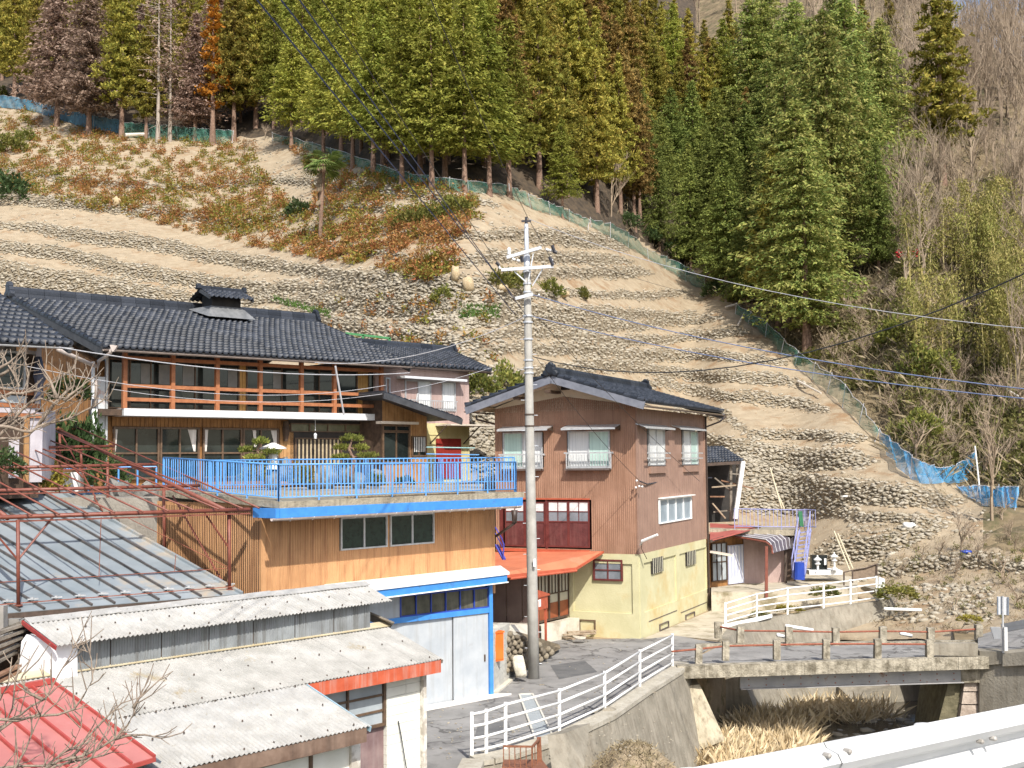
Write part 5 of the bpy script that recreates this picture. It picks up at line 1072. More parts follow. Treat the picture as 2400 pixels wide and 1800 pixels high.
# yellow base as panels recessed in a band frame
uc = fg2.pix(1335, 1400)[0]
def yside(f, u0, u1, panels, zbot, zt):
    mb = MB(); f.box(mb, u0, u1, -.3, -.04, zbot, zt); mb.build('base_wall', yel, BH)
    edges = [u0]+[p for pr in panels for p in pr]+[u1]
    mb = MB(); pz0, pz1 = .95, zt-.38
    f.box(mb, u0, u1, -.04, .03, pz1, zt); f.box(mb, u0, u1, -.04, .03, zbot, pz0)
    for i in range(0, len(edges), 2): f.box(mb, edges[i], edges[i+1], -.04, .03, pz0, pz1)
    mb.build('base_frame', yel, BH)
pa, pb_ = fg2.pix(1344, 1380)[0], fg2.pix(1483, 1380)[0]
yside(fg2, uc, LG-.0, [(pa, pb_)], -.1, zy-.003)
r1, r2, r3, r4 = [fr2.pix(x, 1360)[0] for x in (1508, 1584, 1592, 1656)]
yside(fr2, .03, LR, [(r1, r2), (r3, r4)], -.1, zy-.003)
mb = MB(); fg2.box(mb, 0, uc, -.3, -.02, .6, zy-.003); mb.build('base_wall', yel, BH)
# awnings, windows, rails (gable side)
def awning(f, x0, x1, y0, y1, dep=.6, m=whiteboard):
    a = rect(f, x0, x1, y0, y1, dep); mb = MB(); z1 = f.pix((x0+x1)/2, (y0+y1)/2, dep)[1]
    p = [f.P(a[0], 0, z1+.16), f.P(a[0], dep, z1+.02), f.P(a[0], dep, z1-.05), f.P(a[0], dep-.03, z1-.05), f.P(a[0], dep-.03, z1-.01), f.P(a[0], 0, z1+.12)]
    mb.prism(p, f.d*(a[1]-a[0])); o = mb.build('awning', alu, BH)
    mb = MB(); mb.prism([f.P(a[1], 0, z1+.13), f.P(a[1], dep, z1), f.P(a[1], .0, z1-.1)], f.d*.02); mb.build('awning_bracket', darkwood, o); return o
window(fg2, *wins_g[0], BH, alu, [mint, cglass], n=2, v=.0, fw=.05, mw=.05)
window(fg2, *wins_g[1], BH, alu, [cglass, mint], n=2, v=.0, fw=.05, mw=.05)
awning(fg2, 1164, 1282, 1003, 1011); awning(fg2, 1314, 1441, 1000, 1008)
def wrail(f, x0, x1, y, zb__, n, dep=.28, bal=True):
    a = rect(f, x0, x1, y-1, y+1, dep); z = a[2]; mb = MB(); f.box(mb, a[0], a[1], dep-.02, dep+.03, z, z+.06); f.box(mb, a[0]+.08, a[1]-.08, dep-.01, dep+.01, z-.52, z-.49); f.box(mb, a[0]+.1, a[1]-.1, dep-.01, dep+.01, zb__+.01, zb__+.05)
    for uu in (a[0]+.1, a[1]-.1): f.box(mb, uu-.02, uu+.02, dep-.02, dep+.02, zb__, z); f.box(mb, uu-.02, uu+.02, 0, dep, z-.02, z+.01)
    o = mb.build('window_rail', alu, BH)
    if bal:
        for i in range(n): c_ = a[0]+.12+(a[1]-a[0]-.24)*(i+.5)/n; mb = MB(); f.box(mb, c_-.012, c_+.012, dep-.01, dep+.01, zb__+.05, z-.5 if i < 0 else zb__+.55); mb.build('baluster', alu, o)
wrail(fg2, 1169, 1276, 1066, zg0-.05, 14); wrail(fg2, 1322, 1437, 1062, zg0-.05, 16)
for a in wins_g: mb = MB(); fg2.box(mb, a[0]-.05, a[1]+.05, .0, .33, zg0-.12, zg0-.05); mb.build('sill', mat('dark_sill', (.09, .07, .06), (.13, .1, .09), .7, 3), BH)
# big glazed doors of the middle storey
fgd = fg2
def multi_door(x0, x1, y0, ya, yb, y1, leaves):
    a = rect(fgd, x0, x1, y0, y1, -.03); z0, z1 = a[2], a[3]; zm1 = fgd.pix((x0+x1)/2, ya)[1]; zm2 = fgd.pix((x0+x1)/2, yb)[1]; W = (a[1]-a[0])/leaves
    for i in range(leaves):
        u0 = a[0]+i*W; u1 = u0+W; mb = MB(); w2 = .055
        fgd.box(mb, u0, u0+w2, -.06, .0, z0, z1); fgd.box(mb, u1-w2, u1, -.06, .0, z0, z1); fgd.box(mb, u0+w2, u1-w2, -.06, 0, z0, z0+.07); fgd.box(mb, u0+w2, u1-w2, -.06, 0, z1-.05, z1); fgd.box(mb, u0+w2, u1-w2, -.06, 0, zm2-.03, zm2+.03); fgd.box(mb, u0+w2, u1-w2, -.055, -.01, zm1-.02, zm1+.02); cm = (u0+u1)/2; fgd.box(mb, cm-.015, cm+.015, -.055, -.01, zm2+.03, z1-.05)
        o = mb.build('sliding_door', maroonf, BH)
        mb = MB(); fgd.box(mb, u0+w2, u1-w2, -.05, -.02, z0+.07, zm2-.03); mb.build('panel', maroon, o)
        for (c0, c1) in ((u0+w2, cm-.015), (cm+.015, u1-w2)):
            mb = MB(); fgd.box(mb, c0, c1, -.04, -.025, zm2+.03, zm1-.02); mb.build('pane', mat('grey_pane', (.15, .17, .19), (.22, .24, .27), .2, 2, spec=.6), o)
            mb = MB(); fgd.box(mb, c0, c1, -.04, -.025, zm1+.02, z1-.05); mb.build('pane', mat('papered_pane', (.58, .56, .56), (.74, .72, .72), .4, 6), o)
multi_door(1184, 1278, 1176, 1199, 1223, 1281, 2); multi_door(1284, 1382, 1174, 1199, 1223, 1283, 2)
a = door; mb = MB(); fg2.box(mb, a[0]-.06, a[1]+.03, 0, .06, a[3]+.0, a[3]+.06); mb.build('door_head', redstrip, BH)
u_ = fg2.pix(1281, 1230)[0]; mb = MB(); fg2.box(mb, u_-.05, u_+.05, -.06, .02, a[2], a[3]); mb.build('door_post', maroonf, BH)
mb = MB(); fg2.box(mb, a[0]-.08, a[0]+.05, -.06, .03, a[2], a[3]); mb.build('door_post', maroonf, BH)
# base windows
a = rect(fg2, 1391, 1460, 1311, 1361); window(fg2, *a, BH, maroonf, MATS['grey_pane'], n=2, rows=2, v=.0, fw=.07, mw=.04)
def barred(x0, x1, y0, y1):
    a = rect(fr2, x0, x1, y0, y1); mb = MB(); fr2.box(mb, a[0], a[1], -.035, .034, a[2], a[3]); o = mb.build('window_opening', MATS['soot_black'], BH)
    for i in range(6): c_ = a[0]+(a[1]-a[0])*(i+.5)/6; mb = MB(); fr2.box(mb, c_-.007, c_+.007, .034, .05, a[2], a[3]); mb.build('bar', mat('cream_bar', (.6, .58, .45), (.66, .64, .5), .6, 3), o)
barred(1527, 1553, 1306, 1342); barred(1608, 1630, 1291, 1324)
for x0, x1, y0, y1, m_ in ((1359, 1397, 1452, 1483, gglass),):
    a = rect(fg2, x0, x1, y0, y1); window(fg2, a[0], a[1], max(a[2], .1), a[3], BH, sash, m_, n=1, v=.03, fw=.04)
for x0, x1, y0, y1 in ((1543, 1564, 1459, 1474), (1604, 1625, 1437, 1452)):
    a = rect(fr2, x0, x1, y0, y1); window(fr2, a[0], a[1], a[2], a[3], BH, MATS['dark_sill'], mat('teal_pane', (.06, .20, .26), (.10, .27, .33), .3, 3), n=1, v=.03, fw=.03)
for x0, x1, y in ((1519, 1585, 1456), (1594, 1655, 1435)):
    a = rect(fr2, x0, x1, y-1, y+1); mb = MB(); fr2.box(mb, a[0], a[1], .03, .05, a[2]+.22, a[2]+.25); mb.build('base_groove', MATS['dark_sill'], BH)
# right side upper windows
w1, w2_, w3 = rect(fr2, 1519, 1556, 1005, 1092), rect(fr2, 1600, 1634, 1008, 1090), rect(fr2, 1544, 1619, 1166, 1222)
w2_ = (w2_[0], w2_[1], w1[2], w1[3]); window(fr2, *w1, BH, alu, cglass, n=2, v=.0, fw=.05); window(fr2, *w2_, BH, alu, [cglass, mint], n=2, v=.0, fw=.05)
window(fr2, *w3, BH, white, mat('blue_grey_pane', (.22, .28, .32), (.30, .36, .40), .3, 2, spec=.5), n=4, v=.0, fw=.05, mw=.045); awning(fr2, 1515, 1583, 999, 1007, .45); awning(fr2, 1597, 1656, 1002, 1010, .45)
mb = MB(); a = w3; fr2.box(mb, a[0]-.05, a[1]+.1, 0, .2, a[3]+.02, a[3]+.06); mb.build('window_hood', white, BH)
for x0, x1 in ((1518, 1571), (1598, 1647)):
    for y in (1061, 1073): a = rect(fr2, x0, x1, y-1, y+1, .25); mb = MB(); fr2.box(mb, a[0], a[1], .23, .27, a[2]-.02, a[2]+.03); mb.build('window_bar', alu, BH)
for a in (w1, w2_): mb = MB(); fr2.box(mb, a[0]-.03, a[1]+.03, 0, .12, a[2]-.30, a[2]-.02); mb.build('sill', brib2, BH)
# gable plaster, roof
P0z = 10.13
mb = MB(); mb.prism([fg2.P(-.0, -.1, 9.0), fg2.P(LG, -.1, 9.0), fg2.P(LG, -.1, 9.22), fg2.P(LG/2, -.1, 10.25), fg2.P(0, -.1, 9.22)], fg2.n*.1); mb.build('gable_plaster', plaster, BH)
a = rect(fg2, 1315, 1335, 901, 914, .0); mb = MB(); fg2.box(mb, a[0], a[1], .0, .02, a[2], a[3]); mb.build('vent', MATS['soot_black'], BH)
OG = 1.2; ue0, ue1 = LG-6.98, LG+.757; uap = LG-3.13
A0, A1, Ap = fg2.P(ue0, OG, 9.12), fg2.P(ue1, OG, 9.12), fg2.P(uap, OG, 10.28)
BB = -fg2.n*0; Lr = 11.6; back_ = fg2.n*-1*Lr
tz = Vector((0, 0, .12))
tileroof(BH, A1+tz, A1+tz+back_, Ap+tz+back_, Ap+tz, 54, 16)
tileroof(BH, A0+tz+back_, A0+tz, Ap+tz, Ap+tz+back_, 30, 10)
ridgecap(BH, Ap+tz+Vector((0, 0, .0))-fg2.n*.0, Ap+tz+back_, h=.36, w_=.28, seg=.6)
grayb = mat('grey_bargeboard', (.13, .14, .17), (.19, .20, .235), .5, 3, .05)
verge(BH, A0+fg2.n*.02, Ap+fg2.n*.02, .07, .30, grayb, drop=-.10); verge(BH, A1+fg2.n*.02, Ap+fg2.n*.02, .07, .30, grayb, drop=-.10)
verge(BH, A0+back_, Ap+back_, .07, .26, grayb); verge(BH, A1+back_, Ap+back_, .07, .26, grayb)
verge_tiles(BH, A0+tz, Ap+tz, 14, .08); verge_tiles(BH, A1+tz, Ap+tz, 14, .08)
for s_, e_ in ((A0, -1), (A1, 1)):
    i_ = fg2.d*(-e_)*1.0
    mb = MB(); mb.sheet([s_+Vector((0, 0, -.03)), s_+back_+Vector((0, 0, -.03)), s_+back_+i_*.75+Vector((0, 0, .08)), s_+i_*.75+Vector((0, 0, .08))], .03); mb.build('soffit', mat('olive_soffit', (.25, .19, .11), (.32, .25, .15), .8, 3), BH)
mb = MB(); mb.sheet([A0+Vector((0, 0, -.04)), Ap+Vector((0, 0, -.04)), Ap-fg2.n*OG+Vector((0, 0, -.04)), A0-fg2.n*OG+Vector((0, 0, -.04))], .03); mb.sheet([Ap+Vector((0, 0, -.04)), A1+Vector((0, 0, -.04)), A1-fg2.n*OG+Vector((0, 0, -.04)), Ap-fg2.n*OG+Vector((0, 0, -.04))], .03); mb.build('gable_soffit', plaster, BH)
gutter(BH, A1+Vector((.04, -.02, -.06)), A1+back_+Vector((.04, 0, -.06)), .06); gutter(BH, A0+Vector((-.04, 0, -.06)), A0+back_+Vector((-.04, 0, -.06)), .06)
mb = MB(); e = fr2.P(LR+.1, .1, 9.0); mb.tube([e, Vector((e.x, e.y, .2))], .045, 7); mb.tube([fr2.P(LR+1.5, .7, 9.0), fr2.P(LR+.9, .55, 8.75), fr2.P(LR+.1, .12, 8.5)], .04, 6); mb.build('downpipe', pb, BH)
mb = MB(); mb.tube([U(1117, 973, 48.5), U(1117, 983, 48.5), U(1160, 994, 49.2), U(1168, 1000, 49.2), U(1169, 1075, 49.2)], .045, 6); mb.build('downpipe', pb, BH)
for px, y in ((1295, 919), (1222, 934)): mb = MB(); u_, z_ = fg2.pix(px, y, .6); fg2.box(mb, u_-.12, u_+.12, .02, 1.15, z_-.05, z_+.06); mb.build('purlin_end', darkwood, BH)
# conduits and lamp
mb = MB(); mb.tube([U(1500, 1128, 46.4)]+[U(1500+16*i, 1133-1.2*i+3*math.sin(i*1.3), 46.3+1.0*i) for i in range(1, 10)]+[U(1668, 1120, 56)], .03, 5); mb.build('cable_bundle', MATS['black_plastic'], BH)
mb = MB(); mb.tube([U(1500, 1278, 46.3), U(1505, 1268, 46.0), U(1541, 1253, 45.6)], [.03, .06, .05], 7); mb.build('street_lamp_tube', white, BH)
mb = MB(); mb.tube([U(1505, 1268, 46.2), U(1503, 1285, 46.4), U(1516, 1310, 46.5)], .015, 5); mb.build('lamp_arm', darkwood, BH)
for px, y in ((1492, 1127), (1498, 1140), (1505, 1141), (1490, 1143)): mb = MB(); p = U(px, y, 46.2); mb.tube([p, p+Vector((0, -.08, .02))], [.05, .03], 7); mb.build('insulator', white, BH)
# orange canopy + porch
c1, c2_, c3, c4_ = fg2.P(fg2.pix(1176, 1288)[0], .03, 3.42), U(1414, 1292, 47.0), U(1351, 1331, 45.3), U(1196, 1348, 43.3)
c0_ = U(1120, 1355, 42.6); cb = U(1100, 1290, 50.2)
mb = MB(); mb.add([p-Vector((0, 0, .06)) for p in (cb, c2_, c3, c4_, c0_)]+[cb, c2_, c3, c4_, c0_], [(4, 3, 2, 1, 0), (5, 6, 7, 8, 9)]+[(i, (i+1) % 5, 5+(i+1) % 5, 5+i) for i in range(5)])
ox = mb.build('orange_canopy', orangeroof, BH)
for i in range(1, 7):
    t = i/7; mb = MB(); mb.bar(cb.lerp(c0_, t)+Vector((0, 0, .008)), c2_.lerp(c3, t)+Vector((0, 0, .008)), .03, .02); mb.build('canopy_seam', orangeroof, ox)
mb = MB(); mb.bar(c0_-Vector((0, 0, .03)), c4_-Vector((0, 0, .03)), .05, .1); mb.bar(c4_-Vector((0, 0, .03)), c3-Vector((0, 0, .03)), .05, .1); mb.bar(c3-Vector((0, 0, .03)), c2_-Vector((0, 0, .03)), .05, .09); mb.build('canopy_edge', redstrip, BH)
mb = MB(); mb.tube([c4_+Vector((0, -.08, -.12)), c3+Vector((0, -.08, -.10))], .05, 7); mb.build('canopy_gutter', redstrip, BH)
mb = MB(); z_ = door[2]-.03; fg2.box(mb, door[0]-.2, door[1], .02, .12, z_-.12, z_); mb.build('canopy_flashing', redstrip, BH)
D1, D2 = U(1262, 1461, 45.6), U(1334, 1443, 47.6); zf = D1.z; D2.z = zf; fe = Fr(D1, D2); fe.o.z = 0
for i in range(3):
    u0, u1 = [0, fe.pix(1287, 1400)[0], fe.pix(1310, 1400)[0], fe.L][i:i+2]; zt5 = fe.pix(1300, 1342)[1]; zm5 = fe.pix(1300, 1390)[1]
    mb = MB(); w2 = .05; fe.box(mb, u0, u0+w2, -.05, .02, zf, zt5); fe.box(mb, u1-w2, u1, -.05, .02, zf, zt5); fe.box(mb, u0+w2, u1-w2, -.05, .02, zf, zf+.08); fe.box(mb, u0+w2, u1-w2, -.05, .02, zm5-.02, zm5+.02); fe.box(mb, u0+w2, u1-w2, -.05, .02, zt5-.04, zt5)
    for k in (1, 2): c_ = u0+(u1-u0)*k/3; fe.box(mb, c_-.015, c_+.015, -.05, .01, zm5, zt5-.04)
    o = mb.build('porch_door', darkwood, BH); mb = MB(); fe.box(mb, u0+w2, u1-w2, -.04, -.02, zf+.08, zm5-.35 if i else zm5); mb.build('panel', mat('red_brown_door', (.22, .055, .02), (.28, .08, .03), .6, 3), o)
    mb = MB(); fe.box(mb, u0+w2, u1-w2, -.035, -.025, zm5-.35 if i else zm5, zt5-.04); mb.build('pane', mat('cream_pane', (.36, .34, .27), (.46, .44, .36), .35, 3), o)
pol = mat('grimy_plastic', (.085, .055, .05), (.15, .11, .10), .4, 1.0, .05)
zt6 = 2.85; w0, w1p = U(1150, 1459, 46.0), D1; fw_ = Fr(w0.xy.to_3d(), w1p.xy.to_3d())
for i in range(3): mb = MB(); fw_.box(mb, fw_.L*i/3+.01, fw_.L*(i+1)/3-.01, -.03, 0, zf, zt6); mb.build('porch_sheet', pol, BH)
mb = MB(); fw_.box(mb, 0, fw_.L, -.05, .03, zf-.05, zf); mb.build('porch_sill', concL, BH)
mb = MB(); mb.prism([Vector((D1.x, D1.y, -.05)), Vector((D2.x, D2.y, -.05)), fg2.P(uc+.45, .1, -.05), U(1300, 1506, 45).xy.to_3d(), U(1270, 1500, 45.0).xy.to_3d()][:3]+[Vector((D1.x+.1, D1.y-.2, -.05))], (0, 0, zf)); mb.prism([Vector((D1.x, D1.y, -.05)), Vector((D1.x+.1, D1.y-.3, -.05)), fg2.P(uc+.1, .45, -.05), fg2.P(uc, 0, -.05)], (0, 0, zf-.02)); mb.build('plinth', concL, BH)
# timber steps before the little basement window
St = thing('timber_pile', 'old planks and a round lid lying before the dark basement window', 'planks', G(1370, 1500, 0))
for (x0, y0, x1, y1, z) in ((1330, 1482, 1397, 1478, .25), (1320, 1488, 1396, 1484, .2), (1322, 1493, 1345, 1498, .1), (1340, 1486, 1372, 1490, .14)): mb = MB(); mb.bar(G(x0, y0, z), G(x1, y1, z), .16, .05); mb.build('plank', mat('weathered_plank', (.24, .17, .11), (.40, .33, .24), .9, 5, .4), St)
mb = MB(); p = G(1360, 1496, .2); mb.tube([p, p+up*.04], .22, 14); mb.build('round_lid', concL, St)
# notice cabinet
Nb = thing('notice_box', 'orange-red roofed notice box with pale paper beside the porch door', 'notice box', U(1272, 1470, 43))
f9 = Fr(U(1261, 1420, 42.9), U(1284, 1420, 43.6)); f9.o.z = 0; a = (0, f9.L, f9.pix(1272, 1428)[1], f9.pix(1272, 1398)[1])
mb = MB(); f9.box(mb, a[0], a[1], -.25, 0, a[2], a[3]); mb.prism([f9.P(a[0]-.05, .05, a[3]), f9.P(a[1]+.08, .05, a[3]), f9.P(a[1]+.08, .05, a[3]+.05), f9.P(a[0]-.05, .05, a[3]+.28)], -f9.n*.35); mb.build('cabinet', redstrip, Nb)
mb = MB(); f9.box(mb, a[0]+.04, a[0]+.22, 0, .01, a[2]+.12, a[2]+.38); mb.build('paper', mat('paper_white', (.75, .75, .72), (.8, .8, .78), .8, 3), Nb)
mb = MB(); f9.box(mb, a[0]+.05, a[0]+.12, -.1, -.03, 0, a[2]); f9.box(mb, a[1]-.1, a[1]-.03, -.1, -.03, 0, a[2]); mb.build('leg', redstrip, Nb)
# ================================================================== outbuildings right of the brown house
YB = .85
mb = MB(); yp = [U(1668, 1440, 54.6), U(1760, 1425, 54.6), U(1880, 1400, 55.5), U(2010, 1390, 56.5), U(2010, 1350, 62), U(1668, 1380, 66)]
mb.prism([Vector((p.x, p.y, -.5)) for p in yp], (0, 0, .5+YB)); mb.build('yard', yard, kind='structure')
Yd = thing('outbuilding', 'low mauve outbuilding with red lean-to roof right of the brown house', 'outbuilding', U(1740, 1372, 57.5))
fy = Fr(U(1664, 1370, 56.6), U(1745, 1372, 58.4)); fy.o.z = 0
mb = MB(); fy.box(mb, 0, fy.L, -3.5, -.05, YB, 3.2); mb.build('wall', brown_board, Yd)
a = rect(fy, 1667, 1703, 1272, 1362); window(fy, *a, Yd, darkwood, fglass, n=3, rows=2, v=0, fw=.05, mw=.04)
lilacd = mat('lilac_door', (.40, .43, .55), (.5, .52, .64), .5, 2)
a = rect(fy, 1706, 1742, 1277, 1370); mb = MB(); fy.box(mb, a[0], a[1], -.03, .03, YB+.05, a[3]); dd = mb.build('door', lilacd, Yd)
for i in range(5): c_ = a[0]+(a[1]-a[0])*(i+.5)/5; mb = MB(); fy.box(mb, c_-.02, c_+.02, .03, .05, YB+.1, a[3]-.05); mb.build('slat', white, dd)
mb = MB(); q = [U(1745, 1372, 58.4), U(1842, 1368, 58.8)]; ff = Fr(q[0].xy.to_3d(), q[1].xy.to_3d()); ff.box(mb, 0, ff.L, -3, 0, YB, 3.1); mb.build('wall', mauve, Yd)
redlt = mat('dull_red_roof', (.30, .075, .06), (.37, .105, .085), .55, 1.5, .05)
mb = MB(); mb.sheet([U(1664, 1266, 55.3), U(1740, 1246, 56.6), U(1782, 1233, 60), U(1664, 1226, 60.5)], .06); mb.build('red_roof', redlt, Yd)
mb = MB(); mb.bar(U(1664, 1269, 55.25), U(1782, 1234, 59.5), .06, .12); mb.build('roof_edge', dk, Yd)
mb = MB(); mb.sheet([U(1664, 1293, 55.2), U(1720, 1303, 55.2), U(1712, 1298, 56.6), U(1664, 1289, 56.6)], .05); mb.build('small_canopy', MATS['pale_canopy'], Yd)
# curved ribbed carport
cp = mat('smoked_ribbed_sheet', (.07, .06, .075), (.14, .12, .14), .3, 3, .05)
prf = [(60.0, 1240), (58.5, 1246), (57.4, 1253), (56.8, 1264), (56.5, 1278), (56.45, 1292)]
Lp = [U(1725+(0)*i, 1253, 58.6) for i in range(1)]
L_ = [U(1760, 1238, 60.6), U(1738, 1247, 58.6), U(1724, 1256, 57.2)]; 
CL = [U(1724, 1256, 57.4), U(1760, 1260, 56.9), U(1795, 1265, 56.4), U(1806, 1274, 56.2), U(1812, 1296, 56.1)]
CR = [U(1795, 1240, 60.5), U(1822, 1244, 59.9), U(1846, 1250, 59.3), U(1857, 1260, 59.1), U(1859, 1284, 59.0)]
CP = thing('carport', 'smoked corrugated carport roof with curved front edge', 'carport', U(1815, 1380, 57))
for i in range(4):
    mb = MB(); n = 6
    for k in range(n):
        t0, t1 = k/n, (k+.93)/n; mb.sheet([CL[i].lerp(CR[i], t0), CL[i].lerp(CR[i], t1), CL[i+1].lerp(CR[i+1], t1), CL[i+1].lerp(CR[i+1], t0)], .02)
    mb.build('roof_sheet', cp, CP)
for k in range(7): mb = MB(); mb.tube([a_.lerp(b_, k/6)+Vector((0, -.02, .02)) for a_, b_ in zip(CL, CR)], .03, 5); mb.build('rib', mat('pale_rib', (.4, .4, .42), (.5, .5, .52), .4, 3), CP)
mb = MB(); mb.tube([U(1724, 1258, 57.3), U(1795, 1270, 56.3), U(1808, 1280, 56.1), U(1811, 1298, 56.0)], .05, 6); mb.build('side_frame', PFm, CP)
for px, y0, y1, d_ in ((1841, 1290, 1372, 58.5), (1796, 1280, 1400, 54.8)): mb = MB(); mb.bar(U(px, y1, d_), U(px, y0, d_), .13); mb.build('post', dk if px > 1800 else PFm, CP)
# upper shed with tiled roof, deck and thin railing
TS = thing('open_shed', 'open-fronted dark shed with a tiled roof behind the brown house', 'shed', U(1700, 1230, 60))
q = [U(1655, 1084, 59.3), U(1742, 1079, 60.2), U(1690, 1046, 65), U(1600, 1050, 64)]; tileroof(TS, *q, 12, 7)
mb = MB(); mb.bar(q[0]-Vector((0, 0, .1)), q[1]-Vector((0, 0, .1)), .08, .16); mb.build('eave_beam', dk, TS)
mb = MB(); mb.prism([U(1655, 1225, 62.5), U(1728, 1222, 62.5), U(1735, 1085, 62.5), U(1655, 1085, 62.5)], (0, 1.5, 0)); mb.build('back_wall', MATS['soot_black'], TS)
mb = MB(); mb.tube([U(1742, 1082, 60), U(1723, 1216, 59.6)], .12, 8); mb.build('leaning_post', white, TS)
for px in (1713, 1728): mb = MB(); mb.bar(U(px, 1222, 60.3), U(px, 1090, 60.3), .12); mb.build('post', MATS['old_grey_wood'], TS)
for i, (x0, y0, x1, y1) in enumerate([(1710, 1110, 1737, 1112), (1668, 1142, 1740, 1136), (1664, 1164, 1698, 1164), (1675, 1120, 1712, 1150), (1670, 1180, 1700, 1215), (1690, 1126, 1766, 1145), (1672, 1200, 1712, 1196)]): mb = MB(); mb.bar(U(x0, y0, 59.8+.1*i), U(x1, y1, 60+.1*i), .07); mb.build('stored_timber', [ogw, MATS['weathered_plank'], MATS['rusty_board']][i % 3], TS)
mb = MB(); mb.prism([U(1664, 1240, 57.6), U(1870, 1242, 58.6), U(1875, 1238, 62), U(1664, 1228, 63)], (0, 0, -.28)); mb.build('deck_slab', m_slab, TS)
mb = MB(); mb.prism([U(1700, 1250, 58.4), U(1865, 1256, 59.4), U(1865, 1385, 59.4), U(1700, 1385, 58.4)], (0, 2.5, 0)); mb.build('deck_base', darkwood, TS)
lav = mat('faded_blue_paint', (.20, .22, .42), (.30, .31, .52), .5, 4)
rr = thing('thin_railing', 'faded lilac-blue railing of the deck above the carport', 'railing', U(1800, 1238, 59))
k0, k1, k2, k3 = U(1722, 1238, 58.0), U(1868, 1240, 58.7), U(1892, 1238, 60.2), U(1912, 1240, 59.5)
for a_, b_ in ((k0, k1), (k1, k2), (k2, k3)):
    for z in (.95, .1): mb = MB(); mb.tube([a_+up*z, b_+up*z], .025, 5); mb.build('rail', lav, rr)
    n = max(3, int((b_-a_).length/.2))
    for i in range(n+1): p = a_.lerp(b_, i/n); mb = MB(); mb.bar(p+up*(-.1 if i % 6 == 0 else .1), p+up*.95, .035 if i % 6 == 0 else .022); mb.build('baluster', lav, rr)
mb = MB(); mb.sheet([U(1876, 1233, 58.7), U(1884, 1235, 59), U(1880, 1198, 59), U(1872, 1198, 58.7)], .03); mb.build('green_panel', mat('green_panel', (.03, .14, .06), (.05, .2, .09), .5, 3), rr)
ld = thing('blue_ladder', 'steep blue steel ladder-stair beside the carport', 'ladder', U(1868, 1356, 57.5))
l0, l1, r0_, r1_ = U(1857, 1354, 57.5), U(1874, 1244, 58.9), U(1886, 1350, 57.8), U(1900, 1240, 59.3)
for a_, b_ in ((l0, l1), (r0_, r1_)): mb = MB(); mb.bar(a_, b_, .07, .12); mb.build('stringer', lav, ld); mb = MB(); mb.tube([a_+up*.9, b_+up*.9], .03, 5); mb.build('handrail', lav, ld); [ (lambda m_: (m_.bar(a_.lerp(b_, t), a_.lerp(b_, t)+up*.9, .03), m_.build('handrail_post', lav, ld)))(MB()) for t in (0, .33, .66, 1)]
for i in range(11): t = (i+.5)/11; mb = MB(); mb.bar(l0.lerp(l1, t), r0_.lerp(r1_, t), .16, .035); mb.build('rung', lav, ld)
mb = MB(); mb.tube([U(1873, 1358, 57.0), U(1873, 1318, 57.0)], [.28, .25], 12); tag(mb.build('blue_drum', mat('blue_plastic', (.01, .04, .28), (.02, .06, .36), .4, 3), smooth=False), 'blue plastic drum at the foot of the blue ladder', 'drum', kind='thing')
# blue steps by the ochre building's right edge
bs = thing('small_steps', 'small purple-blue steel steps on the orange canopy beside the ochre wall', 'steps', U(1170, 1312, 42.5))
for dx in (0, 5): mb = MB(); mb.bar(U(1161+dx, 1277, 43.2), U(1179+dx, 1311, 42.6), .05); mb.build('stringer', mat('violet_blue', (.05, .05, .30), (.08, .08, .38), .5, 3), bs)
vb = MATS['violet_blue']
for i in range(5): t = i/4; mb = MB(); mb.bar(U(1161, 1277, 43.2).lerp(U(1179, 1311, 42.6), t), U(1166, 1277, 43.2).lerp(U(1184, 1311, 42.6), t), .06, .03); mb.build('step', vb, bs)
mb = MB(); mb.tube([U(1161, 1236, 43.2), U(1176, 1262, 42.8), U(1181, 1276, 42.6), U(1179, 1311, 42.6)], .025, 5); mb.tube([U(1161, 1250, 43.2), U(1178, 1282, 42.7)], .02, 5); mb.build('handrail', vb, bs)
# graves and lanterns
granite = mat('granite', (.60, .60, .58), (.74, .74, .72), .7, 12, .2)
def lantern(px, yb, yt, d_, label):
    b = U(px, yb, d_); t = U(px, yt, d_); h = t.z-b.z; o = thing('stone_lantern', label, 'stone lantern', b, 'stone lanterns by the graves')
    P_ = lambda z: b+up*h*z
    for nm, zs, rs, n in (('base', (0, .10, .14), (.26, .26, .16), 6), ('shaft', (.14, .46), (.10, .10), 10), ('platform', (.46, .52, .56), (.12, .26, .26), 6), ('light_box', (.56, .74), (.16, .16), 6), ('roof', (.74, .78, .90), (.36, .34, .08), 6), ('finial', (.90, .95, 1.0), (.07, .09, .01), 8)):
        mb = MB(); mb.tube([P_(z) for z in zs], [r*h/1.6 for r in rs], n); mb.build(nm, granite, o)
lantern(1917, 1345, 1301, 57.0, 'left white stone lantern in front of the black gravestone'); lantern(1956, 1336, 1294, 58.5, 'right white stone lantern beside the bamboo poles')
gs = thing('gravestone', 'black polished gravestone behind the left stone lantern', 'gravestone', U(1920, 1336, 59))
blk = mat('black_granite', (.012, .014, .014), (.02, .024, .022), .12, 9)
mb = MB(); mb.prism([U(1903, 1336, 59), U(1939, 1336, 59), U(1939, 1301, 59), U(1903, 1301, 59)], (0, .4, 0)); mb.build('slab', blk, gs)
mb = MB(); mb.prism([U(1897, 1347, 58.6), U(1975, 1347, 58.6), U(1975, 1337, 58.6), U(1897, 1337, 58.6)], (0, 1.3, 0)); mb.build('plinth', granite, gs)
mb = MB(); mb.prism([U(1932, 1324, 58.9), U(1937, 1324, 58.9), U(1937, 1309, 58.9), U(1932, 1309, 58.9)], (0, .1, 0)); mb.build('tablet', granite, gs)
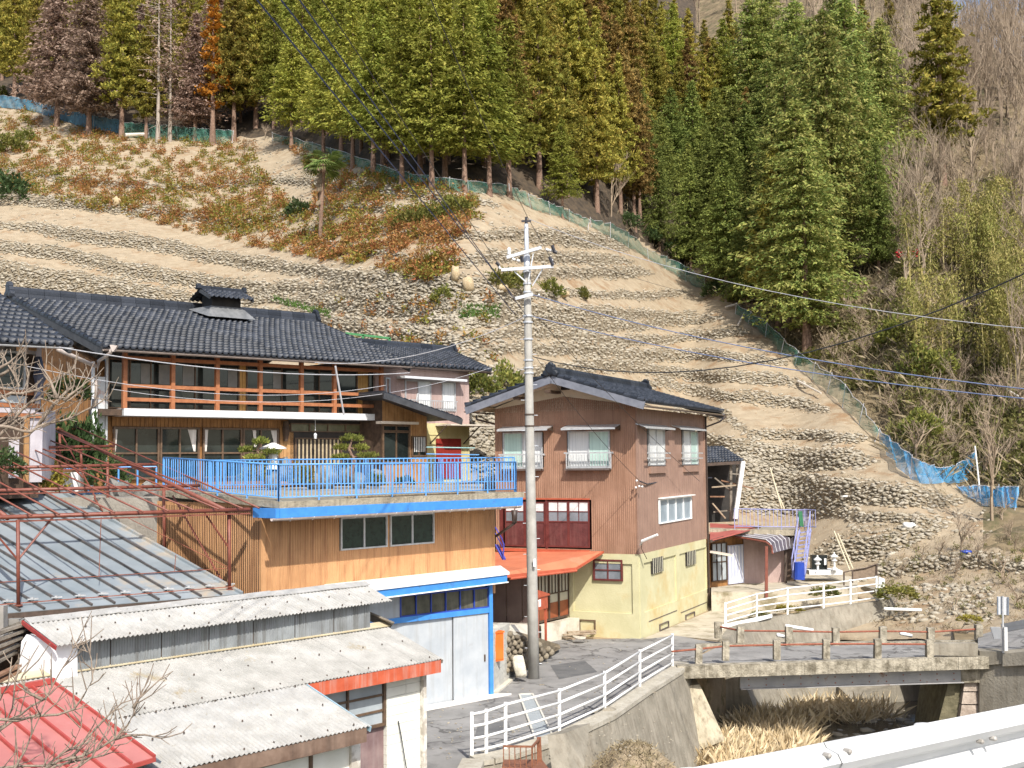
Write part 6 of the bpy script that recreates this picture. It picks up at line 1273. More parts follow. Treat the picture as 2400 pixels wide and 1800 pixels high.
bam = mat('pale_bamboo', (.50, .42, .28), (.62, .54, .38), .6, 4)
for i, (a_, b_, d0, d1, l_) in enumerate([((1805, 1097), (1832, 1192), 66, 61, 'pale pole leaning on the stone wall above the railing'), ((1815, 1140), (1838, 1192), 64, 60.8, 'second shorter pale pole leaning on the wall above the railing'), ((1955, 1246), (1992, 1338), 62, 57.8, 'pale bamboo pole leaning right of the stone lanterns'), ((1964, 1252), (1999, 1334), 62, 57.8, 'pale bamboo pole just right of its twin beside the lanterns')]): mb = MB(); mb.tube([U(*a_, d0), U(*b_, d1)], .05, 6); tag(mb.build('pole', bam), l_, 'pole', 'pale poles leaning on the slope', 'thing')
# ================================================================== utility pole and wires
pc = mat('pole_concrete', (.31, .30, .275), (.41, .40, .37), .85, 2.5, .2, 20, streak=(.30, .28, .24), streak_amt=.6)
UP = thing('utility_pole', 'tall concrete utility pole with two crossarms standing in the street', 'utility pole', U(1252, 1583, 38.3))
pb0, pt0 = U(1251, 1583, 38.3), U(1233.5, 525, 38.3); PK = lambda y: pb0.lerp(pt0, (1583-y)/(1583-525))
mb = MB(); ys = [1590, 1400, 1100, 900, 745, 640]; mb.tube([PK(y) for y in ys], [.185, .178, .158, .138, .125, .115], 14); mb.build('shaft', pc, UP, smooth=True)
mb = MB(); mb.tube([PK(612), PK(585), PK(525)], [.10, .075, .065], 12); mb.tube([PK(645), PK(600)], .105, 12); mb.build('steel_top', mat('galvanised_steel', (.5, .52, .55), (.62, .64, .67), .4, 3, metal=.3), UP, smooth=True)
gsl = MATS['galvanised_steel']
mb = MB(); mb.tube([PK(527), PK(508)], [.05, .04], 8); mb.bar(PK(518)+Vector((-.16, 0, 0)), PK(518)+Vector((.16, 0, 0)), .06); mb.build('top_cap', MATS['black_plastic'], UP)
for (x0, y0, x1, y1) in ((1187.6, 603.4, 1269, 580), (1174.8, 632.6, 1297, 624.4), (1208, 699.7, 1249, 689.5)):
    mb = MB(); mb.bar(U(x0, y0, 38.0), U(x1, y1, 38.0), .09, .10); mb.build('crossarm', gsl, UP)
for (x0, y0, x1, y1) in ((1250, 594, 1238, 660), (1272, 630, 1248, 670), (1205, 636, 1232, 660)): mb = MB(); mb.bar(U(x0, y0, 38.05), U(x1, y1, 38.1), .035); mb.build('brace', gsl, UP)
porc = mat('porcelain', (.75, .75, .74), (.82, .82, .8), .2, 4)
for (x0, y0, x1, y1, r_) in ((1193, 598, 1193, 580, .07), (1200, 606, 1208, 609, .055), (1211, 609, 1219, 612, .055), (1279, 583, 1287, 587, .055), (1288, 586, 1297, 588, .055), (1297, 622, 1292, 606, .05), (1168, 622, 1173, 631, .05), (1261, 691, 1265, 692, .045)):
    mb = MB(); a, b = U(x0, y0, 38), U(x1, y1, 38); mb.tube([a, a.lerp(b, .2), a.lerp(b, .5), a.lerp(b, .8), b], [r_*.5, r_, r_*.6, r_, r_*.4], 8); mb.build('insulator', porc, UP, smooth=True)
for (x0, y0, x1, y1) in ((1299, 590, 1305, 592), (1294, 575, 1300, 592), (1163, 615, 1170, 622), (1288, 602, 1296, 622), (1222, 600, 1225, 614)): mb = MB(); mb.tube([U(x0, y0, 37.95), U(x1, y1, 37.95)], .06, 6); mb.build('clamp', MATS['black_plastic'], UP)
for y in (640, 668, 688, 745, 760, 800, 850, 868, 880, 978, 1005): mb = MB(); p = PK(y); mb.tube([p-up*.025, p+up*.025], .165 if y > 740 else .14, 12); mb.build('band', gsl if y < 900 else dk, UP)
for i, y in enumerate(range(800, 1560, 36)): mb = MB(); p = PK(y); s_ = (-1, 1)[i % 2]; mb.tube([p+Vector((s_*.12, 0, 0)), p+Vector((s_*.27, 0, 0))], .012, 5); mb.build('step_bolt', gsl, UP)
mb = MB(); p = PK(1325); mb.prism([U(1250, 1310, 37.98), U(1256, 1310, 37.98), U(1256, 1328, 37.98), U(1250, 1328, 37.98)], (0, .05, 0)); mb.build('number_plate', white, UP)
bw_ = mat('blue_black_cable', (.02, .045, .13), (.03, .06, .18), .5, 5); kw = mat('black_cable', (.02, .02, .02), (.035, .035, .035), .5, 5); gw2 = mat('grey_cable', (.40, .40, .42), (.5, .5, .52), .5, 5); lb = mat('steel_blue_cable', (.12, .16, .28), (.18, .22, .36), .5, 5)
def wire(a, b, r, m, label, sag=.3, grp='wires running from the utility pole', n=14):
    a = U(*a); b = U(*b); pts = []
    for i in range(n+1): t = i/n; p = a.lerp(b, t); p.z -= sag*4*t*(1-t); pts.append(p)
    mb = MB(); mb.tube(pts, r, 5); o = mb.build('power_wire', m); tag(o, label, 'wire', grp, 'thing')
wire((560, -52, 14), (1206, 736, 38), .012, bw_, 'thick blue-black wire, lowest of the three descending to the pole', sag=-.0)
wire((620, -50, 14), (1208, 700, 38), .012, bw_, 'thick blue-black wire, middle of the three descending to the pole', sag=0)
wire((668, -48, 14), (1235, 742, 38), .011, bw_, 'thick blue-black wire, upper of the three descending to the pole', sag=0)
wire((715, -60, 15), (1170, 622, 38), .009, kw, 'thin dark wire descending from the top edge to the left crossarm end', sag=0)
wire((985, -60, 17), (1237, 510, 38), .009, kw, 'thin dark wire descending from the top centre to the pole top', sag=.1)
wire((1237, 510, 38), (1290, 604, 38), .009, kw, 'short dark jumper wire between pole top and right insulator', sag=0)
wire((1237, 512, 38.2), (2460, 775, 24), .009, gw2, 'pale grey wire running right from the pole top across the forest', sag=.55)
wire((1249, 836, 38.2), (2460, 614, 24), .017, kw, 'black cable running right from mid pole and rising to the right edge', sag=1.25)
wire((1250, 691, 38.2), (2460, 918, 27), .014, lb, 'upper of the blue lines running right across the scrub slope', sag=.35)
wire((1250, 742, 38.2), (2460, 940, 27), .014, lb, 'lower of the blue lines running right across the scrub slope', sag=.3)
wire((1300, 592, 38), (1760, 720, 95), .009, kw, 'thin wire from the right crossarm end to the forest edge', sag=.2)
wire((1232, 742, 38.2), (738, 850, 42), .014, gw2, 'pale wire from the pole to the eave of the tiled house', sag=.5)
wire((1232, 760, 38.2), (905, 870, 47), .009, kw, 'dark wire from the pole to the small tiled roof', sag=.3)
wire((138, 814, 33.5), (960, 874, 48), .018, gw2, 'thick pale wire slung along the eave of the tiled house', sag=.35)
wire((60, 858, 33), (905, 903, 48), .012, gw2, 'thin pale wire crossing in front of the balcony glass', sag=.6)
wire((262, 912, 39), (1150, 862, 52), .010, gw2, 'thin pale wire slanting up over the balcony to the annex', sag=.9)
wire((1258, 840, 38.2), (1500, 1128, 46.2), .009, kw, 'dark service wire from the pole down to the corner of the brown house', sag=.2)
wire((1262, 745, 38.2), (1640, 1128, 52), .010, kw, 'second thin service wire to the corner of the brown house', sag=.2)
mb = MB(); mb.tube([U(786, 858, 41.5), U(806, 972, 42.2)], .035, 6); tag(mb.build('slanting_pipe', gw2), 'slanting pale pipe in front of the balcony glass', 'pipe', kind='thing')
# ================================================================== vegetation
def fmat(name, cols, rough=.75, obj=True):
    m = mat(name, cols[0], cols[-1], rough, .25, 0, lo=.3, hi=.7, island=cols, spec=.15)
    if obj:      # each tree a little different
        t = m.node_tree; b = t.nodes['Principled BSDF']; l = b.inputs['Base Color'].links[0]; src = l.from_socket
        g = t.nodes.new('ShaderNodeObjectInfo'); h = t.nodes.new('ShaderNodeHueSaturation'); mr = t.nodes.new('ShaderNodeMapRange'); mr.inputs[3].default_value = .72; mr.inputs[4].default_value = 1.25
        t.links.new(g.outputs['Random'], mr.inputs[0]); t.links.new(mr.outputs[0], h.inputs['Value']); t.links.new(src, h.inputs['Color'])
        mr2 = t.nodes.new('ShaderNodeMapRange'); mr2.inputs[3].default_value = .478; mr2.inputs[4].default_value = .502; mth = t.nodes.new('ShaderNodeMath'); mth.operation = 'FRACT'; mm = t.nodes.new('ShaderNodeMath'); mm.operation = 'MULTIPLY'; mm.inputs[1].default_value = 7.31
        t.links.new(g.outputs['Random'], mm.inputs[0]); t.links.new(mm.outputs[0], mth.inputs[0]); t.links.new(mth.outputs[0], mr2.inputs[0]); t.links.new(mr2.outputs[0], h.inputs['Hue']); t.links.new(h.outputs[0], b.inputs['Base Color'])
    # leaves let light through
    t = m.node_tree; b = t.nodes['Principled BSDF']; out = t.nodes['Material Output']; tr = t.nodes.new('ShaderNodeBsdfTranslucent'); mx = t.nodes.new('ShaderNodeMixShader'); mx.inputs[0].default_value = .28
    t.links.new(b.inputs['Base Color'].links[0].from_socket, tr.inputs[0]); t.links.new(b.outputs[0], mx.inputs[1]); t.links.new(tr.outputs[0], mx.inputs[2]); t.links.new(mx.outputs[0], out.inputs[0]); return m
M_cyp = fmat('cypress_foliage', [(0.115, 0.162, 0.026), (0.231, 0.276, 0.046), (0.345, 0.363, 0.064), (0.168, 0.211, 0.036), (0.419, 0.391, 0.085)])
M_ced = fmat('cedar_foliage', [(0.113, 0.147, 0.028), (0.282, 0.258, 0.051), (0.428, 0.367, 0.070), (0.193, 0.233, 0.043), (0.497, 0.393, 0.087)])
M_cedr = fmat('cedar_reddish_foliage', [(0.109, 0.093, 0.028), (0.310, 0.202, 0.062), (0.404, 0.248, 0.078), (0.186, 0.155, 0.047)])
M_dead = fmat('dead_foliage', [(0.216, 0.149, 0.108), (0.375, 0.282, 0.210), (0.463, 0.356, 0.272), (0.289, 0.208, 0.148)])
M_org = fmat('orange_foliage', [(0.363, 0.166, 0.020), (0.605, 0.276, 0.030), (0.702, 0.359, 0.045), (0.460, 0.221, 0.030)])
M_dk = fmat('dark_fir_foliage', [(0.061, 0.094, 0.024), (0.123, 0.167, 0.042), (0.204, 0.255, 0.061), (0.301, 0.334, 0.085)])
M_grn = fmat('mixed_fir_foliage', [(0.098, 0.157, 0.042), (0.196, 0.272, 0.067), (0.325, 0.386, 0.095), (0.435, 0.418, 0.124), (0.240, 0.251, 0.077)])
bark = mat('cedar_bark', (.16, .095, .065), (.27, .18, .13), .95, 5, .5, streak=(.09, .06, .045), streak_amt=.6)
barkg = mat('grey_bark', (.24, .20, .165), (.38, .33, .28), .9, 5, .4, objrand=[(.2, .16, .13), (.3, .25, .2), (.4, .35, .3)])
twig = mat('bare_twig', (.22, .165, .11), (.34, .265, .19), .9, 2, objrand=[(.17, .125, .085), (.28, .215, .15), (.36, .29, .215)])
def tufts(pts, dirs, size, k, g, flat=.35, droop=.25):
    # k narrow leaf cards at every point, pointing roughly along dirs
    n = len(pts); P = np.repeat(pts, k, 0)+g.normal(0, size*.35, (n*k, 3)); d = np.repeat(dirs, k, 0)+g.normal(0, .55, (n*k, 3)); d[:, 2] -= droop; d /= np.linalg.norm(d, axis=1, keepdims=True)
    u = g.normal(0, 1, (n*k, 3)); u[:, 2] *= .5; u -= d*(u*d).sum(1, keepdims=True); u /= np.linalg.norm(u, axis=1, keepdims=True)
    L = size*g.uniform(.7, 1.4, (n*k, 1)); W = L*flat
    A_ = P-d*L*.4-u*W*.5; B_ = P-d*L*.1+u*W*.6; C_ = P+d*L*.65+u*W*.1; D_ = P-d*L*.0-u*W*.55
    V_ = np.stack([A_, B_, C_, D_], 1).reshape(-1, 3); q = np.arange(n*k)*4; return V_, np.stack([q, q+1, q+2, q+3], 1)
def conifer(seed, h, r, base, m, style='layer', levels=34, per=7, size=.42, k=3, gap=.12, conic=1.0):
    g = np.random.default_rng(seed); pts, drs = [], []
    for a in range(levels):
        t = (a+g.uniform(0, .8))/levels; z = h*(base+(1-base)*t); prof = min(1, (t*6+.45))*((1-t)**(.75*conic))*r; prof *= g.uniform(.75, 1.15)
        for b in range(per):
            if g.random() < gap: continue
            th = g.uniform(0, 2*math.pi); L = prof*g.uniform(.65, 1.15); n = max(2, int(L/ (size*.85)))
            for s in range(n):
                f = (s+.8)/n; x = f*L; zz = z+(.16*x if style == 'up' else -.22*x*f)+g.normal(0, .08); off = g.normal(0, size*.35, 3)
                pts.append((math.cos(th)*x+off[0], math.sin(th)*x+off[1], zz+off[2]*.6)); drs.append((math.cos(th)*.9, math.sin(th)*.9, -.15 if style != 'up' else .35))
    pts.append((0, 0, h)); drs.append((0, 0, 1))
    pts = np.array(pts); drs = np.array(drs)
    if style == 'clump':
        keep = pts; cc = g.integers(0, len(pts), len(pts)//9); cen = pts[cc]; d2 = ((pts[:, None, :]-cen[None])**2).sum(-1); nn = d2.argmin(1); pts = pts*.45+cen[nn]*.55; drs = (pts-cen[nn])*2+np.array([0, 0, .5])
    V_, F_ = tufts(pts, drs, size, k, g, droop=0 if style == 'clump' else .3); return npmesh('crown', V_, F_, m)
def trunkmesh(seed, h, r, m, crook=.0):
    g = np.random.default_rng(seed); n = 7; ys = np.linspace(0, 1, 8); V_ = []; F_ = []
    for i, t in enumerate(ys):
        for j in range(n): a = 2*math.pi*j/n; rr_ = r*(1-.85*t)*(1.35 if i == 0 else 1); V_.append((math.cos(a)*rr_+crook*math.sin(t*5+seed)*t, math.sin(a)*rr_, h*t-(.6 if i == 0 else 0)))
    for i in range(7):
        for j in range(n): F_.append((i*n+j, i*n+(j+1) % n, (i+1)*n+(j+1) % n, (i+1)*n+j))
    return npmesh('trunk', V_, F_, m, True)
def snags(seed, h, z0, z1, n, L, m):     # dead side branches on the bare trunk
    g = np.random.default_rng(seed); mb = MB()
    for i in range(n):
        z = h*g.uniform(z0, z1); th = g.uniform(0, 6.28); l = L*g.uniform(.4, 1); a = Vector((0, 0, z)); b = Vector((math.cos(th)*l, math.sin(th)*l, z+l*g.uniform(-.3, .4))); mb.tube([a, b], [.04, .012], 3, caps=False)
    me = bpy.data.meshes.new('branches'); me.from_pydata([tuple(v) for v in mb.v], [], mb.f); me.materials.append(m); return me
PROTO = {
 'cyp': [(conifer(10+i, 20, 3.8, .22, M_cyp, 'layer', 46, 9, .37, 4), trunkmesh(i, 19.5, .22, bark), snags(i, 20, .12, .36, 9, 1.1, barkg)) for i in range(3)],
 'ced': [(conifer(20+i, 22, 3.8, .20, M_ced, 'clump', 50, 11, .37, 5, gap=.10), trunkmesh(3+i, 21.5, .26, bark), None) for i in range(3)],
 'cedr': [(conifer(25+i, 22, 3.6, .24, M_cedr, 'clump', 50, 11, .37, 5, gap=.10), trunkmesh(6+i, 21.5, .26, bark), None) for i in range(2)],
 'dead': [(conifer(30+i, 20, 4.0, .16, M_dead, 'layer', 48, 10, .36, 4, gap=.05), trunkmesh(8+i, 19.5, .24, bark), snags(i+4, 20, .1, .5, 16, 1.8, barkg)) for i in range(2)],
 'deadthin': [(conifer(34, 20, 2.2, .30, M_dead, 'layer', 30, 5, .36, 2, gap=.3), trunkmesh(9, 19.5, .20, barkg), snags(9, 20, .08, .95, 46, 2.4, barkg))],
 'org': [(conifer(36, 20, 1.5, .24, M_org, 'clump', 40, 8, .42, 3, gap=.1), trunkmesh(10, 19.5, .24, bark), None)],
 'dk': [(conifer(40+i, 19, 4.6, .10, M_dk, 'layer', 46, 11, .36, 4, gap=.08), trunkmesh(12+i, 18.5, .24, bark), None) for i in range(2)],
 'grn': [(conifer(44+i, 26, 6.2, .14, M_grn, 'layer', 54, 12, .42, 4, gap=.14, conic=.7), trunkmesh(14+i, 25.5, .42, bark), snags(14+i, 26, .05, .2, 8, 2.5, barkg)) for i in range(2)],
}
KIND = {'cyp': 'green cypress', 'ced': 'golden green cedar', 'cedr': 'reddish brown cedar', 'dead': 'brown dead conifer', 'deadthin': 'thin dead conifer', 'org': 'bright orange conifer', 'dk': 'dark green fir', 'grn': 'broad green conifer'}
def put_tree(kind, p, s, lab, grp, rz=None, name='conifer_tree', sxy=1.0):
    pr = PROTO[kind]; cr, tk, sn = pr[int(rng.integers(len(pr)))]
    t = thing(name, lab, 'tree', p, grp); t.rotation_euler = (0, 0, rng.uniform(0, 6.28) if rz is None else rz); t.scale = (s*sxy, s*sxy, s)
    for nm, me in (('crown', cr), ('trunk', tk), ('branches', sn)):
        if me: o = bpy.data.objects.new(nm, me); C.objects.link(o); o.parent = t
    return t
ORD = ['first', 'second', 'third', 'fourth', 'fifth', 'sixth', 'seventh', 'eighth', 'ninth', 'tenth', 'eleventh', 'twelfth', 'thirteenth', 'fourteenth', 'fifteenth', 'sixteenth']
# front rows, trunk by trunk
left = [('ced', 33, 238, .95, 'gold-green cedar at the upper left corner behind the teal net'), ('ced', 82, 250, .8, 'cedar just left of the big dead brown conifer'), ('dead', 133, 296, 1.0, 'left half of the big dead brown conifer pair behind the blue net'), ('dead', 208, 318, 1.0, 'right half of the big dead brown conifer pair, beside the gold cedar'),
        ('ced', 285, 326, 1.0, 'gold-green cedar between the two groups of dead conifers'), ('ced', 342, 330, .7, 'small cedar behind the felled pale log'), ('deadthin', 370, 336, 1.1, 'dead conifer with bare leaning trunk right of the felled log'), ('deadthin', 398, 332, 1.05, 'dead conifer with bare trunk, second right of the felled log'), ('dead', 457, 332, .8, 'dead brown conifer left of the orange one'),
        ('org', 498, 340, 1.0, 'bright orange conifer at the upper left'), ('ced', 548, 330, 1.0, 'gold-green cedar right of the bright orange conifer'), ('ced', 600, 300, 1.0, 'gold-green cedar bordering the green cypress wood')]
for k, px, py, s, lb_ in left: put_tree(k, hill(px, py), s, lb_, 'conifers along the net at the upper left', sxy=1.4 if k in ('dead', 'org') else 1.15)
front = [683, 758, 800, 827, 875, 897, 942, 985, 1012, 1043, 1089, 1147, 1194]; fy_ = [352, 372, 365, 394, 412, 390, 438, 425, 448, 430, 452, 458, 462]
for i, (px, py) in enumerate(zip(front, fy_)): put_tree('cyp', hill(px, py), rng.uniform(.66, .80), 'green cypress of the front row by the net, %s from its left end' % ORD[i], 'front row of green cypresses', sxy=1.3)
put_tree('cyp', hill(1319, 512), .42, 'small green cypress standing alone before the dark wood', 'front row of green cypresses', sxy=1.25)
for i, (k, px, py, s) in enumerate([('ced', 1395, 470, .7), ('ced', 1455, 500, .74), ('cedr', 1500, 520, .74), ('dk', 1545, 585, .62), ('dk', 1620, 630, .66), ('dk', 1690, 655, .62), ('dk', 1765, 650, .66), ('grn', 1850, 660, .80), ('grn', 1949, 668, .98), ('dk', 2060, 640, .62), ('grn', 2010, 560, .78), ('grn', 2075, 470, .72), ('ced', 2030, 330, .8), ('grn', 1960, 300, .7), ('ced', 2090, 250, .7), ('cedr', 2168, 700, .0)]):
    if s: put_tree(k, hill(px, py), s, '%s of the lower wood edge, %s from the left of its row' % (KIND[k], ORD[i]), 'conifers of the lower wood edge')
put_tree('ced', hill(2210, 430), 1.05, 'tall gold-green cedar standing clear at the upper right against the sky', 'conifers of the lower wood edge', sxy=1.35)
# ranks behind
cnt = 0
for row in range(10):
    step = 70
    for c in range(33):
        px = -60+c*step+(step/2 if row % 2 else 0)+rng.uniform(-14, 14); py = interp(px, NET)-34-row*47+rng.uniform(-12, 12)
        if px > 2130 or py < -250: continue
        if 1000 < px < 1125 and 20 < py < 330: 
            if rng.random() < .55: continue
        if px > 1640 and py < 120 and rng.random() < .45: continue
        if 2040 < px or (px > 1900 and py > 560): continue
        if px > 1500 and py > 480 and rng.random() < .3: continue
        if px < 630: k = rng.choice(['ced', 'ced', 'ced', 'dead'])
        elif px < 1180: k = 'cyp' if px < 1120 or py > 250 else 'dk'
        elif px < 1500: k = rng.choice(['ced', 'ced', 'ced', 'cedr'])
        elif px < 1760: k = rng.choice(['ced', 'cedr', 'ced', 'cyp']) if py < 430 else 'dk'
        elif px < 2130: k = 'grn' if rng.random() < .7 else 'ced'
        p = hill(px, py); s = rng.uniform(.52, .86)*(1.1 if k == 'grn' else .9 if k == 'dk' else 1)
        reg = 'at the upper left' if px < 630 else 'above the terraces' if px < 1180 else 'above the brown house' if px < 1760 else 'left of the bare wood'
        put_tree(k, p, s, '%s, %s rank of the wood %s' % (KIND[k], ORD[row], reg), 'closely packed conifers of the wood', sxy=1.25); cnt += 1
print('wood trees', cnt)
# bare hardwoods
def baretree(seed, h, r, depth=5, m=None, spread=.5, first=.25):
    g = np.random.default_rng(seed); mb = MB()
    def br(p, d, L, r_, k):
        q = p+d*L; mid = p+d*L*.5+Vector(g.normal(0, L*.04, 3)); mb.tube([p, mid, q], [r_, r_*.85, r_*.68], 4 if r_ > .05 else 3, caps=False)
        if k == 0: return
        n = int(g.integers(2, 4))+(1 if k > 2 else 0)
        for i in range(n):
            a = Vector(g.normal(0, spread, 3)); a.z = abs(a.z)*.5+.1; dd = (d+a).normalized(); s_ = g.uniform(.25, 1.0) if i else 1.0
            br(p.lerp(q, s_), dd, L*g.uniform(.55, .82), r_*.6, k-1)
    br(Vector((0, 0, -.3)), Vector((g.normal(0, .05), g.normal(0, .05), 1)).normalized(), h*first, r, depth)
    me = bpy.data.meshes.new('branches'); me.from_pydata([tuple(v) for v in mb.v], [], mb.f); me.materials.append(m or twig); return me
BT = [baretree(50+i, 13, .16, 5, twig, .38, .34) for i in range(4)]; BB = [baretree(60+i, 3.2, .05, 4, twig, .75, .25) for i in range(4)]
def put_bare(me, p, s, lab, grp, name='bare_tree', sz=1.0, cat='tree'):
    o = bpy.data.objects.new(name, me); o.location = p; o.rotation_euler = (0, 0, rng.uniform(0, 6.28)); o.scale = (s, s, s*sz); C.objects.link(o); return tag(o, lab, cat, grp, 'thing')
n = 0
for i in range(170):
    px = rng.uniform(1620, 2420); py = rng.uniform(-120, 360)
    if px < 2080 and py > 120: px = rng.uniform(2080, 2420)
    p = hill(px, py)
    if px > 2120 and py < interp(px, [(2120, -430), (2230, 40), (2400, 120)]): continue
    put_bare(BT[i % 4], p, rng.uniform(.7, 1.1), 'bare grey hardwood of the leafless wood '+('above the dense conifers' if px < 2080 else 'left of the tall gold-green cedar' if px < 2170 else 'behind the tall gold-green cedar' if px < 2270 else 'along the right edge, upper part' if py < 120 else 'along the right edge, lower part'), 'leafless wood at the upper right', sz=1.15)
for i in range(44):
    px = rng.uniform(2080, 2430); py = rng.uniform(330, 700); put_bare(BT[i % 4], hill(px, py), rng.uniform(.5, .8), 'bare thin tree below the tall gold cedar, '+('beside the dense conifers' if px < 2190 else 'among the upper bamboo' if px < 2310 else 'at the right edge'), 'leafless trees below the tall cedar')
for i in range(9): put_bare(BT[i % 4], hill(rng.uniform(1010, 1120), rng.uniform(90, 330)), rng.uniform(.6, .9), 'bare tree in the gap between green cypresses and gold cedars', 'leafless trees in the gap of the wood')
for px, py, s, lb_ in ((1432, 505, .62, 'pale dead tree with level branches before the dark wood'), (1428, 430, .5, 'thin dead tree just above the pale dead one'), (2165, 655, .75, 'slim pale-barked tree left of the bamboo'), (2325, 1222, .62, 'slender bare tree at the foot of the blue net'), (2250, 1010, .4, 'small bare tree above the blue net'), (2385, 930, .7, 'leaning bare tree at the right edge')):
    put_bare(BT[int(px) % 4], hill(px, py), s, lb_, None)
for i in range(80):
    px, py = rng.uniform(1690, 2420), rng.uniform(640, 1150)
    if py > interp(px, NET)-15: continue
    put_bare(BB[i % 4], hill(px, py), rng.uniform(1.0, 2.0), 'leafless brown bush on the scrub slope, '+('just right of the green net' if px < 1950 else 'in the middle of the slope' if px < 2200 else 'near the right edge')+(', upper half' if py < 850 else ', lower half'), 'leafless bushes of the scrub slope', 'bare_bush', cat='bush')
for i, (px, py, s, lb_) in enumerate([(572, 372, 1.6, 'big grey leafless bush at the top of the shrub slope'), (620, 330, 1.4, 'grey leafless bush by the wood corner above the pale slope'), (655, 300, 1.3, 'uppermost grey leafless bush beside the cypresses'), (2250, 1290, 1.2, 'leafless bush above the low wall at the right'), (2350, 1370, 1.0, 'leafless bush above the road sign')]): put_bare(BB[i % 4], hill(px, py), s, lb_, None, 'bare_bush', cat='bush')
for i in range(22):
    px, py = rng.uniform(2060, 2430), rng.uniform(1215, 1440); put_bare(BB[i % 4], hill(px, py), rng.uniform(.35, .8), 'low leafless brush on the bank above the road at the right', 'low brush on the right bank', 'bare_bush', cat='bush')
# bushes with leaves
def bushmesh(seed, r, h, m, n=420, size=.16, k=3):
    g = np.random.default_rng(seed); d = g.normal(0, 1, (n, 3)); d /= np.linalg.norm(d, axis=1, keepdims=True); d[:, 2] = np.abs(d[:, 2]); lump_ = 1+.28*np.sin(d[:, :1]*4+seed)*np.sin(d[:, 1:2]*5+seed*2)
    rr_ = g.uniform(.55, 1, (n, 1))**.5; P = d*rr_*lump_*np.array([r, r, h]); V_, F_ = tufts(P, d+np.array([0, 0, .4]), size, k, g, flat=.5, droop=0); return npmesh('foliage', V_, F_, m)
M_bush = fmat('bush_foliage', [(0.065, 0.098, 0.023), (0.143, 0.169, 0.039), (0.221, 0.234, 0.058), (0.286, 0.260, 0.065)]); M_bdk = fmat('camellia_foliage', [(0.023, 0.049, 0.018), (0.058, 0.098, 0.036), (0.104, 0.156, 0.058)], rough=.4); M_yb = fmat('yellow_bush_foliage', [(0.260, 0.234, 0.039), (0.442, 0.390, 0.065), (0.156, 0.169, 0.039)])
M_nan = fmat('nandina_foliage', [(.10, .13, .025), (.20, .22, .04), (.30, .28, .06), (.42, .22, .06), (.44, .15, .07), (.15, .18, .035), (.22, .23, .05), (.36, .30, .07)], obj=False)
M_nan2 = fmat('red_nandina_foliage', [(.22, .13, .045), (.40, .20, .06), (.48, .19, .08), (.30, .20, .06), (.46, .13, .08), (.20, .16, .05), (.38, .26, .10)], obj=False)
BM = {'b': [bushmesh(70+i, 1, 1.1, M_bush) for i in range(3)], 'd': [bushmesh(80+i, 1, 1.1, M_bdk) for i in range(2)], 'y': [bushmesh(90, 1, 1.1, M_yb)]}
def put_bush(k, p, s, lab, grp=None, sz=1):
    t = thing('leafy_bush', lab, 'bush', p, grp); t.scale = (s, s, s*sz); t.rotation_euler = (0, 0, rng.uniform(0, 6))
    o = bpy.data.objects.new('foliage', BM[k][int(rng.integers(len(BM[k])))]); C.objects.link(o); o.parent = t
for k, px, py, s, lb_, in [('b', 1165, 672, 1.0, 'round green bush left of the pole under the crossarms'), ('b', 1200, 676, 1.1, 'green bush directly behind the pole under the crossarms'), ('b', 1289, 688, 1.0, 'round yellow-green bush just right of the pole'), ('b', 1362, 694, .7, 'small pointed bush, second right of the pole'), ('b', 1120, 925, 1.2, 'green bush above the left eave of the brown house'), ('b', 1180, 915, 1.3, 'yellow-green bush behind the pole above the brown house eave'), ('b', 1040, 700, .7, 'low green bush left of the pole on the rubble'),
                        ('d', 1520, 560, 1.5, 'dark leafy bush under the wood at the net, leftmost'), ('d', 1580, 600, 1.6, 'dark leafy bush under the wood, middle of the net corner'), ('d', 1680, 690, 1.5, 'dark laurel bush at the net corner'), ('b', 1735, 705, 1.2, 'green bush at the lower end of the teal net'), ('d', 1470, 530, 1.3, 'dark bush left of the teal net corner'),
                        ('b', 2110, 800, 1.7, 'green bush in the middle of the scrub slope'), ('b', 2170, 880, 1.8, 'bamboo grass clump above the blue lines'), ('b', 2160, 1020, 1.3, 'yellow-green leafy clump above the blue net'), ('b', 2060, 900, 1.0, 'small green clump beside the green net end'), ('b', 1900, 845, 1.1, 'green clump beside the green net under the wires'), ('b', 2300, 980, 1.2, 'green clump above the tall net pole'),
                        ('d', 10, 470, 2.6, 'dark green bush cut by the left edge above the terraces'), ('b', 15, 360, 2.2, 'pale green bush cut by the left edge below the net'), ('b', 60, 330, 1.4, 'olive bush beside the teal net at the left'), ('b', -5, 230, 1.6, 'pale leafy bush at the left edge over the net'), ('d', 700, 505, 1.3, 'dark bush left of the palm'), ('b', 1010, 520, 1.2, 'olive bush on the upper terrace left of the pole top'), ('b', 1065, 505, 1.3, 'olive bush nearest the pole top'), ('b', 960, 530, 1.1, 'olive bush, left one of the three near the pole top')]:
    put_bush(k, hill(px, py)+Vector((0, 0, -.1)), s, lb_)
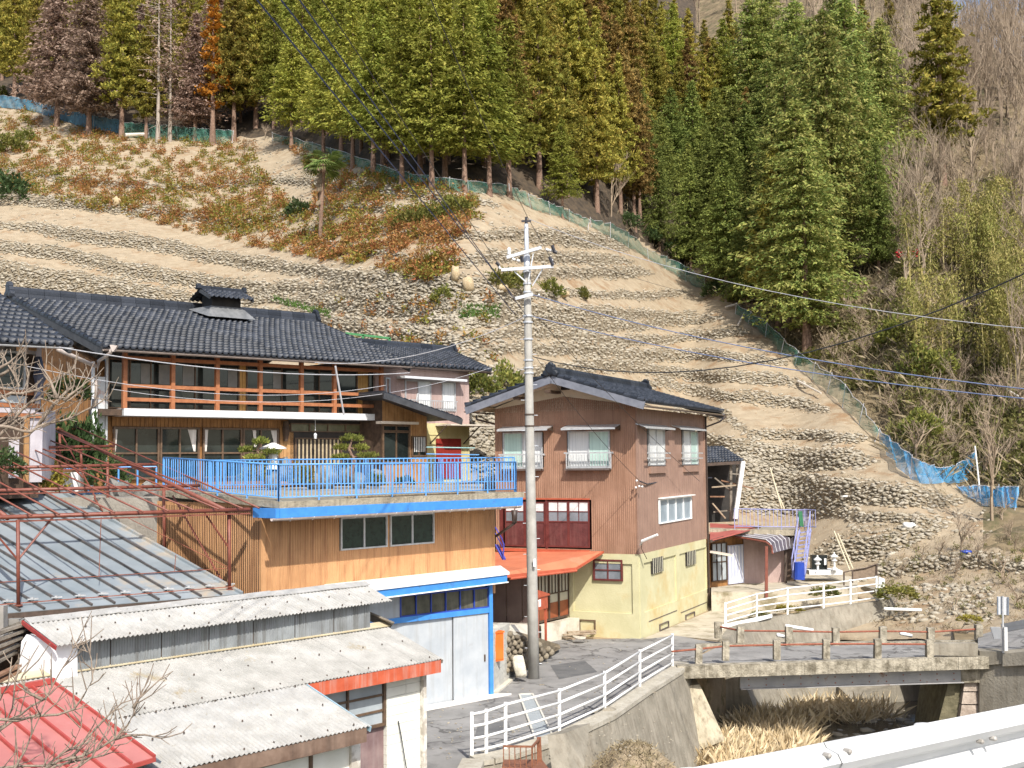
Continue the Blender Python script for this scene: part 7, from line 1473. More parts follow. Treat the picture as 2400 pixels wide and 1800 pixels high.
for k, (px, py, d_), s, lb_, sz in [('d', (150, 1095, 39.5), 1.1, 'glossy camellia bush behind the pipe frame', 1.3), ('d', (200, 1080, 40), .8, 'upper camellia branch right of the lilac panel', 1.6), ('y', (100, 1145, 37), .7, 'yellow-green shrub below the camellia', 1.1), ('d', (255, 1135, 39), .7, 'dark shrub left of the tall blue posts', 1.1), ('d', (10, 1110, 33), .6, 'dark shrub at the left edge under the neighbour house', 1), ('y', (590, 1125, 43.2), .5, 'yellow shrub behind the deck railing below the left pine', 1), ('y', (705, 1130, 43), .5, 'yellow shrub behind the railing before the entrance', 1.2), ('b', (880, 1135, 44), .45, 'low green shrub right of the entrance', .8), ('d', (950, 1135, 45), .4, 'low dark shrub near the cream wall', .7), ('d', (160, 935, 40), .7, 'small leafy bush by the ledge of the brown gable', 1), ('b', (1935, 1395, 54.5), .7, 'low green shrub behind the far pipe fence', .5), ('y', (1850, 1432, 52.5), .7, 'low yellow-green plants at the foot of the far fence', .3), ('b', (1780, 1445, 51.8), .5, 'small weeds left under the far fence', .4), ('b', (2100, 1400, 53), 1.0, 'weeds hanging over the wall right of the fence end', .5), ('y', (2275, 1455, 47), .5, 'yellow flowering plants on the bank above the bridge end', .4)]:
    put_bush(k, U(px, py, d_), s, lb_, None, sz)
# small shrubs that cover the upper-left terraces: beyond counting
def instx(meshV, meshF, P, S, g):
    n = len(P); a = g.uniform(0, 6.28, n); ca, sa = np.cos(a), np.sin(a); v = meshV[None]*S[:, None, :]; x = v[..., 0]*ca[:, None]-v[..., 1]*sa[:, None]; y = v[..., 0]*sa[:, None]+v[..., 1]*ca[:, None]
    V_ = np.stack([x, y, v[..., 2]], -1)+P[:, None, :]; F_ = meshF[None]+(np.arange(n)*len(meshV))[:, None, None]; return V_.reshape(-1, 3), F_.reshape(-1, meshF.shape[1])
g = np.random.default_rng(99)
def tuftmesh(seed, n, size, h, k=1):
    g_ = np.random.default_rng(seed); d = g_.normal(0, 1, (n, 3)); d[:, 2] = np.abs(d[:, 2])+.2; d /= np.linalg.norm(d, axis=1, keepdims=True); P = d*g_.uniform(.3, 1, (n, 1))*np.array([.5, .5, h]); return tufts(P, d, size, k, g_, .45, 0)
up_poly = lambda x, y: y > interp(x, NET)+6 and y < interp(x, [(-100, 430), (0, 440), (250, 500), (500, 560), (700, 600), (900, 635), (1000, 665), (1060, 640), (1100, 520)]) and x < 1120 and not (600 < x < 735 and y < 500 and y > 240 and abs(y-interp(x, [(600, 330), (735, 470)])) < 60)
P = []; 
while len(P) < 3000:
    x, y = rng.uniform(-60, 1120), rng.uniform(240, 700)
    if up_poly(x, y) and (math.sin(x*.013+y*.05)+math.sin(y*.11+x*.021)+rng.normal(0, .9) > -1.7+(.9 if x > 850 else 0)): P.append(hill(x, y))
for _ in range(70): P.append(hill(rng.uniform(750, 1180), rng.uniform(700, 860)))
P = np.array([tuple(p) for p in P]); tv, tf = tuftmesh(5, 44, .21, .75); S = g.uniform(.35, 1.3, (len(P), 1))*np.array([[1.1, 1.1, .9]])
red = np.array([rng.random() < (.25+.5*(math.sin(p[0]*.35)*math.sin(p[1]*.4+p[0]*.1) > .1)+(.2 if p[1] < 82 else 0)) for p in P])
for q_, m_ in ((red, M_nan2), (~red, M_nan)):
    V_, F_ = instx(tv, tf, P[q_], S[q_], g); obj_np('shrub_cover', V_, F_, m_, None, kind='stuff')
# colour varies in drifts: each leaf card random, tinted by place in the material
# forest undergrowth, scrub litter twigs, dry grass on scrub
def blades(P, h, w, g, lean=.5, n=1, m=None, name='dry_grass', up_=1.0):
    P = np.repeat(np.array(P), n, 0); k = len(P); P = P+g.normal(0, 1, (k, 3))*np.array([w[1], w[1], 0]); d = g.normal(0, lean, (k, 3)); d[:, 2] = up_; d /= np.linalg.norm(d, axis=1, keepdims=True); L = g.uniform(.5, 1.2, (k, 1))*h
    u = np.cross(d, g.normal(0, 1, (k, 3))); u /= np.linalg.norm(u, axis=1, keepdims=True); m1 = P+d*L*.6; tip = P+d*L+np.array([0, 0, -1])*L*.12+g.normal(0, .05, (k, 3))*L
    V_ = np.stack([P-u*w[0], P+u*w[0], m1+u*w[0]*.6, tip], 1).reshape(-1, 3); q = np.arange(k)*4; return obj_np(name, V_, np.stack([q, q+1, q+2, q+3], 1), m, None, kind='stuff')
M_twig = mat('scrub_twigs', (.20, .155, .09), (.31, .245, .15), .9, 2, island=[(.12, .09, .05), (.25, .20, .12), (.36, .30, .19), (.17, .13, .07), (.29, .24, .14)])
PP = []
while len(PP) < 5200:
    x, y = rng.uniform(1450, 2440), rng.uniform(330, 1260)
    if y < interp(x, NET)-6: PP.append(tuple(hill(x, y)))
blades(PP, 1.3, (.018, .4), g, .9, 3, M_twig, 'scrub_thicket')
M_mot = fmat('scrub_leaves', [(.10, .10, .03), (.19, .175, .06), (.14, .16, .04), (.25, .19, .09), (.20, .21, .07)], obj=False)
P = []
while len(P) < 1150:
    x, y = rng.uniform(1500, 2440), rng.uniform(420, 1150)
    if y < interp(x, NET)-25 and math.sin(x*.012)+math.sin(y*.02+x*.005) > -.5+(.8 if x < 1950 else -.5): P.append(hill(x, y))
sz_ = g.uniform(.7, 1.8, (len(P), 1)); n0 = len(P)
for _ in range(90): P.append(hill(rng.uniform(2040, 2440), rng.uniform(1260, 1450)))
sz_ = np.concatenate([sz_, g.uniform(.2, .5, (90, 1))])
P = np.array([tuple(p) for p in P]); V_, F_ = instx(tv, tf, P, sz_*np.ones((1, 3)), g); obj_np('scrub_cover', V_, F_, M_mot, None, kind='stuff')
# bamboo grove at the right
M_bl = fmat('bamboo_leaves', [(0.127, 0.149, 0.034), (0.230, 0.241, 0.057), (0.322, 0.310, 0.092), (0.414, 0.356, 0.138)], obj=True); M_bs = mat('bamboo_stem', (0.368, 0.310, 0.103), (0.517, 0.437, 0.172), .5, 3, objrand=[(0.287, 0.287, 0.081), (0.517, 0.414, 0.138), (0.575, 0.517, 0.287)])
def bamboo(seed):
    g_ = np.random.default_rng(seed); mb = MB(); h = 9; pts = [Vector((0, 0, -.2)), Vector((.1, 0, h*.4)), Vector((.4, .1, h*.75)), Vector((1.1, .2, h))]; mb.tube(pts, [.05, .045, .03, .01], 5, caps=False); me = bpy.data.meshes.new('stem'); me.from_pydata([tuple(v) for v in mb.v], [], mb.f); me.materials.append(M_bs)
    t = g_.uniform(.3, 1, 300); P_ = np.stack([t**3*1.1+g_.normal(0, .5, 300), g_.normal(0, .5, 300), h*t], -1); V_, F_ = tufts(P_, np.tile([.3, 0, -.4], (300, 1)), .30, 2, g_, .3, .3); return me, npmesh('leaves', V_, F_, M_bl)
BAM = [bamboo(i) for i in range(4)]
for i in range(64):
    px = rng.uniform(2130, 2440); py = rng.uniform(560, 930); bl_ = ('left' if px < 2230 else 'middle' if px < 2330 else 'right')+(' upper' if py < 740 else ' lower')
    if px < 2230 and py < 640: continue
    t = thing('bamboo', 'yellow-green bamboo stem in the %s part of the grove' % bl_, 'bamboo', hill(px, py), 'bamboo grove at the right edge'); t.scale = [rng.uniform(.55, .9)]*3; t.rotation_euler = (0, 0, rng.uniform(0, 6))
    for nm, me in zip(('stem', 'leaves'), BAM[i % 4]): o = bpy.data.objects.new(nm, me); C.objects.link(o); o.parent = t
# net fences
def netmat(name, col, alpha):
    m = mat(name, col, tuple(c*1.3 for c in col), .8, 1.5); t = m.node_tree; b = t.nodes['Principled BSDF']; n = t.nodes.new('ShaderNodeTexNoise'); n.inputs['Scale'].default_value = 1.2; r = t.nodes.new('ShaderNodeMapRange'); r.inputs[3].default_value = alpha-.35; r.inputs[4].default_value = alpha+.3; r.clamp = True
    tc = t.nodes.new('ShaderNodeTexCoord'); t.links.new(tc.outputs['Object'], n.inputs['Vector']); t.links.new(n.outputs[0], r.inputs[0]); t.links.new(r.outputs[0], b.inputs['Alpha']); return m
nteal = netmat('teal_net', (.05, .16, .12), .48); nblue = netmat('blue_teal_net', (.05, .14, .20), .8); nsky = netmat('light_blue_net', (.07, .36, .68), .50)
def net(top, bot, m, label, posts=6, name='net_fence', dtop=0):
    f = thing(name, label, 'net fence', hill(bot[0][0], bot[0][1]), None); V_ = []; n = 60
    x0, x1 = max(top[0][0], bot[0][0]), min(top[-1][0], bot[-1][0]); x0, x1 = min(top[0][0], bot[0][0]), max(top[-1][0], bot[-1][0])
    for i in range(n+1):
        t = i/n; xt = top[0][0]+(top[-1][0]-top[0][0])*t; xb = bot[0][0]+(bot[-1][0]-bot[0][0])*t; yt = interp(xt, top); yb_ = interp(xb, bot); B_ = hill(xb, yb_)+Vector((0, -.25, 0)); T_ = U(xt, yt, B_.y+.1)
        for j in range(5): s = j/4; q = B_.lerp(T_, s); q += Vector((.10*math.sin(i*.9+j), .22*math.sin(i*1.3+j*1.1), -.10*math.sin(i*.55)**2*s)); V_.append(q)
    F_ = [(i*5+j, (i+1)*5+j, (i+1)*5+j+1, i*5+j+1) for i in range(n) for j in range(4)]; obj_np('net', [tuple(v) for v in V_], F_, m, f, True)
    mb = MB(); mb.tube([V_[i*5+4] for i in range(0, n+1, 2)], .022, 4); mb.build('top_rope', gw2, f)
    for k in range(posts+1): i = int(k*n/posts); mb = MB(); mb.tube([V_[i*5]-up*.1, V_[i*5+4]+up*.1], .03, 5); mb.build('post', gw2, f)
    return f
net([(-20, 222), (20, 224), (75, 235), (130, 250), (210, 268), (282, 281)], [(-20, 250), (80, 262), (140, 280), (220, 308), (282, 314)], nblue, 'blue-grey shade net strung between the trunks at the upper left', 5)
net([(284, 285), (380, 292), (470, 300), (545, 305)], [(284, 322), (400, 328), (545, 340)], nteal, 'dark green net behind the trunks of the orange conifer', 4)
net([(640, 312), (700, 325), (800, 353), (937, 401), (1013, 412), (1089, 421), (1190, 432)], [(640, 330), (700, 347), (800, 380), (937, 428), (1013, 442), (1089, 452), (1190, 457)], nteal, 'green net along the foot of the cypresses', 12)
net([(1195, 434), (1252, 459), (1317, 485), (1379, 513)], [(1195, 462), (1252, 492), (1317, 510), (1379, 540)], nteal, 'green net right of the pole top by the small lone cypress', 4)
net([(1385, 512), (1436, 524), (1487, 553), (1509, 579), (1600, 618), (1650, 650)], [(1385, 532), (1436, 560), (1509, 600), (1600, 655), (1650, 682)], nteal, 'teal net under the dark firs', 6)
net([(1727, 712), (1795, 752), (1850, 806), (1905, 848), (1970, 890), (2022, 950), (2058, 1006)], [(1722, 735), (1782, 778), (1835, 832), (1890, 880), (1950, 930), (2005, 985), (2050, 1035)], nteal, 'pale green net running down the edge of the terraces', 9)
net([(2062, 1006), (2098, 1036), (2153, 1079), (2207, 1095), (2245, 1087), (2283, 1056)], [(2059, 1041), (2112, 1106), (2153, 1133), (2207, 1137), (2245, 1130), (2291, 1104)], nsky, 'bright blue net sagging between the terraces and a tall pole', 3)
net([(2242, 1139), (2288, 1136), (2342, 1139), (2386, 1139)], [(2245, 1146), (2275, 1171), (2329, 1186), (2378, 1193)], nsky, 'bright blue net at the far right below the tall pole', 3)
mb = MB(); q = hill(2299, 1172); mb.tube([q, U(2285, 1045, q.y-.1)], .045, 6); tag(mb.build('net_pole', white), 'tall white pole carrying the blue net', 'pole', kind='thing')
# palm
pp = hill(750, 560); pl_ = thing('palm_tree', 'windmill palm with a skirt of dead fronds on the terraces', 'palm', pp); tt = U(757, 385, pp.y)
mb = MB(); mb.tube([pp-up*.3, pp.lerp(tt, .5), tt], [.14, .17, .24], 8); mb.build('trunk', bark, pl_)
def fan(c, d, L, m, name, n=11):
    mb = MB(); side = d.cross(up).normalized(); nrm = side.cross(d); 
    for i in range(n):
        a = (i-(n-1)/2)*.22; e = d*math.cos(a)+side*math.sin(a); mb.add([c+e*.1, c+e*L*.6+side*.08+nrm*.05, c+e*L+Vector((0, 0, -L*.22)), c+e*L*.6-side*.08], [(0, 1, 2, 3)])
    mb.tube([c-d*.7, c+e*.1], .012, 3); return mb.build(name, m, pl_)
M_palm = fmat('palm_fronds', [(0.060, 0.105, 0.028), (0.135, 0.195, 0.049), (0.240, 0.285, 0.084)], obj=False); M_pd = mat('dead_frond', (.17, .13, .085), (.27, .21, .14), .9, 4)
for i in range(34): a = i*2.4; e = rng.uniform(-.5, .8); d = Vector((math.cos(a), math.sin(a), e)).normalized(); fan(tt+d*.8, d, rng.uniform(.9, 1.25), M_palm, 'frond', 13)
for i in range(26): a = i*2.1; d = Vector((math.cos(a)*.6, math.sin(a)*.6, -1)).normalized(); fan(tt.lerp(pp, rng.uniform(.0, .5))+Vector((math.cos(a)*.2, math.sin(a)*.2, 0)), d, rng.uniform(.4, .65), M_pd, 'dead_frond', 5)
# leek beds, drying mats
M_leek = fmat('leek_leaves', [(.05, .11, .02), (.10, .18, .04), (.14, .22, .06)], obj=False)
PP = [tuple(hill(x, y)) for y in (722, 730, 738, 745) for x in np.arange(1078, 1168, 1.6)]+[tuple(hill(x, interp(x, [(640, 702), (775, 742)])+dy)) for x in np.arange(645, 775, 1.5) for dy in (-3, 3)]
blades(PP, .42, (.03, .06), g, .4, 4, M_leek, 'leek_rows')
# dry grass: stream bed, banks, terrace edges
M_dry = mat('dry_grass', (.50, .36, .17), (.66, .50, .27), .85, 3, island=[(.40, .30, .17), (.60, .49, .31), (.76, .67, .49), (.50, .38, .22), (.70, .58, .38)])
PP = []
for (x0, x1, y0, y1, n_, z) in ((1740, 1880, 1700, 1800, 200, -3.3), (1860, 2080, 1675, 1695, 36, -3.2), (1600, 1740, 1760, 1830, 150, -3.2)):
    for _ in range(n_):
        x, y = rng.uniform(x0, x1), rng.uniform(y0, y1)
        if x > 1950 and y > 1700: continue
        PP.append(tuple(G(x, y, z)))
blades(PP, 1.15, (.0055, .28), g, .55, 26, M_dry, 'dry_reeds')
PP = [tuple(hill(rng.uniform(2040, 2440), rng.uniform(1230, 1480))) for _ in range(520)]; blades(PP, .32, (.014, .2), g, .8, 4, M_twig, 'bank_grass')
PP = []
for k, (nm, L) in enumerate(LINES):
    for _ in range(150):
        x = rng.uniform(max(L[0][0], -50), min(L[-1][0], 2430)); yk, tk = line_at(L, x)
        if tk > 4 and yk > interp(x, NET)+8: PP.append(tuple(hill(x, yk-tk*.62+rng.uniform(-4, 3))))
blades(PP, .22, (.012, .15), g, .8, 3, M_twig, 'terrace_grass')
PP = [(2.95+rng.normal(0, .8), 30+rng.normal(0, 1.1), 0) for _ in range(500)]; PP = [(x, y, -1.9+1.75*max(0, (1-((x-2.95)/1.75)**2-((y-30)/2.4)**2))**1.2) for x, y, _ in PP]; blades(PP, .18, (.010, .1), g, .9, 5, M_twig, 'bank_tufts')
# stream stones
sp_ = []
for (x0, x1, y0, y1, n_) in ((1960, 2200, 1665, 1760, 70), (1560, 1950, 1640, 1790, 50)):
    for _ in range(n_): sp_.append(G(rng.uniform(x0, x1), rng.uniform(y0, y1), -3.2))
place_stones(sp_, rng.uniform(.1, .3, len(sp_)), 'stream_stones', stone_m, None, kind='stuff')
# litter on terraces: clods
cl = []
for _ in range(5200):
    x, y = rng.uniform(-50, 2300), rng.uniform(330, 1400)
    if y > interp(x, NET)+8 and not (1165 < x < 1660 and y > 950) and y < interp(x, [(0, 700), (900, 860), (1160, 1100), (1700, 1250), (2000, 1400), (2400, 1480)]): cl.append(hill(x, y))
place_stones(cl, rng.uniform(.03, .10, len(cl)), 'soil_clods', mat('clod', (.26, .19, .12), (.40, .31, .21), .95, 3, island=[(.20, .14, .085), (.36, .27, .17), (.46, .38, .27)]), None, kind='stuff')
# pruned garden pines
M_pine = fmat('pine_needles', [(0.084, 0.120, 0.030), (0.180, 0.216, 0.048), (0.288, 0.300, 0.072)])
def gpine(px, yb, d_, pads, lab):
    b = U(px, yb, d_); t = thing('pruned_pine', lab, 'pine', b); g_ = np.random.default_rng(int(px)); last = b; top = U(pads[-1][0], pads[-1][1], d_)
    mb = MB(); mb.tube([b-up*.2, b.lerp(top, .35)+Vector((.12, 0, 0)), b.lerp(top, .7)+Vector((-.1, 0, 0)), top], [.09, .075, .05, .03], 6); mb.build('trunk', bark, t)
    for (x, y, w_, h_) in pads:
        c = U(x, y, d_+rng.uniform(-.2, .2)); mb = MB(); mb.tube([b.lerp(top, max(0, min(1, (c.z-b.z)/(top.z-b.z)))), c], [.035, .02], 5); mb.build('branch', bark, t)
        dd = g_.normal(0, 1, (130, 3)); dd /= np.linalg.norm(dd, axis=1, keepdims=True); dd[:, 2] = np.abs(dd[:, 2]); P_ = dd*g_.uniform(.4, 1, (130, 1))*np.array([w_*.9, w_*.75, h_*.6])+np.array(c); V_, F_ = tufts(P_, dd+np.array([0, 0, .8]), .11, 4, g_, .3, 0); obj_np('needle_pad', V_, F_, M_pine, t)
gpine(606, 1100, 43, [(580, 1056, .40, .22), (634, 1060, .40, .2), (598, 1074, .5, .2), (610, 1037, .33, .26)], 'left pruned garden pine behind the blue railing')
gpine(822, 1105, 44, [(802, 1073, .45, .2), (862, 1070, .5, .22), (800, 1050, .36, .2), (846, 1051, .34, .2), (825, 1030, .5, .28)], 'right pruned garden pine before the entrance of the tiled house')
# bare branches in the near left corner
M_br = mat('near_branch_bark', (.17, .13, .10), (.29, .235, .18), .85, 30, .3, 60)
def nearbranches(lines, D0, label, seed, rbase):
    g_ = np.random.default_rng(seed); t = thing('bare_branches', label, 'branches', U(-250, 1500 if D0 < 12 else 1250, D0)); mb0 = MB()
    rt = U(-330, lines[0][0][1]+300, D0)
    for ln in lines:
        D_ = D0+g_.uniform(-.7, .7); pts = [U(x, y, D_+.02*i) for i, (x, y) in enumerate(ln)]; r0 = rbase*ln[0][2] if len(ln[0]) > 2 else rbase; n_ = len(pts)
        mb = MB(); mb.tube(pts, [max(.004, r0*(1-.8*i/(n_-1))) for i in range(n_)], 6); o = mb.build('branch', M_br, t, smooth=True)
        tw = MB()
        for i in range(len(pts)-1):
            for k in range(2):
                p = pts[i].lerp(pts[i+1], g_.uniform(0, 1)); d = (pts[i+1]-pts[i]).normalized(); a = Vector((g_.normal(0, .7), g_.normal(0, .5), g_.normal(.35, .5))); e = (d*.8+a).normalized(); l = g_.uniform(.10, .38); q = p+e*l*.5+Vector(g_.normal(0, .015, 3)); e2 = (e+Vector((0, 0, .4))).normalized(); tw.tube([p, q, q+e2*l*.5], [.0065, .005, .0035], 4)
                if g_.random() < .5: e3 = (e+Vector(g_.normal(0, .6, 3))).normalized(); tw.tube([q, q+e3*l*.4], [.004, .003], 4)
        tw.build('twigs', M_br, o)
def T(*a): return [tuple(p) for p in a]
nearbranches([T((-60, 990), (0, 999), (22, 1001), (51, 1010), (74, 1012), (87, 1001), (105, 994), (143, 987), (174, 976), (201, 961), (223, 952), (243, 936), (262, 942)), T((-60, 1010), (4, 999), (33, 981), (54, 958), (74, 941), (96, 934), (120, 941), (138, 950), (165, 936), (187, 921)), T((-60, 945), (0, 934), (27, 921), (49, 923), (85, 914), (116, 902), (134, 892), (152, 878), (174, 863), (187, 864)), T((134, 934), (125, 912), (116, 887), (96, 858)), T((87, 1001), (110, 968), (138, 934), (156, 918), (174, 905), (176, 887), (167, 869)), T((150, 940), (165, 925), (183, 912), (203, 896)), T((-50, 900), (0, 909), (25, 914), (45, 905), (33, 878), (18, 854), (4, 825)), T((55, 922), (62, 914), (67, 876), (58, 842)), T((-60, 1020), (0, 1028), (42, 1028), (67, 1021), (94, 990), (112, 976)), T((-60, 1000), (0, 985), (30, 965), (20, 940), (0, 925)), T((-50, 870), (0, 862), (22, 850), (35, 838), (46, 828)), T((-40, 1060), (10, 1010), (40, 985), (70, 975), (110, 972), (145, 955)), T((0, 880), (22, 868), (40, 845))], 12.5, 'bare pale branches reaching in at the left edge in front of the houses', 3, .022)
nearbranches([T((-60, 1760), (0, 1711), (35, 1686), (71, 1656), (108, 1637), (117, 1618), (141, 1575), (163, 1540), (174, 1513), (195, 1488)), T((-60, 1690), (0, 1686), (41, 1689), (81, 1678), (136, 1675), (174, 1662), (195, 1632), (217, 1594), (214, 1545), (209, 1529), (179, 1518)), T((-40, 1830), (0, 1800), (54, 1795), (108, 1795), (136, 1773), (168, 1751), (190, 1703), (195, 1648)), T((40, 1840), (136, 1784), (190, 1773), (228, 1757), (271, 1730), (298, 1700), (312, 1675), (325, 1637), (339, 1610)), T((312, 1660), (325, 1637), (350, 1615), (377, 1591)), T((160, 1790), (190, 1746), (244, 1686), (285, 1648), (320, 1637)), T((270, 1732), (298, 1724), (339, 1722), (363, 1727), (395, 1727)), T((80, 1830), (130, 1795), (190, 1781), (244, 1770), (268, 1740), (268, 1727)), T((20, 1840), (35, 1800), (60, 1757), (76, 1716), (73, 1686)), T((-40, 1720), (10, 1700), (30, 1660), (35, 1600), (45, 1560)), T((100, 1640), (60, 1620), (50, 1590), (74, 1541)), T((-40, 1640), (0, 1640), (20, 1600), (28, 1540)), T((100, 1820), (180, 1800), (215, 1775), (240, 1730), (255, 1700))], 10.5, 'bare branches in the lower left corner over the red roof', 5, .016)

gr_ = [G(rng.uniform(1000, 1600), rng.uniform(1500, 1780), .02) for _ in range(420)]; gr_ = [p for p in gr_ if p.x < 4.3]
place_stones(gr_, rng.uniform(.012, .035, len(gr_)), 'street_grit', stone_m, None, kind='stuff')
# ================================================================== small things
# sign seen from behind
Sg = thing('road_sign', 'grey back of a small road sign on a thin post right of the bridge', 'road sign', U(2350, 1528, 40.3))
mb = MB(); mb.prism([U(2337, 1440, 40.3), U(2365, 1442, 40.3), U(2365, 1400, 40.3), U(2337, 1398, 40.3)], (0, .03, 0)); bd = mb.build('sign_plate', gsl, Sg)
mb = MB(); mb.prism([U(2337, 1441, 40.26), U(2340, 1441, 40.26), U(2340, 1399, 40.26), U(2337, 1399, 40.26)], (0, .03, 0)); mb.prism([U(2361, 1442, 40.26), U(2365, 1442, 40.26), U(2365, 1400, 40.26), U(2361, 1400, 40.26)], (0, .03, 0)); mb.build('plate_rim', MATS['slate_blue_sheet'], bd)
mb = MB(); mb.tube([U(2351, 1530, 40.25), U(2350, 1397, 40.25)], .035, 7); mb.build('post', alu, Sg)
# guard rail of the far road
fgq = thing('far_guard_rail', 'white guard rail along the road at the right edge beyond the sign', 'guard rail', U(2360, 1520, 40))
ga0, ga1 = U(2322, 1473, 41.5), U(2520, 1440, 38.0); 
for t in (0, .2): mb = MB(); 
mb = MB(); mb.bar(ga0+Vector((.4, 0, 0)), ga1, .05, .30); mb.bar(ga0+Vector((.4, -.04, .06)), ga1+Vector((0, -.04, .06)), .05, .09); mb.bar(ga0+Vector((.4, -.04, -.08)), ga1+Vector((0, -.04, -.08)), .05, .09); mb.build('beam', gw, fgq)
mb = MB(); mb.prism([U(2322, 1470, 41.5), U(2346, 1470, 41.2), U(2346, 1497, 41.2), U(2330, 1497, 41.4)], (0, .08, 0)); mb.build('end_piece', gw, fgq)
mb = MB(); mb.bar(U(2357, 1525, 40.1), U(2356, 1470, 40.1), .11); mb.build('post', gw, fgq)
# drain grate on the street
Gt = thing('drain_grate', 'long grey steel drain grating set across the street by the near fence', 'grating', G(1250, 1680, .03))
gq = [G(1217, 1628, .03), G(1248, 1627, .03), G(1303, 1742, .03), G(1258, 1742, .03)]
grm = mat('grating_steel', (.26, .29, .30), (.38, .41, .42), .55, 30, .3); rim = mat('grating_rim', (.5, .47, .4), (.6, .57, .5), .8, 3)
for i in range(7):
    t0, t1 = i/7, (i+.97)/7; mb = MB(); mb.sheet([gq[3].lerp(gq[0], t0), gq[2].lerp(gq[1], t0), gq[2].lerp(gq[1], t1), gq[3].lerp(gq[0], t1)], .02); o = mb.build('grate_panel', grm, Gt)
for a, b in ((gq[0], gq[3]), (gq[1], gq[2]), (gq[0], gq[1])): mb = MB(); mb.bar(a, b, .05, .06); mb.build('rim', rim, Gt)
# rusty stair cage in front of the near wall
Rc = thing('rusty_railing', 'rusty steel stair cage below the near end of the pipe fence', 'railing', U(1235, 1800, 24.5))
def bars(a, b, n, h0, m=PFm):
    for z in (0, h0): mb = MB(); mb.bar(a-up*z, b-up*z, .05, .035); mb.build('rail', m, Rc)
    for i in range(n+1): p = a.lerp(b, i/n); mb = MB(); mb.bar(p-up*h0, p+up*.02, .02); mb.build('bar', m, Rc)
rustb = mat('rusty_brown', (.16, .06, .03), (.25, .10, .05), .8, 8, .3)
bars(U(1180, 1749, 24.5), U(1246, 1750, 24.7), 5, .48, rustb); bars(U(1248, 1750, 24.7), U(1264, 1732, 26), 3, .5, rustb)
mb = MB(); mb.bar(U(1263, 1728, 26), U(1266, 1800, 26), .09, .09); mb.build('corner_post', rustb, Rc); mb = MB(); mb.sheet([U(1176, 1798, 24.4), U(1290, 1806, 24.6), U(1270, 1780, 26.4), U(1180, 1780, 26.2)], .04); mb.build('tread', rustb, Rc)
# bare earth mound by the stream
def mound(c, r, h, name, m, label, cat, n=40, seed=1):
    V_, F_ = [], []; g = np.random.default_rng(seed)
    for j in range(14):
        for i in range(n):
            a = 2*math.pi*i/n; rr_ = j/13; q = 1+.12*math.sin(3*a+seed)+.06*math.sin(7*a)
            V_.append((c.x+math.cos(a)*r[0]*rr_*q, c.y+math.sin(a)*r[1]*rr_*q, c.z+h*(1-rr_**2)**1.2+g.uniform(-.03, .03)*(1-rr_)))
    for j in range(13):
        for i in range(n): F_.append((j*n+i, (j+1)*n+i, (j+1)*n+(i+1) % n, j*n+(i+1) % n))
    o = obj_np(name, V_, F_, m, None, True); tag(o, label, cat, None, 'structure' if cat is None else 'thing'); return o
strawd = mat('dry_turf', (.26, .20, .125), (.37, .29, .19), .95, 3, 1.2, 14, stain=((.15, .13, .05), 2, .55, .68))
mound(Vector((2.95, 30.0, -1.9)), (1.75, 2.4), 1.75, 'earth_bank', strawd, None, None)
mb = MB(); mb.prism([U(1283, 1724, 27.3), U(1345, 1700, 28.6), U(1330, 1800, 27.2), U(1300, 1850, 26.6)], (.4, .2, 0)); tag(mb.build('wing_wall', conc), 'small concrete wing wall beside the drain outlet', 'wall', kind='thing')
q = G(1417, 1674, 0); lump(q+up*.08, (.34, .26, .12), 9, .25, conc, 'fence_footing', pw=.8, label='rough concrete footing under a post of the near fence', cat='footing', kind='thing')
# sheets and straw on the terraces
plas = mat('white_plastic', (.7, .7, .68), (.8, .8, .78), .5, 3)
for px, py, r3, lb_ in ((2128, 1238, (.35, .12, .16), 'white plastic sheet crumpled on the stone wall right of the tall poles'), (1985, 1170, (.45, .08, .05), 'white board lying on the tallest stone wall')):
    p = hill(px, py); lump(p+up*.15+Vector((0, -.15, 0)), r3, int(px), .4, plas, 'plastic_sheet', pw=.9, label=lb_, cat='plastic sheet', kind='thing')
p = hill(2265, 1300); lump(p+up*.1, (.3, .2, .1), 5, .2, MATS['blue_plastic'], 'blue_tarp', label='bit of blue tarpaulin on the low terrace near the right edge', cat='tarpaulin', kind='thing')
straw = mat('straw', (.40, .30, .17), (.52, .42, .27), .9, 9, .8, 30)
for i, (px, py, sx, lb_) in enumerate([(1319, 695, .5, 'straw bundle right of the pole below the round bush'), (1174, 682, .55, 'straw bundle left of the pole below the bushes'), (1098, 673, .35, 'tall straw heap left of the crossarms'), (1068, 650, .28, 'small straw heap above the others'), (275, 480, .4, 'pale straw heap among the orange shrubs at left')]):
    p = hill(px, py); lump(p+up*.18+Vector((0, -.2, 0)), (sx, .35, .25 if i < 2 else .5), i+20, .22, straw, 'straw_bundle', pw=.9, label=lb_, cat='straw', group='straw bundles on the terraces', kind='thing')
mb = MB(); mb.tube([hill(300, 328)+up*.35+Vector((0, -1, 0)), hill(352, 326)+up*.35+Vector((0, -1, 0))], .22, 8); tag(mb.build('felled_log', mat('pale_log', (.5, .45, .38), (.62, .57, .5), .8, 5)), 'pale felled log lying at the foot of the trees at left', 'log', kind='thing')
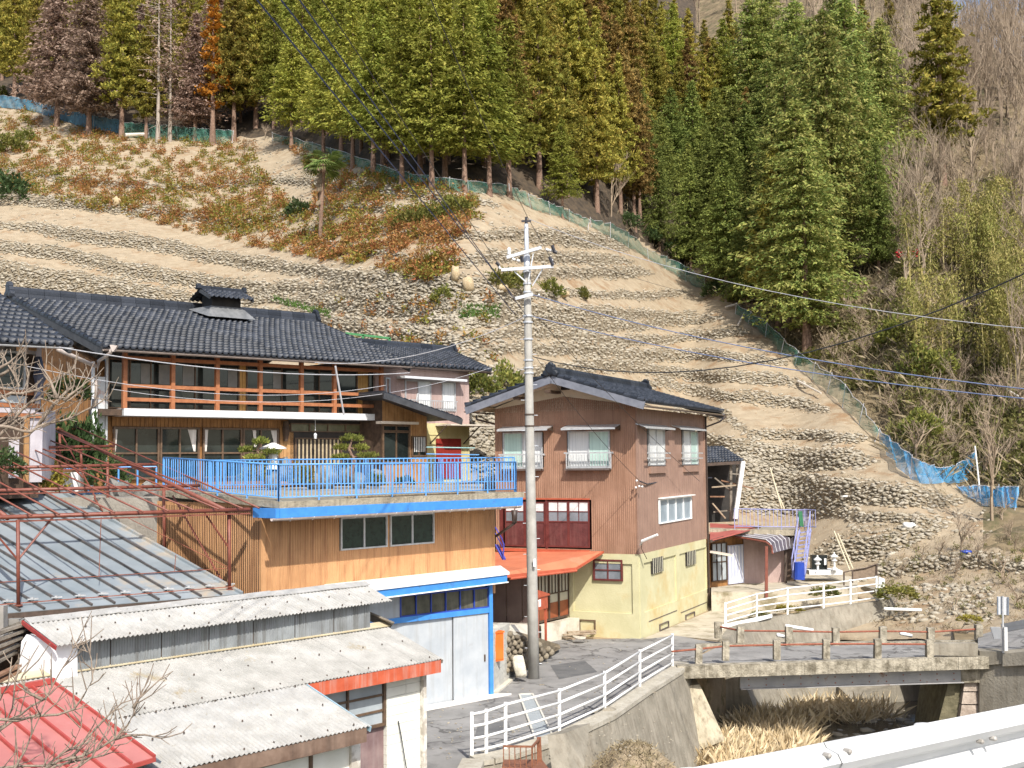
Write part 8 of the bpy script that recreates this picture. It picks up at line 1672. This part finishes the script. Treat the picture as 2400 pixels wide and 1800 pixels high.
for i, (x0, y0, x1, y1, lb_) in enumerate([(1870, 903, 1925, 938, 'fallen pale pole beside the green net'), (1785, 742, 1880, 700, 'bleached fallen trunk above the net'), (1730, 770, 1745, 745, 'bent bare stick standing near the terrace corner'), (2320, 900, 2400, 960, 'fallen trunk across the scrub at the right edge'), (1700, 728, 1850, 690, 'long thin fallen trunk in the scrub')]):
    a, b = hill(x0, y0)+up*.3, hill(x1, y1)+up*.5; mb = MB(); mb.tube([a, b], [.10, .06], 6); tag(mb.build('fallen_trunk', MATS['pale_log']), lb_, 'fallen trunk', 'fallen trunks in the scrub', 'thing')
gf = thing('green_frame', 'green painted steel frame showing behind the tiled roof', 'rail', hill(860, 800))
gp = mat('green_paint', (.03, .16, .05), (.05, .22, .08), .5, 4)
for a, b in (((810, 781), (915, 793)), ((845, 800), (912, 806)), ((852, 786), (848, 803)), ((915, 793), (908, 808))): mb = MB(); mb.bar(U(*a, 66), U(*b, 66), .12); mb.build('rail', gp, gf)
rb = thing('red_railing', 'small red railing deep under the trees left of the bamboo', 'railing', hill(2125, 605))
rp_ = mat('red_paint', (.45, .02, .025), (.55, .03, .03), .5, 3)
for x0, y0, x1, y1 in ((2098, 592, 2152, 588), (2100, 599, 2150, 597), (2106, 585, 2106, 604), (2128, 584, 2128, 603), (2148, 583, 2148, 602)): mb = MB(); d9 = hill(2125, 610).y-1.5; mb.bar(U(x0, y0, d9), U(x1, y1, d9), .14); mb.build('bar', rp_, rb)
# things in the garden behind the blue rail
rock = mat('garden_rock', (.11, .105, .095), (.24, .23, .21), .9, 4, .8, 12)
for i, (px, py, d_, r_) in enumerate([(655, 1100, 44, .42), (700, 1112, 44, .34), (765, 1118, 44, .45), (812, 1110, 44.5, .40), (880, 1120, 45, .32), (640, 1128, 43, .3), (735, 1128, 43.5, .32), (840, 1128, 44, .3), (278, 1160, 37, .45), (345, 1165, 36.5, .4)]):
    lump(U(px, py, d_), (r_, r_*.8, r_*1.1), i+40, .2, rock, 'garden_rock', pw=.85, label=['grey garden rock under the snow-viewing lantern', 'garden rock right of the left pruned pine', 'garden rock in front of the slatted entrance', 'garden rock left of the right pruned pine', 'garden rock right of the right pruned pine', 'small front rock below the stone lantern', 'small front rock before the entrance', 'small front rock under the right pruned pine', 'rounded grey rock left of the tall blue posts', 'rounded grey rock at the left end of the deck'][i], cat='rock', group='garden rocks', kind='thing')
lp = U(640, 1100, 43.5); o = thing('garden_lantern', 'snow-viewing stone lantern beside the left pruned pine', 'stone lantern', lp)
for nm, zs, rs, n in (('legs', (0, .5), (.25, .16), 6), ('light_box', (.5, .75), (.18, .18), 6), ('roof', (.75, .80, .98), (.52, .5, .06), 6)): mb = MB(); mb.tube([lp+up*z for z in zs], rs, n); mb.build(nm, granite, o)
mb = MB(); mb.prism([U(148, 1152, 38.5), U(183, 1152, 38.5), U(183, 1107, 38.5), U(148, 1107, 38.5)], (0, .5, 0)); tag(mb.build('white_box', white), 'white cabinet standing behind the short blue rail', 'cabinet', kind='thing')
